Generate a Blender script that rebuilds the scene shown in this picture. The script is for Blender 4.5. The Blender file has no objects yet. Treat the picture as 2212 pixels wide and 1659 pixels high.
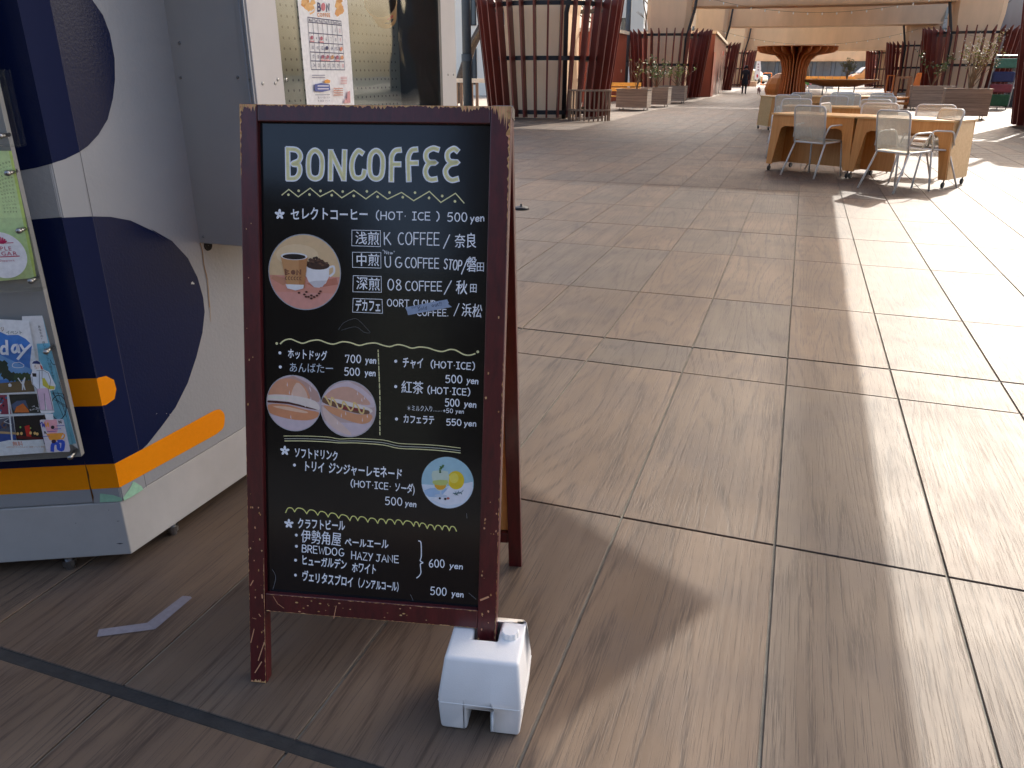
import bpy, bmesh, math, random
import numpy as np
from mathutils import Vector, Matrix
from mathutils.geometry import tessellate_polygon
random.seed(7)
R = math.radians
SC = bpy.context.scene
COL = SC.collection

# ---------------------------------------------------------------- camera
CAMH = 1.3
FPX, PITCH, YAW, ROLL = 1670.37, 0.383323513, 0.339034139, 0.003314832
cam_d = bpy.data.cameras.new('camera')
cam = bpy.data.objects.new('camera', cam_d); COL.objects.link(cam)
cam_d.sensor_width = 36; cam_d.lens = FPX / 2212 * 36; cam_d.clip_start = .02; cam_d.clip_end = 1500
_F = Vector((0, math.cos(PITCH), -math.sin(PITCH))); _U = Vector((0, math.sin(PITCH), math.cos(PITCH)))
_m = Matrix(((1, _U.x, -_F.x), (0, _U.y, -_F.y), (0, _U.z, -_F.z)))
cam.matrix_world = Matrix.Translation((0, 0, CAMH)) @ (Matrix.Rotation(YAW, 3, 'Z') @ _m @ Matrix.Rotation(ROLL, 3, 'Z')).to_4x4()
SC.camera = cam

# ---------------------------------------------------------------- light
SUN_AZ, SUN_EL = R(17.0), R(34.0)
world = bpy.data.worlds.new('World'); SC.world = world; world.use_nodes = True
wn = world.node_tree
sky = wn.nodes.new('ShaderNodeTexSky'); sky.sky_type = 'NISHITA'; sky.sun_disc = False
sky.sun_elevation = SUN_EL; sky.sun_rotation = SUN_AZ; sky.air_density = 0.8; sky.dust_density = 5.0; sky.ozone_density = 0.3
wn.links.new(sky.outputs[0], wn.nodes['Background'].inputs[0]); wn.nodes['Background'].inputs[1].default_value = 0.15
sun_d = bpy.data.lights.new('sun', 'SUN'); sun_d.energy = 2.2; sun_d.angle = R(0.42); sun_d.color = (1, .95, .86)
sun = bpy.data.objects.new('sun', sun_d); COL.objects.link(sun)
SUNV = Vector((math.sin(SUN_AZ) * math.cos(SUN_EL), math.cos(SUN_AZ) * math.cos(SUN_EL), math.sin(SUN_EL)))
sun.rotation_euler = SUNV.to_track_quat('Z', 'Y').to_euler(); sun.location = SUNV * 60
SC.view_settings.view_transform = 'Standard'; SC.view_settings.look = 'None'
SC.view_settings.exposure = 1.48; SC.view_settings.gamma = 1; SC.view_settings.use_curve_mapping = False
SC.cycles.max_bounces = 8; SC.cycles.caustics_reflective = False

# ---------------------------------------------------------------- measuring: photo pixel (2212 x 1659) -> place
def ray(x, y):
    v = Vector(((x - 1106) / FPX, -(y - 829.5) / FPX, -1))
    return (cam.matrix_world.to_3x3() @ v)
def G(x, y, z=0):
    d = ray(x, y); return Vector((0, 0, CAMH)) + d * ((z - CAMH) / d.z)
def crop(x0, y0, s): return lambda x, y: (x0 + x * s, y0 + y * s)
K1 = crop(0, 0, .33068); K2 = crop(0, 493.7, .26451); K3 = crop(0, 877.8, .26451); K4 = crop(493.7, 0, .248)
K5 = crop(548.6, 219.4, .28104); K6 = crop(548.6, 658.3, .26451); K7 = crop(548.6, 1042.3, .248)
KB = crop(493.7, 1261.8, .3224); KT = crop(1618.5, 164.6, .2356); KR = crop(1865.2, 0, .1985); KF = crop(1590.9, 0, .1488)
K8 = crop(0, 1097.2, .33865); KL = crop(976.5, 0, .1736); KM = crop(1305.7, 0, .1736)

class Plane:
    """a real flat surface: origin, in-plane axes, normal; px() finds where a sight line meets it"""
    def __init__(s, o, u, v):
        s.o = Vector(o); s.u = Vector(u).normalized(); s.v = Vector(v).normalized(); s.n = s.u.cross(s.v).normalized()
    def px(s, x, y):
        d = ray(x, y); c = Vector((0, 0, CAMH)); t = (s.o - c).dot(s.n) / d.dot(s.n); p = c + d * t - s.o
        return (p.dot(s.u), p.dot(s.v))
    def P(s, a, b, off=0): return s.o + s.u * a + s.v * b + s.n * off
    def shifted(s, d): return Plane(s.o + s.n * d, s.u, s.v)

# ---------------------------------------------------------------- materials
def s2l(c): return tuple(((x / 12.92) if x <= .04045 else ((x + .055) / 1.055) ** 2.4) for x in c)
def rgb(r, g, b): return s2l((r / 255, g / 255, b / 255))
_MC = {}
def mat(name, color=(.5, .5, .5), rough=.5, metal=0, var=.15, scale=6, bump=0, bscale=40, stretch=(1, 1, 1), spec=.5, coat=0, emit=None, grain=None, alpha_mix=None):
    if name in _MC: return _MC[name]
    m = bpy.data.materials.new(name); m.use_nodes = True; nt = m.node_tree; N = nt.nodes; L = nt.links
    b = N['Principled BSDF']; b.inputs['Roughness'].default_value = rough; b.inputs['Metallic'].default_value = metal
    b.inputs['Specular IOR Level'].default_value = spec; b.inputs['Coat Weight'].default_value = coat; b.inputs['Coat Roughness'].default_value = .12
    tc = N.new('ShaderNodeTexCoord'); mp = N.new('ShaderNodeMapping'); mp.inputs['Scale'].default_value = stretch
    L.new(tc.outputs['Object'], mp.inputs[0])
    nz = N.new('ShaderNodeTexNoise'); nz.inputs['Scale'].default_value = scale; nz.inputs['Detail'].default_value = 6; nz.inputs['Roughness'].default_value = .62
    L.new(mp.outputs[0], nz.inputs[0])
    rp = N.new('ShaderNodeValToRGB'); rp.color_ramp.elements[0].position = .32; rp.color_ramp.elements[1].position = .68
    rp.color_ramp.elements[0].color = tuple(max(0, c * (1 - var)) for c in color) + (1,)
    rp.color_ramp.elements[1].color = tuple(min(1, c * (1 + var)) for c in color) + (1,)
    L.new(nz.outputs[0], rp.inputs[0]); out = rp.outputs[0]
    oi = N.new('ShaderNodeObjectInfo'); hs = N.new('ShaderNodeHueSaturation'); mr = N.new('ShaderNodeMapRange')
    mr.inputs[3].default_value = 1 - var * .6; mr.inputs[4].default_value = 1 + var * .6
    L.new(oi.outputs['Random'], mr.inputs[0]); L.new(mr.outputs[0], hs.inputs['Value']); L.new(out, hs.inputs['Color']); out = hs.outputs[0]
    L.new(out, b.inputs['Base Color'])
    mr2 = N.new('ShaderNodeMapRange'); mr2.inputs[3].default_value = max(.03, rough - .09); mr2.inputs[4].default_value = min(1, rough + .12)
    nz2 = N.new('ShaderNodeTexNoise'); nz2.inputs['Scale'].default_value = scale * .7; nz2.inputs['Detail'].default_value = 4; L.new(mp.outputs[0], nz2.inputs[0])
    L.new(nz2.outputs[0], mr2.inputs[0]); L.new(mr2.outputs[0], b.inputs['Roughness'])
    if bump:
        n3 = N.new('ShaderNodeTexNoise'); n3.inputs['Scale'].default_value = bscale; n3.inputs['Detail'].default_value = 5; L.new(mp.outputs[0], n3.inputs[0])
        bp = N.new('ShaderNodeBump'); bp.inputs['Strength'].default_value = 1; bp.inputs['Distance'].default_value = bump
        L.new(n3.outputs[0], bp.inputs['Height']); L.new(bp.outputs[0], b.inputs['Normal'])
        if coat: L.new(bp.outputs[0], b.inputs['Coat Normal'])
    if emit: b.inputs['Emission Color'].default_value = emit + (1,); b.inputs['Emission Strength'].default_value = 1
    _MC[name] = m; return m
def print_mat(name, rough=.5, coat=0, bump=.0, spec=.5, grain=.1):
    """flat print: colour read from the mesh's own colour attribute, with a little grain"""
    if name in _MC: return _MC[name]
    m = bpy.data.materials.new(name); m.use_nodes = True; nt = m.node_tree; N = nt.nodes; L = nt.links; b = N['Principled BSDF']
    b.inputs['Roughness'].default_value = rough; b.inputs['Coat Weight'].default_value = coat; b.inputs['Coat Roughness'].default_value = .15; b.inputs['Specular IOR Level'].default_value = spec
    at = N.new('ShaderNodeAttribute'); at.attribute_name = 'Col'
    tc = N.new('ShaderNodeTexCoord'); nz = N.new('ShaderNodeTexNoise'); nz.inputs['Scale'].default_value = 90; nz.inputs['Detail'].default_value = 6
    L.new(tc.outputs['Object'], nz.inputs[0])
    mr = N.new('ShaderNodeMapRange'); mr.inputs[1].default_value = .3; mr.inputs[2].default_value = .7; mr.inputs[3].default_value = 1 - grain; mr.inputs[4].default_value = 1 + grain * .7
    hs = N.new('ShaderNodeHueSaturation'); L.new(nz.outputs[0], mr.inputs[0]); L.new(mr.outputs[0], hs.inputs['Value']); L.new(at.outputs['Color'], hs.inputs['Color']); L.new(hs.outputs[0], b.inputs['Base Color'])
    if bump:
        n3 = N.new('ShaderNodeTexNoise'); n3.inputs['Scale'].default_value = 150; n3.inputs['Detail'].default_value = 3; L.new(tc.outputs['Object'], n3.inputs[0])
        bp = N.new('ShaderNodeBump'); bp.inputs['Distance'].default_value = bump; L.new(n3.outputs[0], bp.inputs['Height']); L.new(bp.outputs[0], b.inputs['Normal'])
        L.new(bp.outputs[0], b.inputs['Coat Normal'])
    _MC[name] = m; return m
def glass_mat(name, tint=(1, 1, 1), alpha=.12, rough=.03):
    if name in _MC: return _MC[name]
    m = bpy.data.materials.new(name); m.use_nodes = True; nt = m.node_tree; N = nt.nodes; L = nt.links
    for n in list(N):
        if n.type != 'OUTPUT_MATERIAL': N.remove(n)
    out = [n for n in N if n.type == 'OUTPUT_MATERIAL'][0]
    tr = N.new('ShaderNodeBsdfTransparent'); tr.inputs[0].default_value = tint + (1,)
    gl = N.new('ShaderNodeBsdfGlossy'); gl.inputs['Roughness'].default_value = rough
    lw = N.new('ShaderNodeLayerWeight'); lw.inputs[0].default_value = .5; fr = N.new('ShaderNodeMath'); fr.operation = 'POWER'; fr.inputs[1].default_value = 4.5; L.new(lw.outputs['Facing'], fr.inputs[0])
    ad = N.new('ShaderNodeMath'); ad.operation = 'ADD'; ad.inputs[1].default_value = alpha
    fm = N.new('ShaderNodeMath'); fm.operation = 'MULTIPLY'; fm.inputs[1].default_value = .22; L.new(fr.outputs[0], fm.inputs[0]); L.new(fm.outputs[0], ad.inputs[0]); mx = N.new('ShaderNodeMixShader')
    tc = N.new('ShaderNodeTexCoord'); nz = N.new('ShaderNodeTexNoise'); nz.inputs['Scale'].default_value = 2.2; L.new(tc.outputs['Object'], nz.inputs[0])
    bp = N.new('ShaderNodeBump'); bp.inputs['Distance'].default_value = .004; L.new(nz.outputs[0], bp.inputs['Height']); L.new(bp.outputs[0], gl.inputs['Normal'])
    L.new(ad.outputs[0], mx.inputs[0]); L.new(tr.outputs[0], mx.inputs[1]); L.new(gl.outputs[0], mx.inputs[2]); L.new(mx.outputs[0], out.inputs[0])
    _MC[name] = m; return m
def wood_mat(name, c0, c1, rough=.5, axis='Z', scale=1, bump=.0004, coat=0, fine=1.0):
    """long-grained wood: stretched noise between two tones"""
    if name in _MC: return _MC[name]
    m = bpy.data.materials.new(name); m.use_nodes = True; nt = m.node_tree; N = nt.nodes; L = nt.links; b = N['Principled BSDF']
    b.inputs['Roughness'].default_value = rough; b.inputs['Coat Weight'].default_value = coat; b.inputs['Coat Roughness'].default_value = .18
    tc = N.new('ShaderNodeTexCoord'); mp = N.new('ShaderNodeMapping'); s = [12 * scale] * 3; s['XYZ'.index(axis)] = .7 * scale; mp.inputs['Scale'].default_value = s
    oi = N.new('ShaderNodeObjectInfo'); va = N.new('ShaderNodeVectorMath'); va.operation = 'ADD'; cx = N.new('ShaderNodeCombineXYZ')
    ml = N.new('ShaderNodeMath'); ml.operation = 'MULTIPLY'; ml.inputs[1].default_value = 37
    L.new(oi.outputs['Random'], ml.inputs[0]); L.new(ml.outputs[0], cx.inputs[0]); L.new(ml.outputs[0], cx.inputs[1])
    L.new(tc.outputs['Object'], mp.inputs[0]); L.new(mp.outputs[0], va.inputs[0]); L.new(cx.outputs[0], va.inputs[1])
    nz = N.new('ShaderNodeTexNoise'); nz.inputs['Scale'].default_value = 2.2 * fine; nz.inputs['Detail'].default_value = 8; nz.inputs['Roughness'].default_value = .68; nz.inputs['Distortion'].default_value = .5
    L.new(va.outputs[0], nz.inputs[0])
    rp = N.new('ShaderNodeValToRGB'); rp.color_ramp.elements[0].position = .33; rp.color_ramp.elements[1].position = .66
    rp.color_ramp.elements[0].color = c0 + (1,); rp.color_ramp.elements[1].color = c1 + (1,)
    L.new(nz.outputs[0], rp.inputs[0])
    hs = N.new('ShaderNodeHueSaturation'); mr = N.new('ShaderNodeMapRange'); mr.inputs[3].default_value = .85; mr.inputs[4].default_value = 1.12
    L.new(oi.outputs['Random'], mr.inputs[0]); L.new(mr.outputs[0], hs.inputs['Value']); L.new(rp.outputs[0], hs.inputs['Color']); L.new(hs.outputs[0], b.inputs['Base Color'])
    bp = N.new('ShaderNodeBump'); bp.inputs['Distance'].default_value = bump; L.new(nz.outputs[0], bp.inputs['Height']); L.new(bp.outputs[0], b.inputs['Normal'])
    _MC[name] = m; return m

# ---------------------------------------------------------------- mesh helpers
def rootloc(p):
    v = Vector()
    while p is not None: v = v + p.location; p = p.parent
    return v
def mk(name, verts, faces, m=None, parent=None, smooth=False, cols=None, bevel=0, local=False):
    """one mesh object; verts in world coordinates unless local"""
    off = Vector() if (local or parent is None) else rootloc(parent)
    me = bpy.data.meshes.new(name)
    me.from_pydata([tuple(Vector(v) - off) for v in verts], [], faces)
    if m is not None: me.materials.append(m)
    if cols is not None:
        ca = me.color_attributes.new('Col', 'FLOAT_COLOR', 'CORNER')
        k = 0
        for p in me.polygons:
            c = cols[p.index]
            for _ in p.loop_indices: ca.data[k].color = (c[0], c[1], c[2], 1); k += 1
    me.update()
    if smooth: me.polygons.foreach_set('use_smooth', [True] * len(me.polygons))
    o = bpy.data.objects.new(name, me); COL.objects.link(o)
    if parent is not None: o.parent = parent
    if bevel:
        b = o.modifiers.new('bevel', 'BEVEL'); b.width = bevel; b.segments = 2; b.limit_method = 'ANGLE'
    return o
def tag(o, label=None, cat=None, group=None, kind=None):
    if label: o['label'] = label
    if cat: o['category'] = cat
    if group: o['group'] = group
    if kind: o['kind'] = kind
    return o
def empty(name, loc, label=None, cat=None, group=None, rz=0):
    o = bpy.data.objects.new(name, None); COL.objects.link(o); o.location = loc; o.rotation_euler.z = rz; o.empty_display_size = .1
    return tag(o, label, cat, group)
class MB:
    def __init__(s): s.v = []; s.f = []; s.c = []
    def add(s, vs, fs, c=None):
        n = len(s.v); s.v += [Vector(v) for v in vs]; s.f += [tuple(i + n for i in f) for f in fs]; s.c += [c] * len(fs)
    def box(s, x0, x1, y0, y1, z0, z1, c=None):
        s.hexa([(x0, y0, z0), (x1, y0, z0), (x1, y1, z0), (x0, y1, z0)], [(x0, y0, z1), (x1, y0, z1), (x1, y1, z1), (x0, y1, z1)], c)
    def hexa(s, b, t, c=None):
        s.add(list(b) + list(t), [(3, 2, 1, 0), (4, 5, 6, 7), (0, 1, 5, 4), (1, 2, 6, 5), (2, 3, 7, 6), (3, 0, 4, 7)], c)
    def prism(s, poly, z0, z1, c=None):
        n = len(poly); vs = [(p[0], p[1], z0) for p in poly] + [(p[0], p[1], z1) for p in poly]
        s.add(vs, [tuple(range(n))[::-1], tuple(range(n, 2 * n))] + [(i, (i + 1) % n, (i + 1) % n + n, i + n) for i in range(n)], c)
    def slab(s, pl, pts, d0, d1, c=None):
        """polygon given in plane coordinates, extruded along the normal from d0 to d1"""
        n = len(pts); vs = [pl.P(a, b, d0) for a, b in pts] + [pl.P(a, b, d1) for a, b in pts]
        s.add(vs, [tuple(range(n))[::-1], tuple(range(n, 2 * n))] + [(i, (i + 1) % n, (i + 1) % n + n, i + n) for i in range(n)], c)
    def tube(s, pts, r, n=6, c=None, cap=True):
        pts = [Vector(p) for p in pts]; rs = r if isinstance(r, (list, tuple)) else [r] * len(pts)
        base = len(s.v); prev = None; vs = []; fs = []
        for i, p in enumerate(pts):
            t = (pts[min(i + 1, len(pts) - 1)] - pts[max(i - 1, 0)]).normalized()
            if prev is None: a = t.orthogonal().normalized()
            else: a = (prev - t * prev.dot(t)); a = a.normalized() if a.length > 1e-6 else t.orthogonal().normalized()
            prev = a; b = t.cross(a)
            for k in range(n):
                q = 2 * math.pi * k / n; vs.append(p + (a * math.cos(q) + b * math.sin(q)) * rs[i])
        for i in range(len(pts) - 1):
            for k in range(n): fs.append((i * n + k, i * n + (k + 1) % n, (i + 1) * n + (k + 1) % n, (i + 1) * n + k))
        if cap: fs += [tuple(range(n))[::-1], tuple(range((len(pts) - 1) * n, len(pts) * n))]
        s.add(vs, fs, c)
    def lathe(s, prof, n=24, M=None, c=None, arc=2 * math.pi):
        M = M or Matrix.Identity(4); vs = []; fs = []
        for r, z in prof:
            for k in range(n): q = arc * k / n; vs.append(M @ Vector((r * math.cos(q), r * math.sin(q), z)))
        for i in range(len(prof) - 1):
            for k in range(n): fs.append((i * n + k, i * n + (k + 1) % n, (i + 1) * n + (k + 1) % n, (i + 1) * n + k))
        s.add(vs, fs, c)
    def build(s, name, m, parent=None, smooth=False, bevel=0, local=False):
        return mk(name, s.v, s.f, m, parent, smooth, s.c if any(x is not None for x in s.c) else None, bevel, local)
def smooth_pts(P, n=6, closed=False):
    out = []; N = len(P); rng = range(N) if closed else range(N - 1)
    for i in rng:
        p1 = P[i]; p2 = P[(i + 1) % N]
        p0 = P[(i - 1) % N] if (closed or i > 0) else p1
        p3 = P[(i + 2) % N] if (closed or i + 2 < N) else p2
        for k in range(n):
            t = k / n
            out.append(tuple(.5 * (2 * p1[j] + (p2[j] - p0[j]) * t + (2 * p0[j] - 5 * p1[j] + 4 * p2[j] - p3[j]) * t * t + (3 * p1[j] - p0[j] - 3 * p2[j] + p3[j]) * t ** 3) for j in (0, 1)))
    if not closed: out.append(tuple(P[-1][:2]))
    return out
class Flat:
    """flat print on a plane: every shape lies a hair above the one before"""
    def __init__(s, pl, base=.0004, step=.00006, conv=None): s.pl = pl; s.k = base; s.st = step; s.v = []; s.f = []; s.c = []; s.conv = conv
    def uv(s, p):
        if s.conv == 'uv': return p
        return s.pl.px(*(s.conv(*p) if s.conv else p))
    def polyuv(s, uv, col):
        s.k += s.st
        tri = tessellate_polygon([[Vector((a, b, 0)) for a, b in uv]]); n = len(s.v)
        s.v += [s.pl.P(a, b, s.k) for a, b in uv]
        for t in tri:
            a, b, c = [Vector(uv[i]) for i in t]
            if (b - a).cross(c - a) < 0: t = t[::-1]
            s.f.append(tuple(n + i for i in t)); s.c.append(col)
    def poly(s, pts, col, smooth=0): 
        uv = [s.uv(p) for p in pts]; uv = smooth_pts(uv, smooth, True) if smooth else uv; s.polyuv(uv, col)
    def ell(s, c, rx, ry, col, n=28, rot=0):
        s.poly([(c[0] + rx * math.cos(q) * math.cos(rot) - ry * math.sin(q) * math.sin(rot), c[1] + rx * math.cos(q) * math.sin(rot) + ry * math.sin(q) * math.cos(rot)) for q in [2 * math.pi * i / n for i in range(n)]], col)
    def strokeuv(s, uv, w, col, closed=False):
        s.k += s.st; P = [Vector(p) for p in uv]; N = len(P)
        if N < 2: return
        n = len(s.v)
        for i in range(N):
            a = P[(i - 1) % N] if (closed or i) else P[i]; b = P[(i + 1) % N] if (closed or i < N - 1) else P[i]
            d1 = (P[i] - a); d2 = (b - P[i]); d1 = d1.normalized() if d1.length > 1e-9 else d2.normalized(); d2 = d2.normalized() if d2.length > 1e-9 else d1
            t = d1 + d2; t = t.normalized() if t.length > .3 else d2; nn = Vector((-t.y, t.x)); f = 1 / max(.8, abs(nn.dot(Vector((-d2.y, d2.x)))))
            ww = w[i] if isinstance(w, list) else w
            ext = Vector((0, 0))
            if not closed and i == 0: ext = -d2 * ww * .35
            if not closed and i == N - 1: ext = d1 * ww * .35
            for sg in (-1, 1): q = P[i] + nn * sg * ww * .5 * f + ext; s.v.append(s.pl.P(q.x, q.y, s.k))
        for i in range(N if closed else N - 1):
            j = (i + 1) % N; s.f.append((n + 2 * i, n + 2 * j, n + 2 * j + 1, n + 2 * i + 1)); s.c.append(col)
    def stroke(s, pts, w, col, smooth=0, closed=False):
        uv = [s.uv(p) for p in pts]
        if smooth: uv = smooth_pts(uv, smooth, closed)
        s.strokeuv(uv, w, col, closed)
    def text(s, body, p0, p1, h, col, jit=.0, bold=.012, vertical=False):
        """font lettering between two baseline points (pixels of this print); h = glyph height in pixels"""
        a = Vector(s.uv(p0)); b = Vector(s.uv(p1)); d = (b - a); L = d.length
        if vertical: up = -d.normalized(); right = Vector((up.y, -up.x)); 
        else: right = d.normalized(); up = Vector((-right.y, right.x))
        ref = Vector(s.uv((p0[0] + (h if vertical else 0), p0[1] - (0 if vertical else h)))); H = (ref - a).length
        gl = [glyph(ch, 0 if (ord(ch) > 0x4e00 and ord(ch) < 0xa000) or 0x3040 < ord(ch) < 0x30a0 else bold) for ch in body]
        if vertical: tot = len(body)
        else: tot = sum(g[2] for g in gl)
        x = 0; s.k += s.st
        for gi, g in enumerate(gl):
            vs, fs, adv = g; rr = random.uniform(-jit, jit); sc = 1 + random.uniform(-jit, jit) * .8; dy = random.uniform(-jit, jit) * .5
            n = len(s.v)
            for vx, vy in vs:
                if vertical:
                    q = a + right * (vx * H) + up * ((vy - .85) * H - (x / tot) * L)
                else:
                    k = L / tot; gx = x + vx; gy = vy * sc + dy
                    q = a + right * (gx * k - gy * rr * H) + up * (gy * H / .74 + (vx - .4) * rr * H)
                s.v.append(s.pl.P(q.x, q.y, s.k))
            s.f += [tuple(n + i for i in f) for f in fs]; s.c += [col] * len(fs)
            if bold > .01 and not vertical and 0x3040 < ord(body[gi]) < 0xa000 and vs and not 0x30a0 < ord(body[gi]) < 0x3100:
                m_ = len(vs); dx = right * H * .022
                s.v += [s.v[n + i] + s.pl.u * dx.x + s.pl.v * (dx.y + H * .012) + s.pl.n * s.st * .5 for i in range(m_)]
                s.f += [tuple(n + m_ + i for i in f) for f in fs]; s.c += [col] * len(fs)
            x += 1 if vertical else adv
    def hand(s, body, p0, p1, h, w, col, jit=.03):
        """marker-pen strokes; advance widths from the stroke font"""
        a = Vector(s.uv(p0)); b = Vector(s.uv(p1)); L = (b - a).length; right = (b - a).normalized(); up = Vector((-right.y, right.x))
        H = (Vector(s.uv((p0[0], p0[1] - h))) - a).length
        adv = [SF.get(c, (3, []))[0] for c in body]; tot = sum(adv) - .9; x = 0; k = L / tot
        for ch, ad in zip(body, adv):
            rr = random.uniform(-jit, jit); sc = 1 + random.uniform(-jit, jit)
            for sm, pts in SF.get(ch, (3, []))[1]:
                uv = []
                for px_, py_ in pts:
                    gx = (x + px_) * k; gy = py_ / 6 * H * sc
                    q = a + right * (gx - gy * rr) + up * (gy + px_ * k * rr * .5); uv.append((q.x, q.y))
                if len(uv) == 1: 
                    r_ = w * .55; s.polyuv([(uv[0][0] + r_ * math.cos(t), uv[0][1] + r_ * math.sin(t)) for t in [i * math.pi / 4 for i in range(8)]], col); continue
                s.strokeuv(smooth_pts(uv, 5) if sm else uv, w, col)
            x += ad
    def build(s, name, m, parent=None): return mk(name, s.v, s.f, m, parent, cols=s.c)
_GC = {}
def glyph(ch, bold):
    key = (ch, bold)
    if key in _GC: return _GC[key]
    if ch == ' ': _GC[key] = ([], [], .45); return _GC[key]
    c = bpy.data.curves.new('lettering_outline', 'FONT'); c.body = ch; c.size = 1; c.resolution_u = 2; c.offset = bold
    o = bpy.data.objects.new('lettering_outline', c); me = bpy.data.meshes.new_from_object(o)
    vs = [(v.co.x, v.co.y) for v in me.vertices]; fs = []
    for p in me.polygons:
        f = tuple(p.vertices)
        if p.normal.z < 0: f = f[::-1]
        fs.append(f)
    xs = [v[0] for v in vs] or [0]
    adv = 1.0 if ord(ch) > 0x2000 else max(xs) + .12
    bpy.data.objects.remove(o); bpy.data.curves.remove(c); bpy.data.meshes.remove(me)
    _GC[key] = (vs, fs, adv); return _GC[key]
def arc(cx, cy, rx, ry, a0, a1, n=9): return [(cx + rx * math.cos(R(a0 + (a1 - a0) * i / (n - 1))), cy + ry * math.sin(R(a0 + (a1 - a0) * i / (n - 1)))) for i in range(n)]
SF = {
 'H': (4.2, [(0, [(0, 6), (0, 0)]), (0, [(3, 6), (3, 0)]), (0, [(0, 3), (3, 3)])]),
 'O': (4.6, [(0, arc(1.7, 3, 1.7, 3, 90, 450, 14))]), '0': (4.0, [(0, arc(1.4, 3, 1.4, 3, 80, 445, 14))]),
 'T': (4.2, [(0, [(0, 6), (3.2, 6)]), (0, [(1.6, 6), (1.6, 0)])]), 'I': (3.0, [(0, [(0, 6), (2, 6)]), (0, [(1, 6), (1, 0)]), (0, [(0, 0), (2, 0)])]),
 'C': (4.0, [(0, arc(1.9, 3, 1.8, 3, 60, 305, 12))]), 'E': (3.7, [(0, [(2.5, 6), (0, 6), (0, 0), (2.6, 0)]), (0, [(0, 3.1), (2.2, 3.1)])]),
 'F': (3.6, [(0, [(2.6, 6), (0, 6), (0, 0)]), (0, [(0, 3.1), (2.2, 3.1)])]), 'K': (4.0, [(0, [(0, 6), (0, 0)]), (0, [(2.6, 6), (.1, 2.7)]), (0, [(.9, 3.5), (2.9, 0)])]),
 'U': (4.2, [(1, [(0, 6), (0, 2.2), (.7, .3), (1.6, 0), (2.5, .4), (3, 2.2), (3, 6)])]),
 'G': (4.4, [(0, arc(1.9, 3, 1.8, 3, 60, 330, 12) + [(3.5, 2.6), (2.1, 2.6)])]),
 'S': (3.8, [(1, [(2.6, 5.4), (1.5, 6), (.4, 5.3), (.5, 4), (1.7, 3.1), (2.7, 2), (2.4, .5), (1.2, 0), (0, .7)])]),
 'P': (3.7, [(0, [(0, 0), (0, 6)]), (1, [(0, 6), (1.6, 6), (2.6, 5.1), (2.5, 3.6), (1.5, 2.8), (0, 2.8)])]),
 'R': (3.9, [(0, [(0, 0), (0, 6)]), (1, [(0, 6), (1.6, 6), (2.6, 5.1), (2.5, 3.7), (1.5, 3), (0, 3)]), (0, [(1.2, 3), (2.8, 0)])]),
 'L': (3.5, [(0, [(0, 6), (0, 0), (2.4, 0)])]), 'D': (4.2, [(0, [(0, 0), (0, 6)]), (1, [(0, 6), (1.5, 5.8), (3, 4.4), (3, 1.7), (1.6, .2), (0, 0)])]),
 'B': (3.9, [(0, [(0, 0), (0, 6)]), (1, [(0, 6), (1.6, 6), (2.5, 5.2), (2.2, 3.7), (.1, 3.3)]), (1, [(.1, 3.3), (2, 3.1), (2.8, 1.9), (2.3, .3), (0, 0)])]),
 'W': (5.0, [(0, [(0, 6), (1, 0), (2.1, 4.6), (3.1, 0), (4.1, 6)])]), 'A': (4.2, [(0, [(0, 0), (1.6, 6), (3.2, 0)]), (0, [(.6, 2.2), (2.6, 2.2)])]),
 'Z': (3.9, [(0, [(0, 6), (2.8, 6), (0, 0), (2.9, 0)])]), 'Y': (3.8, [(0, [(0, 6), (1.4, 3)]), (0, [(2.9, 6), (.9, 0)])]),
 'J': (3.6, [(0, [(.5, 6), (2.8, 6)]), (1, [(1.8, 6), (1.8, 1.4), (1, .1), (0, .8)])]), 'N': (4.3, [(0, [(0, 0), (0, 6), (3, 0), (3, 6)])]),
 '5': (3.9, [(0, [(2.5, 6), (.5, 6)]), (1, [(.5, 6), (.2, 3.4), (1.6, 3.7), (2.6, 2.6), (2.3, .8), (1.1, 0), (0, .5)])]),
 '6': (3.9, [(1, [(2.2, 6), (.7, 4.2), (.1, 2), (.6, .3), (1.6, 0), (2.5, .9), (2.3, 2.5), (1.2, 3), (.3, 2.2)])]),
 '7': (3.8, [(0, [(.1, 5), (.1, 6), (2.6, 6), (1, 0)])]),
 '8': (3.9, [(1, [(2.3, 5.2), (1.2, 6), (.3, 5), (.8, 3.8), (2.1, 2.6), (2.4, 1), (1.3, 0), (.2, .9), (.5, 2.4), (1.8, 3.8), (2.3, 5.2)])]),
 'y': (3.3, [(1, [(.2, 3.8), (.9, .8)]), (0, [(2.4, 3.8), (.2, -1.8)])]), 'e': (3.2, [(1, [(.2, 1.9), (2.2, 2.2), (1.6, 3.6), (.4, 3.1), (.1, 1), (1, .1), (2.2, .7)])]),
 'n': (3.0, [(0, [(.2, 3.7), (.1, 0)]), (1, [(.2, 2.2), (1.2, 3.6), (2, 3), (2, 0)])]),
 '(': (2.6, [(1, [(1.4, 7), (.3, 5), (.2, 1.5), (1.3, -.8)])]), ')': (2.6, [(1, [(.2, 7), (1.3, 5), (1.4, 1.5), (.3, -.8)])]),
 '/': (3.2, [(0, [(2.2, 6.4), (.1, -1.2)])]), '·': (2.2, [(0, [(.6, 2.8)])]), '.': (1.6, [(0, [(.2, .1)])]), '+': (3.4, [(0, [(1.2, 4.2), (1.2, .8)]), (0, [(0, 2.5), (2.4, 2.5)])]), ' ': (2.4, []),
}
exec_after = []

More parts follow.
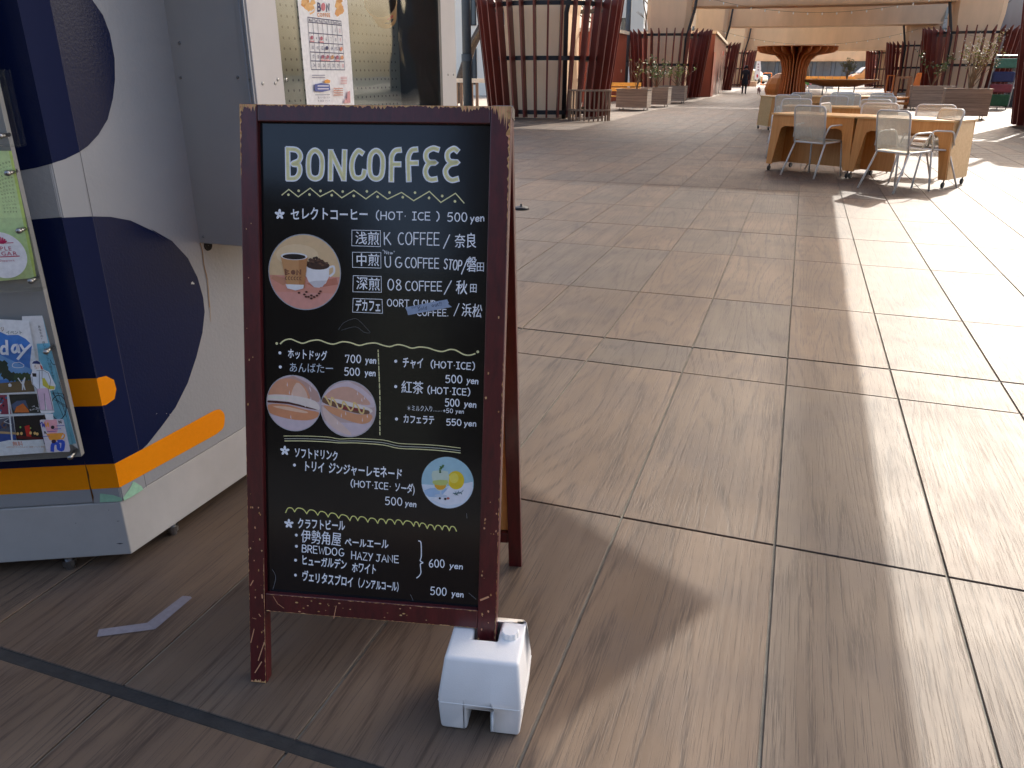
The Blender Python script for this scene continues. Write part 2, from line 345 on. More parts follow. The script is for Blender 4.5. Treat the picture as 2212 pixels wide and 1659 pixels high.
# ================================================================ GROUND
X0, DX = .0877, .4603
ROWS = [-2.45, -1.64, -.31, .989, 2.100, 3.446, 3.826, 4.803, 6.107, 7.104]
GAPS = {0.989: .034, 3.826: .014, 7.104: .010}
y = 7.104
cyc = [1.11, 1.35, .38, .98, 1.3, 1.0]
i = 0
while y < 60: y += cyc[i % 6]; ROWS.append(round(y, 3)); GAPS[round(y, 3)] = .012 if i % 3 == 2 else .006; i += 1
def tile_mat():
    m = bpy.data.materials.new('wood_look_tile'); m.use_nodes = True; nt = m.node_tree; N = nt.nodes; L = nt.links; b = N['Principled BSDF']
    tc = N.new('ShaderNodeTexCoord'); geo = N.new('ShaderNodeNewGeometry'); oi = N.new('ShaderNodeObjectInfo'); at = N.new('ShaderNodeAttribute'); at.attribute_name = 'Col'
    rnd = N.new('ShaderNodeMath'); rnd.operation = 'ADD'; L.new(oi.outputs['Random'], rnd.inputs[0]); L.new(at.outputs['Fac'], rnd.inputs[1])
    fr = N.new('ShaderNodeMath'); fr.operation = 'FRACT'; L.new(rnd.outputs[0], fr.inputs[0])
    ml = N.new('ShaderNodeMath'); ml.operation = 'MULTIPLY'; ml.inputs[1].default_value = 53; L.new(fr.outputs[0], ml.inputs[0])
    cx = N.new('ShaderNodeCombineXYZ'); L.new(ml.outputs[0], cx.inputs[0]); L.new(ml.outputs[0], cx.inputs[2])
    def shifted(scale):
        mp = N.new('ShaderNodeMapping'); mp.inputs['Scale'].default_value = scale; L.new(geo.outputs['Position'], mp.inputs[0])
        va = N.new('ShaderNodeVectorMath'); va.operation = 'ADD'; L.new(mp.outputs[0], va.inputs[0]); L.new(cx.outputs[0], va.inputs[1]); return va.outputs[0]
    def noise(v, sc, det, dist=0, ro=.6):
        n = N.new('ShaderNodeTexNoise'); n.inputs['Scale'].default_value = sc; n.inputs['Detail'].default_value = det; n.inputs['Distortion'].default_value = dist; n.inputs['Roughness'].default_value = ro
        L.new(v, n.inputs[0]); return n.outputs[0]
    def ramp(v, p0, c0, p1, c1):
        r = N.new('ShaderNodeValToRGB'); r.color_ramp.elements[0].position = p0; r.color_ramp.elements[1].position = p1
        r.color_ramp.elements[0].color = c0 + (1,) if isinstance(c0, tuple) else (c0,) * 3 + (1,); r.color_ramp.elements[1].color = c1 + (1,) if isinstance(c1, tuple) else (c1,) * 3 + (1,)
        L.new(v, r.inputs[0]); return r.outputs[0]
    def mix(f, a, c, mode='MIX'):
        x = N.new('ShaderNodeMixRGB'); x.blend_type = mode
        if isinstance(f, float): x.inputs[0].default_value = f
        else: L.new(f, x.inputs[0])
        for k, q in ((1, a), (2, c)):
            if isinstance(q, tuple): x.inputs[k].default_value = q + (1,)
            else: L.new(q, x.inputs[k])
        return x.outputs[0]
    # growth rings: a slow field sliced into lines gives cathedral figure
    field = noise(shifted((2.6, .22, 1)), 1.0, 2.0, .25, .42)
    sl = N.new('ShaderNodeMath'); sl.operation = 'MULTIPLY'; sl.inputs[1].default_value = 150; L.new(field, sl.inputs[0])
    sn = N.new('ShaderNodeMath'); sn.operation = 'SINE'; L.new(sl.outputs[0], sn.inputs[0])
    rings = ramp(sn.outputs[0], .35, 0.0, .98, 1.0)
    fib = noise(shifted((160, 7, 1)), 1, 3, .2, .7)
    fibm = ramp(fib, .40, 0.0, .60, 1.0)
    cut = noise(shifted((300, 4.5, 1)), 1, 5, .5, .65); cutm = ramp(cut, .54, 0.0, .64, .85)
    broad = noise(shifted((7, 1.0, 1)), 1, 3, .3)
    blot = noise(geo.outputs['Position'], 2.6, 4); 
    cA, cB = (.104, .071, .047), (.172, .124, .086)
    base = ramp(broad, .25, cA, .75, cB)
    base = mix(ramp(blot, .45, 0.0, .7, .6), base, (.098, .078, .068))
    warm = ramp(fr.outputs[0], .0, (.88, .94, 1.0), 1.0, (1.12, 1.03, .94)); base = mix(1.0, base, warm, 'MULTIPLY')
    d1 = N.new('ShaderNodeMath'); d1.operation = 'MULTIPLY'; L.new(rings, d1.inputs[0]); L.new(fibm, d1.inputs[1])
    dk = N.new('ShaderNodeMath'); dk.operation = 'MAXIMUM'; L.new(d1.outputs[0], dk.inputs[0]); L.new(cutm, dk.inputs[1])
    dkk = N.new('ShaderNodeMath'); dkk.operation = 'MULTIPLY'; dkk.inputs[1].default_value = .7; L.new(dk.outputs[0], dkk.inputs[0])
    base = mix(dkk.outputs[0], base, (.040, .028, .022))
    # knots
    vo = N.new('ShaderNodeTexVoronoi'); vo.inputs['Scale'].default_value = 1.3; L.new(shifted((1.6, .75, 1)), vo.inputs[0])
    kn = ramp(vo.outputs[0], .03, 1.0, .085, 0.0); base = mix(mix(1.0, kn, (.55, .55, .55), 'MULTIPLY'), base, (.045, .032, .028))
    # chewing-gum and water spots
    v2 = N.new('ShaderNodeTexVoronoi'); v2.inputs['Scale'].default_value = 2.1; L.new(geo.outputs['Position'], v2.inputs[0])
    sp = ramp(v2.outputs[0], .035, 1.0, .055, 0.0); base = mix(mix(1.0, sp, (.3, .3, .3), 'MULTIPLY'), base, (.07, .06, .055))
    L.new(base, b.inputs['Base Color'])
    mr = N.new('ShaderNodeMapRange'); b.inputs['Specular IOR Level'].default_value = .34; mr.inputs[3].default_value = .50; mr.inputs[4].default_value = .68; L.new(blot, mr.inputs[0]); L.new(mr.outputs[0], b.inputs['Roughness'])
    inv = N.new('ShaderNodeMath'); inv.operation = 'SUBTRACT'; inv.inputs[0].default_value = 1; L.new(dk.outputs[0], inv.inputs[1])
    bp = N.new('ShaderNodeBump'); bp.inputs['Distance'].default_value = .0004; bp.inputs['Strength'].default_value = .8; L.new(inv.outputs[0], bp.inputs['Height']); L.new(bp.outputs[0], b.inputs['Normal'])
    return m
TILE = tile_mat()
GROUT = mat('grout', rgb(122, 118, 108), .9, var=.3, scale=9, bump=.001, bscale=120)
DARKJ = mat('expansion_joint', rgb(42, 42, 41), .8, var=.35, scale=14, bump=.002, bscale=60)
ASPH = mat('asphalt', (.06, .06, .062), .9, var=.25, scale=3, bump=.003, bscale=80)
floor = mk('ground', [(-400, -60, -.03), (400, -60, -.03), (400, 600, -.03), (-400, 600, -.03)], [(0, 1, 2, 3)], ASPH); tag(floor, kind='structure')
pave = empty('pavement', (0, 0, 0)); tag(pave, kind='structure')
mk('mortar_bed', [(-9, -3, -.006), (9.2, -3, -.006), (9.2, 60, -.006), (-9, 60, -.006)], [(0, 1, 2, 3)], GROUT, pave)
for yy, g in ((.989, .034), (3.826, .014), (7.104, .010)):
    mk('expansion_joint', [(-9, yy - g / 2 - .004, -.0035), (9.2, yy - g / 2 - .004, -.0035), (9.2, yy + g / 2 + .004, -.0035), (-9, yy + g / 2 + .004, -.0035)], [(0, 1, 2, 3)], DARKJ, pave)
tiles = []
for r in range(len(ROWS) - 1):
    ya, yb = ROWS[r], ROWS[r + 1]; ga = GAPS.get(ya, .007) / 2; gb = GAPS.get(yb, .007) / 2
    for c in range(-20, 20):
        if -9 < X0 + c * DX and X0 + (c + 1) * DX < 9.2: tiles.append((r, c, X0 + c * DX, ya, yb, ga, gb))
def inview(x, y):
    v = cam.matrix_world.inverted() @ Vector((x, y, 0))
    if v.z > -.05: return False
    return abs(v.x / -v.z) < .69 and abs(v.y / -v.z) < .52
vis = [t for t in tiles if any(inview(t[2] + a * DX, t[3] + b * (t[4] - t[3])) for a in (0, .5, 1) for b in (0, .5, 1))]
vis.sort(key=lambda t: math.hypot(t[2] + DX / 2, (t[3] + t[4]) / 2)); near = set((t[0], t[1]) for t in vis[:295])
cache = {}; far = MB()
for r, c, x, ya, yb, ga, gb in tiles:
    w = DX - .0075; h = yb - ya - ga - gb; e = .0015
    if (r, c) in near:
        if r not in cache:
            b = MB(); b.hexa([(0, 0, -.03), (w, 0, -.03), (w, h, -.03), (0, h, -.03)], [(0, 0, -e), (w, 0, -e), (w, h, -e), (0, h, -e)])
            b.f.pop(1)
            b.add([(0, 0, -e), (w, 0, -e), (w, h, -e), (0, h, -e), (e, e, 0), (w - e, e, 0), (w - e, h - e, 0), (e, h - e, 0)], [(4, 5, 6, 7), (0, 1, 5, 4), (1, 2, 6, 5), (2, 3, 7, 6), (3, 0, 4, 7)])
            b.f.pop(0)
            o = b.build('tile', TILE, pave); cache[r] = o
        else: o = cache[r].copy(); COL.objects.link(o)
        o.location = (x + .0037, ya + ga, random.uniform(-.0006, .0006))
    else:
        cc = random.random(); far.box(x + .0037, x + .0037 + w, ya + ga, yb - gb, -.03, 0, (cc, cc, cc))
o = far.build('far_tiles', TILE, pave); tag(o, kind='stuff')

# ================================================================ ADDED SHADE CASTERS (out of frame, cut to shape the floor shade)
ZD = 7.0; SH = (ZD / math.tan(SUN_EL) * math.sin(SUN_AZ), ZD / math.tan(SUN_EL) * math.cos(SUN_AZ))
ZN = 3.3
def sh(p, near=True): k = (ZN if near else ZD) / ZD; return (p[0] + SH[0] * k, p[1] + SH[1] * k)
CONC = mat('beige_concrete', rgb(222, 188, 150), .75, var=.1, scale=.8, bump=.002, bscale=30, stretch=(1, 1, .3))
far_shade = empty('far_shade_caster', (0, 20, 0), 'unseen beige slab added over the plaza and cut to shade its floor', 'far_shade')  # added out of view; its outline is cut to cast the floor shade
hole = [(-2.3, 3.15), (-.051, 1.773), (-.344, 1.203), (-.33, .9), (-.30, .2), (.16, .2), (.19, 3.3), (-.3, 3.9), (-2.3, 4.1)]
XE = .415
dn = MB(); df = MB()
def quad_sh(pts, top=.04, near=True):
    d = dn if near else df
    q = [sh(p, near) for p in pts]
    a = sum(q[i][0] * q[(i + 1) % len(q)][1] - q[(i + 1) % len(q)][0] * q[i][1] for i in range(len(q)))
    if a < 0: q = q[::-1]
    d.prism(q, ZN if near else ZD, (ZN if near else ZD) + top)
quad_sh([(-3.8, -1.6), (XE - .02, -1.6), (XE - .03, .2), (-3.8, .2)])
quad_sh([(-3.8, .2), (-.30, .2), (-.33, .9), (-.344, 1.203), (-3.8, 1.203)])
quad_sh([(-3.8, 1.203), (-.344, 1.203), (-.051, 1.773), (-2.3, 3.15), (-3.8, 3.15)])
quad_sh([(.16, .2), (XE - .03, .2), (XE, 3.3), (.19, 3.3)])

quad_sh([(.19, 3.3), (XE, 3.3), (XE, 5.4), (.19, 5.4)])
quad_sh([(.19, 5.4), (XE + .01, 5.4), (XE + .04, 9.8), (.19, 9.8)])
quad_sh([(-9.5, 9.8), (.55, 9.8), (.9, 16.5), (-9.5, 16.5)], near=False)
quad_sh([(-5.2, 16.5), (.9, 16.5), (1.2, 32), (-5.2, 32)], near=False)
quad_sh([(-5.0, 32.0), (1.2, 32.0), (1.2, 33.5), (-5.0, 33.5)], near=False)
quad_sh([(-5.0, 34.1), (1.2, 34.1), (1.2, 75), (-5.0, 75)], near=False)
df.build('far_shade_slab', CONC, far_shade)
near_shade = empty('near_shade', (0, 3, ZN), 'unseen beige sheet with slatted opening added to shape sun and shade on the floor', 'near_shade')  # added unseen sheet; its edges and opening shape the sunlit floor patch
dn.build('near_shade_sheet', CONC, near_shade)
lv = MB(); lc_ = MB()
x = -3.8; px = .024
while x < .2:
    f = .36 + .58 * max(0, min(1, (x + .06) / .24)); a, b_ = sh((x, .2)), sh((x + px * f, 9.8)); lv.box(a[0], a[0] + px * f, a[1], b_[1], ZN, ZN + .003); x += px
y = 2.3
while y < 9.8:
    f = max(.02, min(.42, (y - 2.9) / 4)); a, b_ = sh((-3.85, y)), sh((.22, y + .03 * f)); lc_.box(a[0], b_[0], a[1], b_[1], ZN + .021, ZN + .024); y += .03
tag(lc_.build('cross_dimming_slats', CONC, near_shade), kind='stuff')
tag(lv.build('louvre', CONC, near_shade), kind='stuff')  # added slats, spaced to dim the sunlight reaching the floor patch

# ================================================================ PIERS, BEAMS, LATTICES
RUST = mat('red_brown_louvre', rgb(106, 42, 30), .4, var=.22, scale=2, stretch=(3, 3, .4), coat=.15)
IRON = mat('black_iron', rgb(30, 30, 32), .45, var=.2)
STEEL = mat('steel', rgb(150, 150, 150), .3, metal=1, var=.1)
BOLTM = mat('bolt_steel', rgb(90, 85, 85), .4, metal=.8, var=.1)
DGREY = mat('dark_grey_pipe', rgb(72, 80, 84), .5, var=.1)
PX = [(-7.55, 24.7), (-7.15, 45.2), (-7.15, 65.0), (-7.15, 86.5), (7.12, 24.6), (7.35, 46.5), (7.35, 66.5), (7.35, 88.5)]
side = ['left', 'right']
NTH = ['nearest the camera', 'second from the camera', 'third from the camera', 'farthest away']
def beam_z(Y): return 4.5 if Y < 70 else 3.35
slat_proto = None
def lattice(x, y, k, sd):
    global slat_proto
    e = empty('louvred_screen', (x, y, 0), f'flared red brown slatted screen round the {side[sd]} pier {NTH[k]}', 'screen', 'slatted screens round the piers')
    n = 34
    for i in range(n):
        q = 2 * math.pi * i / n
        if slat_proto is None:
            b = MB(); b.hexa([(1.63, -.026, .06), (1.86, -.026, .06), (1.86, .026, .06), (1.63, .026, .06)], [(1.98, -.026, 3.18), (2.24, -.026, 3.40), (2.24, .026, 3.40), (1.98, .026, 3.18)])
            slat_proto = b.build('slat', RUST, e, local=True); o = slat_proto
        else: o = slat_proto.copy(); COL.objects.link(o); o.parent = e
        o.rotation_euler.z = q
    for z in (.2, 1.68, 3.1):
        r = 1.62 + .35 * z / 3.2; b = MB(); b.lathe([(r - .02, z - .06), (r, z - .06), (r, z + .06), (r - .02, z + .06), (r - .02, z - .06)], 34)
        b.build('ring', IRON, e, local=True)
    b = MB()
    for z in (.2, 1.68, 3.1):
        r = 1.66 + .36 * z / 3.2
        for i in range(n):
            q = 2 * math.pi * i / n + .022
            for dz in (-.03, .03):
                bx, by = r * math.cos(q), r * math.sin(q); b.box(bx - .012, bx + .012, by - .012, by + .012, z + dz - .01, z + dz + .01)
    tag(b.build('bolt', BOLTM, e, local=True), kind='stuff')
def pier(x, y, k, sd):
    e = empty('concrete_pier', (x, y, 0), f'beige tapered concrete pier inside the {side[sd]} screen {NTH[k]}', 'pier', 'beige piers in two rows')
    s = 1 if sd == 0 else -1; b = MB(); c = .22
    def ring(hw, hd, z): return [(x - hw + c, y - hd, z), (x + hw - c, y - hd, z), (x + hw, y - hd + c, z), (x + hw, y + hd - c, z), (x + hw - c, y + hd, z), (x - hw + c, y + hd, z), (x - hw, y + hd - c, z), (x - hw, y - hd + c, z)]
    lv_ = [ring(1.0, .85, 0), ring(1.0, .85, 2.9), ring(1.12, .9, 3.9), ring(1.18, .95, 7.0)]
    vs = sum(lv_, []); fs = []
    for j in range(3):
        for i in range(8): fs.append((j * 8 + i, j * 8 + (i + 1) % 8, (j + 1) * 8 + (i + 1) % 8, (j + 1) * 8 + i))
    fs += [tuple(range(8))[::-1], tuple(range(24, 32))]
    b.add(vs, fs); b.build('shaft', CONC, e)
    b = MB(); xx = x + s * 1.12
    b.tube([(xx - .1 * s, y - .95, 0), (xx - .1 * s, y - .95, 2.9), (xx + .25 * s, y - 1.0, 4.4), (xx + .5 * s, y - 1.0, 7)], .07, 8); b.build('drain_pipe', IRON, e, smooth=True)
    if sd == 0:
        b = MB(); b.tube([(x - 2.0, y - 1.2, 0), (x - 2.0, y - 1.2, 6.8)], .14, 10); b.lathe([(.17, -.1), (.17, .1)], 10, Matrix.Translation((x - 2.0, y - 1.2, 1.7))); b.build('service_pipe', DGREY, e, smooth=True)
for j, (x, y) in enumerate(PX):
    lattice(x, y, j % 4, j // 4); pier(x - (.22 if j == 0 else 0), y, j % 4, j // 4)
for k, (Y, zb, zt) in enumerate(((24.7, 4.5, 6.2), (45.8, 4.42, 6.4), (65.8, 4.42, 6.3), (87.3, 3.30, 5.9), (108, 2.65, 4.8))):
    e = empty('cross_beam', (0, Y, zb), ['beige cross beam joining the nearest piers', 'wide beige cross beam at the very top of the view', 'beige cross beam behind the first string of bulbs', 'long low beige cross beam above the fan column', 'farthest and lowest beige cross beam'][k], 'beam', 'beige cross beams')
    xl, xr = (-6.0, 6.2) if k < 2 else (-7.9, 8.1)
    b = MB(); n = 10; prof = [(xl + (xr - xl) * i / n, zb + .05 * abs(2 * i / n - 1) ** 3) for i in range(n + 1)]
    poly = [(p[0], p[1]) for p in prof] + [(xr + .6, zt), (xl - .6, zt)]
    vs = [(a, Y - .8, c) for a, c in poly] + [(a, Y + .8, c) for a, c in poly]; m_ = len(poly)
    b.add(vs, [tuple(range(m_)), tuple(range(m_, 2 * m_))[::-1]] + [((i + 1) % m_, i, i + m_, (i + 1) % m_ + m_) for i in range(m_)]); b.build('girder', CONC, e)
    b = MB(); b.box(xl - .2, xr + .2, Y - .86, Y - .8, zb + .06, zb + .16); b.build('ledge', CONC, e)
# string lights
BULB = mat('bulb_glass', (.8, .78, .7), .1, var=.02, spec=.8)
for k, (Y, z, xa, xb) in enumerate(((40.5, 4.0, -5.6, 6.2), (60, 3.25, -6, 6.5))):
    e = empty('string_lights', (0, Y, z), ['string of small clear bulbs sagging below the nearer beam', 'fainter string of small bulbs hanging lower and farther off'][k], 'string lights', 'strings of bulbs across the plaza')
    b = MB(); pts = []; nb = 19
    for i in range(nb * 2 + 1):
        t = i / (nb * 2); pts.append((xa + (xb - xa) * t, Y + 1.5 * t, z + .9 * (2 * t - 1) ** 2 - .15))
    b.tube(pts, .009, 4); b.build('wire', IRON, e)
    for i in range(nb):
        p = Vector(pts[2 * i + 1]); b = MB(); b.lathe([(.001, .02), (.02, .01), (.032, -.04), (.022, -.08), (.001, -.09)], 8, Matrix.Translation(p - Vector((0, 0, .02)))); b.build('bulb', BULB, e, smooth=True)

# ================================================================ KIOSK
NAVY = rgb(8, 22, 58); ORANGE = rgb(236, 140, 10); WARM = rgb(148, 150, 152)
BODY = mat('kiosk_paint', WARM, .32, var=.03, scale=5, bump=.0008, bscale=95, coat=.1)
BOX = mat('grey_hatch_paint', rgb(158, 157, 154), .42, var=.05, scale=4)
LGREY = mat('light_grey_panel', rgb(196, 192, 188), .45, var=.05, scale=5)
SKIRT = mat('skirt_paint', rgb(172, 170, 167), .5, var=.07, scale=6, bump=.0003)
PAINT = print_mat('painted_graphic', .24, 0, .0004, .2, .03)
BLACK = mat('black_void', (.01, .01, .011), .8, var=.2)
kz = .04
k0 = G(284, 1197, kz); _d = ray(262, 1083); zs = CAMH + _d.z * math.hypot(k0.x, k0.y) / math.hypot(_d.x, _d.y); b0 = G(264, 1083, zs)
aA = (G(0, 1099, zs) - b0).normalized(); aC = (G(529, 923, zs) - b0).normalized()
PA = Plane((b0.x, b0.y, 0), -aA, (0, 0, 1)); PC = Plane((b0.x, b0.y, 0), aC, (0, 0, 1))
A_end = b0 + aA * 1.4; C_end = b0 + aC * 1.85
kiosk = empty('coffee_kiosk', (b0.x, b0.y, 0), 'grey coffee kiosk with big navy letter and orange stripe painted on its sides', 'kiosk')
b = MB(); fp = [(A_end.x, A_end.y), (b0.x, b0.y), (C_end.x, C_end.y), (C_end.x - 1.6, C_end.y), (A_end.x - .6, C_end.y)]
b.prism(fp, zs, 2.7); b.build('body', BODY, kiosk, bevel=.004)
# skirt, set in a little
sk = [(k0 + aA * 1.4), k0, (k0 + aC * 1.9)]
b = MB(); b.prism([(sk[0].x, sk[0].y), (sk[1].x, sk[1].y), (sk[2].x, sk[2].y), (sk[2].x - 1.4, sk[2].y), (sk[0].x - .5, sk[2].y)], kz, zs - .002); b.build('skirt', SKIRT, kiosk, bevel=.003)
PS1 = Plane((k0.x, k0.y, 0), -aA, (0, 0, 1)); PS2 = Plane((k0.x, k0.y, 0), aC, (0, 0, 1))
for px_, py_ in ((150, 1213), (372, 1140)):
    g = G(px_, py_, .02); b = MB(); b.lathe([(.001, kz), (.012, kz), (.012, .03), (.018, .03), (.018, .012), (.012, .010), (.012, 0), (.001, 0)], 12, Matrix.Translation((g.x, g.y, 0))); b.build('levelling_foot', STEEL, kiosk, smooth=False)
for gx, gy in ((-2.6, 2.5), (-3.0, 1.6), (-2.0, 2.9), (-1.75, 3.0)):
    b = MB(); b.box(gx - .05, gx + .05, gy - .05, gy + .05, 0, kz); b.build('levelling_foot', STEEL, kiosk)
# seams / corner strips on the side
q0 = PC.px(315, 1052)[0]
b = MB(); b.slab(PC, [(.004, zs), (q0 - .002, zs), (q0 - .002, 2.7), (.004, 2.7)], 0, .0012); b.build('corner_strip', mat('corner_strip_paint', WARM, .42, var=.03), kiosk)
sa = PA.px(*K3(770, 790))[0]; b = MB(); b.slab(PA, [(sa, zs), (-.003, zs), (-.003, 2.7), (sa, 2.7)], 0, .0011); b.build('corner_strip', BODY, kiosk)
# painted graphics: the lobes of the big letter and the orange stripe
def clipx(pts, lo=None, hi=None):
    out = []
    for i in range(len(pts)):
        p, q = pts[i - 1], pts[i]
        for lim, sgn in ((lo, 1), (hi, -1)):
            pass
        out.append(q)
    def cl(P, lim, keep):
        o = []
        for i in range(len(P)):
            p, q = P[i - 1], P[i]; ip, iq = keep(p[0]), keep(q[0])
            if ip != iq: t = (lim - p[0]) / (q[0] - p[0]); o.append((lim, p[1] + t * (q[1] - p[1])))
            if iq: o.append(q)
        return o
    if lo is not None: out = cl(out, lo, lambda x: x >= lo)
    if hi is not None: out = cl(out, hi, lambda x: x <= hi)
    return out
ppA = [(-900, -500), (150, -620), (350, -120), (370, 0)]
lobe1C = [PC.px(*K1(*p)) for p in [(600, 0), (670, 100), (715, 220), (745, 380), (748, 520), (735, 640), (700, 780), (640, 880), (570, 955), (512, 995)]]
lobe1C = [(-.001, 1.95), (.1, 1.92), (.22, 1.8)] + lobe1C + [PC.px(*K1(420, 1040)), (-.001, PC.px(*K1(345, 1068))[1])]
lobe1A = [(.001, 1.95), (-1.3, 1.95), (-1.3, 1.02)] + [PA.px(*K1(*p)) for p in [(0, 1128), (150, 1112), (240, 1095), (345, 1067)]]
lobe2C = [(-.001, PC.px(*K1(425, 1417))[1])] + [PC.px(*K1(595, 1413))] + [PC.px(*K2(*p)) for p in [(905, 18), (1060, 10), (1220, -8)][:0]] + [PC.px(*K1(*p)) for p in [(720, 1416), (850, 1440), (1000, 1510), (1100, 1590)]] + [PC.px(*K2(*p)) for p in [(1225, 0), (1400, 100), (1530, 240), (1610, 400), (1655, 560), (1668, 680), (1650, 850), (1600, 1050), (1530, 1260), (1430, 1460), (1320, 1610)]] + [PC.px(*K3(*p)) for p in [(1200, 310), (1155, 351)]] + [(-.001, PC.px(*K3(935, 466))[1])]
lobe2A = [(.001, PA.px(*K3(935, 466))[1]), PA.px(*K3(0, 512)), PA.px(*K3(-900, 560)), PA.px(*K1(-400, 1455)), PA.px(*K1(220, 1432)), (.001, PA.px(*K1(425, 1417))[1])]
PAINTM = print_mat('painted_graphic_flat', .6, 0, .0, .12, .03)
f = Flat(PC, .0017, conv='uv'); f.polyuv(clipx(lobe1C, hi=q0), rgb(6, 20, 58)); f.polyuv(clipx(lobe2C, hi=q0), rgb(6, 20, 58)); f.strokeuv([(q0, zs), (q0, 2.0)], .0014, rgb(66, 66, 80)); f.strokeuv([(.002, zs + .2), (.002, .75)], .0012, rgb(60, 60, 76)); f.build('painted_graphic', PAINTM, kiosk)
f = Flat(PC, .0016, conv='uv'); f.polyuv(clipx(lobe1C, lo=q0), NAVY); f.polyuv(clipx(lobe2C, lo=q0), NAVY); f.k = .0022
band = [(-.001, PC.px(*K3(935, 466))[1] + .0), PC.px(*K3(1155, 351)), PC.px(*K3(1745, 32))] + smooth_pts([PC.px(*K3(*p)) for p in [(1745, 32), (1790, 24), (1826, 60), (1830, 120), (1815, 180), (1760, 228)]], 4)[1:] + [(-.001, PC.px(*K3(975, 661))[1])]
f.polyuv(band, ORANGE)
stub = [PC.px(*K2(*p)) for p in [(800, 1216), (860, 1203), (925, 1235), (945, 1310), (930, 1390), (860, 1440), (835, 1443)]]
f.polyuv([(-.001, PC.px(*K2(795, 1220))[1])] + stub + [(-.001, PC.px(*K2(840, 1446))[1])], ORANGE)
for p, ln in (((1555, 440), 14), ((1568, 445), 10), ((1272, 1510), 3), ((1352, 1508), 3), ((1380, 1515), 4)):
    f.poly([K2(p[0], p[1]), K2(p[0] + ln, p[1] - ln * .4), K2(p[0] + ln * 1.3, p[1] + ln * .8), K2(p[0] + ln * .2, p[1] + ln)][::-1], (.6, .58, .55)) if False else f.polyuv([PC.px(*K2(p[0], p[1] + ln)), PC.px(*K2(p[0] + ln * 1.5, p[1] + ln * .8)), PC.px(*K2(p[0] + ln, p[1] - ln * .6)), PC.px(*K2(p[0] + ln * .2, p[1]))], (.6, .58, .55))
tag(f.build('painted_graphic', PAINT, kiosk), 'navy letter lobes and orange stripe painted on the side')
f = Flat(PA, .0016, conv='uv'); f.polyuv(lobe1A, NAVY); f.polyuv(lobe2A, NAVY)
f.polyuv([(.001, PA.px(*K3(935, 466))[1]), (.001, PA.px(*K3(975, 661))[1]), PA.px(*K3(0, 720)), PA.px(*K3(-1200, 790)), PA.px(*K3(-1200, 560)), PA.px(*K3(0, 510)), PA.px(*K3(705, 475))], ORANGE)
f.polyuv([(.001, PA.px(*K2(795, 1220))[1]), (.001, PA.px(*K2(840, 1446))[1]), PA.px(*K2(605, 1452)), PA.px(*K2(0, 1470)), PA.px(*K2(0, 1245)), PA.px(*K2(555, 1229))], ORANGE)
x_ = PA.px(*K3(735, 600))[0]; z_ = PA.px(*K3(735, 600))[1]
f.polyuv([(sa - .002, zs), (sa + .003, zs + .02), (sa + .001, zs + .06), (sa + .004, zs + .09), (sa, zs + .13), (sa - .002, zs + .05)], rgb(96, 62, 30))
tag(f.build('painted_graphic', PAINT, kiosk), 'navy and orange paint on the front face')
# scuffs on the skirt
f = Flat(PS1, .001)
for p in ((950, 935, 30, 3), (950, 1118, 62, 7), (885, 845, 10, 4), (615, 952, 10, 4)):
    f.poly([K3(p[0], p[1]), K3(p[0] + p[2] * .5, p[1] + p[3]), K3(p[0] + p[2], p[1] - p[3] * .3), K3(p[0] + p[2] * .5, p[1] - p[3] * .6)], rgb(92, 90, 96))
f.build('scuff', PAINT, kiosk)
# green tape at the corner
TAPE = print_mat('cloth_tape', .6)
f = Flat(PA, .0024); gc = rgb(150, 196, 166)
f.poly([K3(820, 708), K3(818, 780), K3(1000, 772), K3(996, 745), K3(930, 722)], gc); f.build('green_tape', TAPE, kiosk)
f = Flat(PC, .0026); f.poly([K3(1000, 745), K3(1008, 768), K3(1062, 742), K3(1165, 678), K3(1150, 650), K3(1082, 610), K3(1060, 660)], gc); f.build('green_tape', TAPE, kiosk)
# stain running down from the small hole, and the hole with its collar
f = Flat(PC, .0018); f.stroke([K2(1630, 118), K2(1650, 190), K2(1662, 300), K2(1690, 420), K2(1708, 640)], .0035, rgb(150, 118, 84), 3); f.stroke([K2(1690, 420), K2(1712, 650), K2(1718, 760)], .002, rgb(165, 145, 120)); f.build('rust_stain', PAINT, kiosk)
hx, hz = PC.px(*K2(1698, 138)); b = MB(); c_ = PC.P(hx, hz, 0)
M_ = Matrix.Translation(c_) @ PC.n.to_track_quat('Z', 'Y').to_matrix().to_4x4(); b.lathe([(.001, .002), (.011, .002), (.012, .003), (.015, .003), (.016, 0)], 14, M_); b.build('grommet', BLACK, kiosk)
# hatch cabinet standing out from the side, with its display window
_a, _z = PC.px(432, 525); _p = PC.P(_a, _z); YC = _p.y; ZB = _p.z; XBOX = _p.x; _d = ray(545, 120); XW = _d.x * YC / _d.y; _d = ray(985, 111); YE = XW * _d.y / _d.x
cab = empty('display_cabinet', (XW, YC, ZB), 'grey display cabinet with pegboard window fixed to the kiosk side', 'cabinet')
b = MB(); b.box(XBOX - .02, XW - .012, YC, YC + .02, ZB, 2.6); b.build('side_panel', BOX, cab, bevel=.002)
PG = Plane((0, YC, 0), (1, 0, 0), (0, 0, 1))
def zx(x, y): return PG.px(x, y)
xa = PG.px(510, 10)[0]; xb = PG.px(514, 10)[0]
b = MB(); b.box(xa, XW - .004, YC - .004, YC - .0005, ZB, 2.6); b.build('trim_strip', BOX, cab)
b = MB(); b.box(xa + .012, xa + .017, YC - .008, YC - .0045, ZB, 2.6); b.box(xa + .024, xa + .028, YC - .008, YC - .0045, ZB, 2.6); b.build('trim_strip', mat('trim_grey', rgb(150, 155, 160), .35, var=.05), cab)
b = MB(); b.box(-1.9, XW, YC + .02, YE, ZB, ZB + .02); b.build('bottom_panel', BOX, cab)
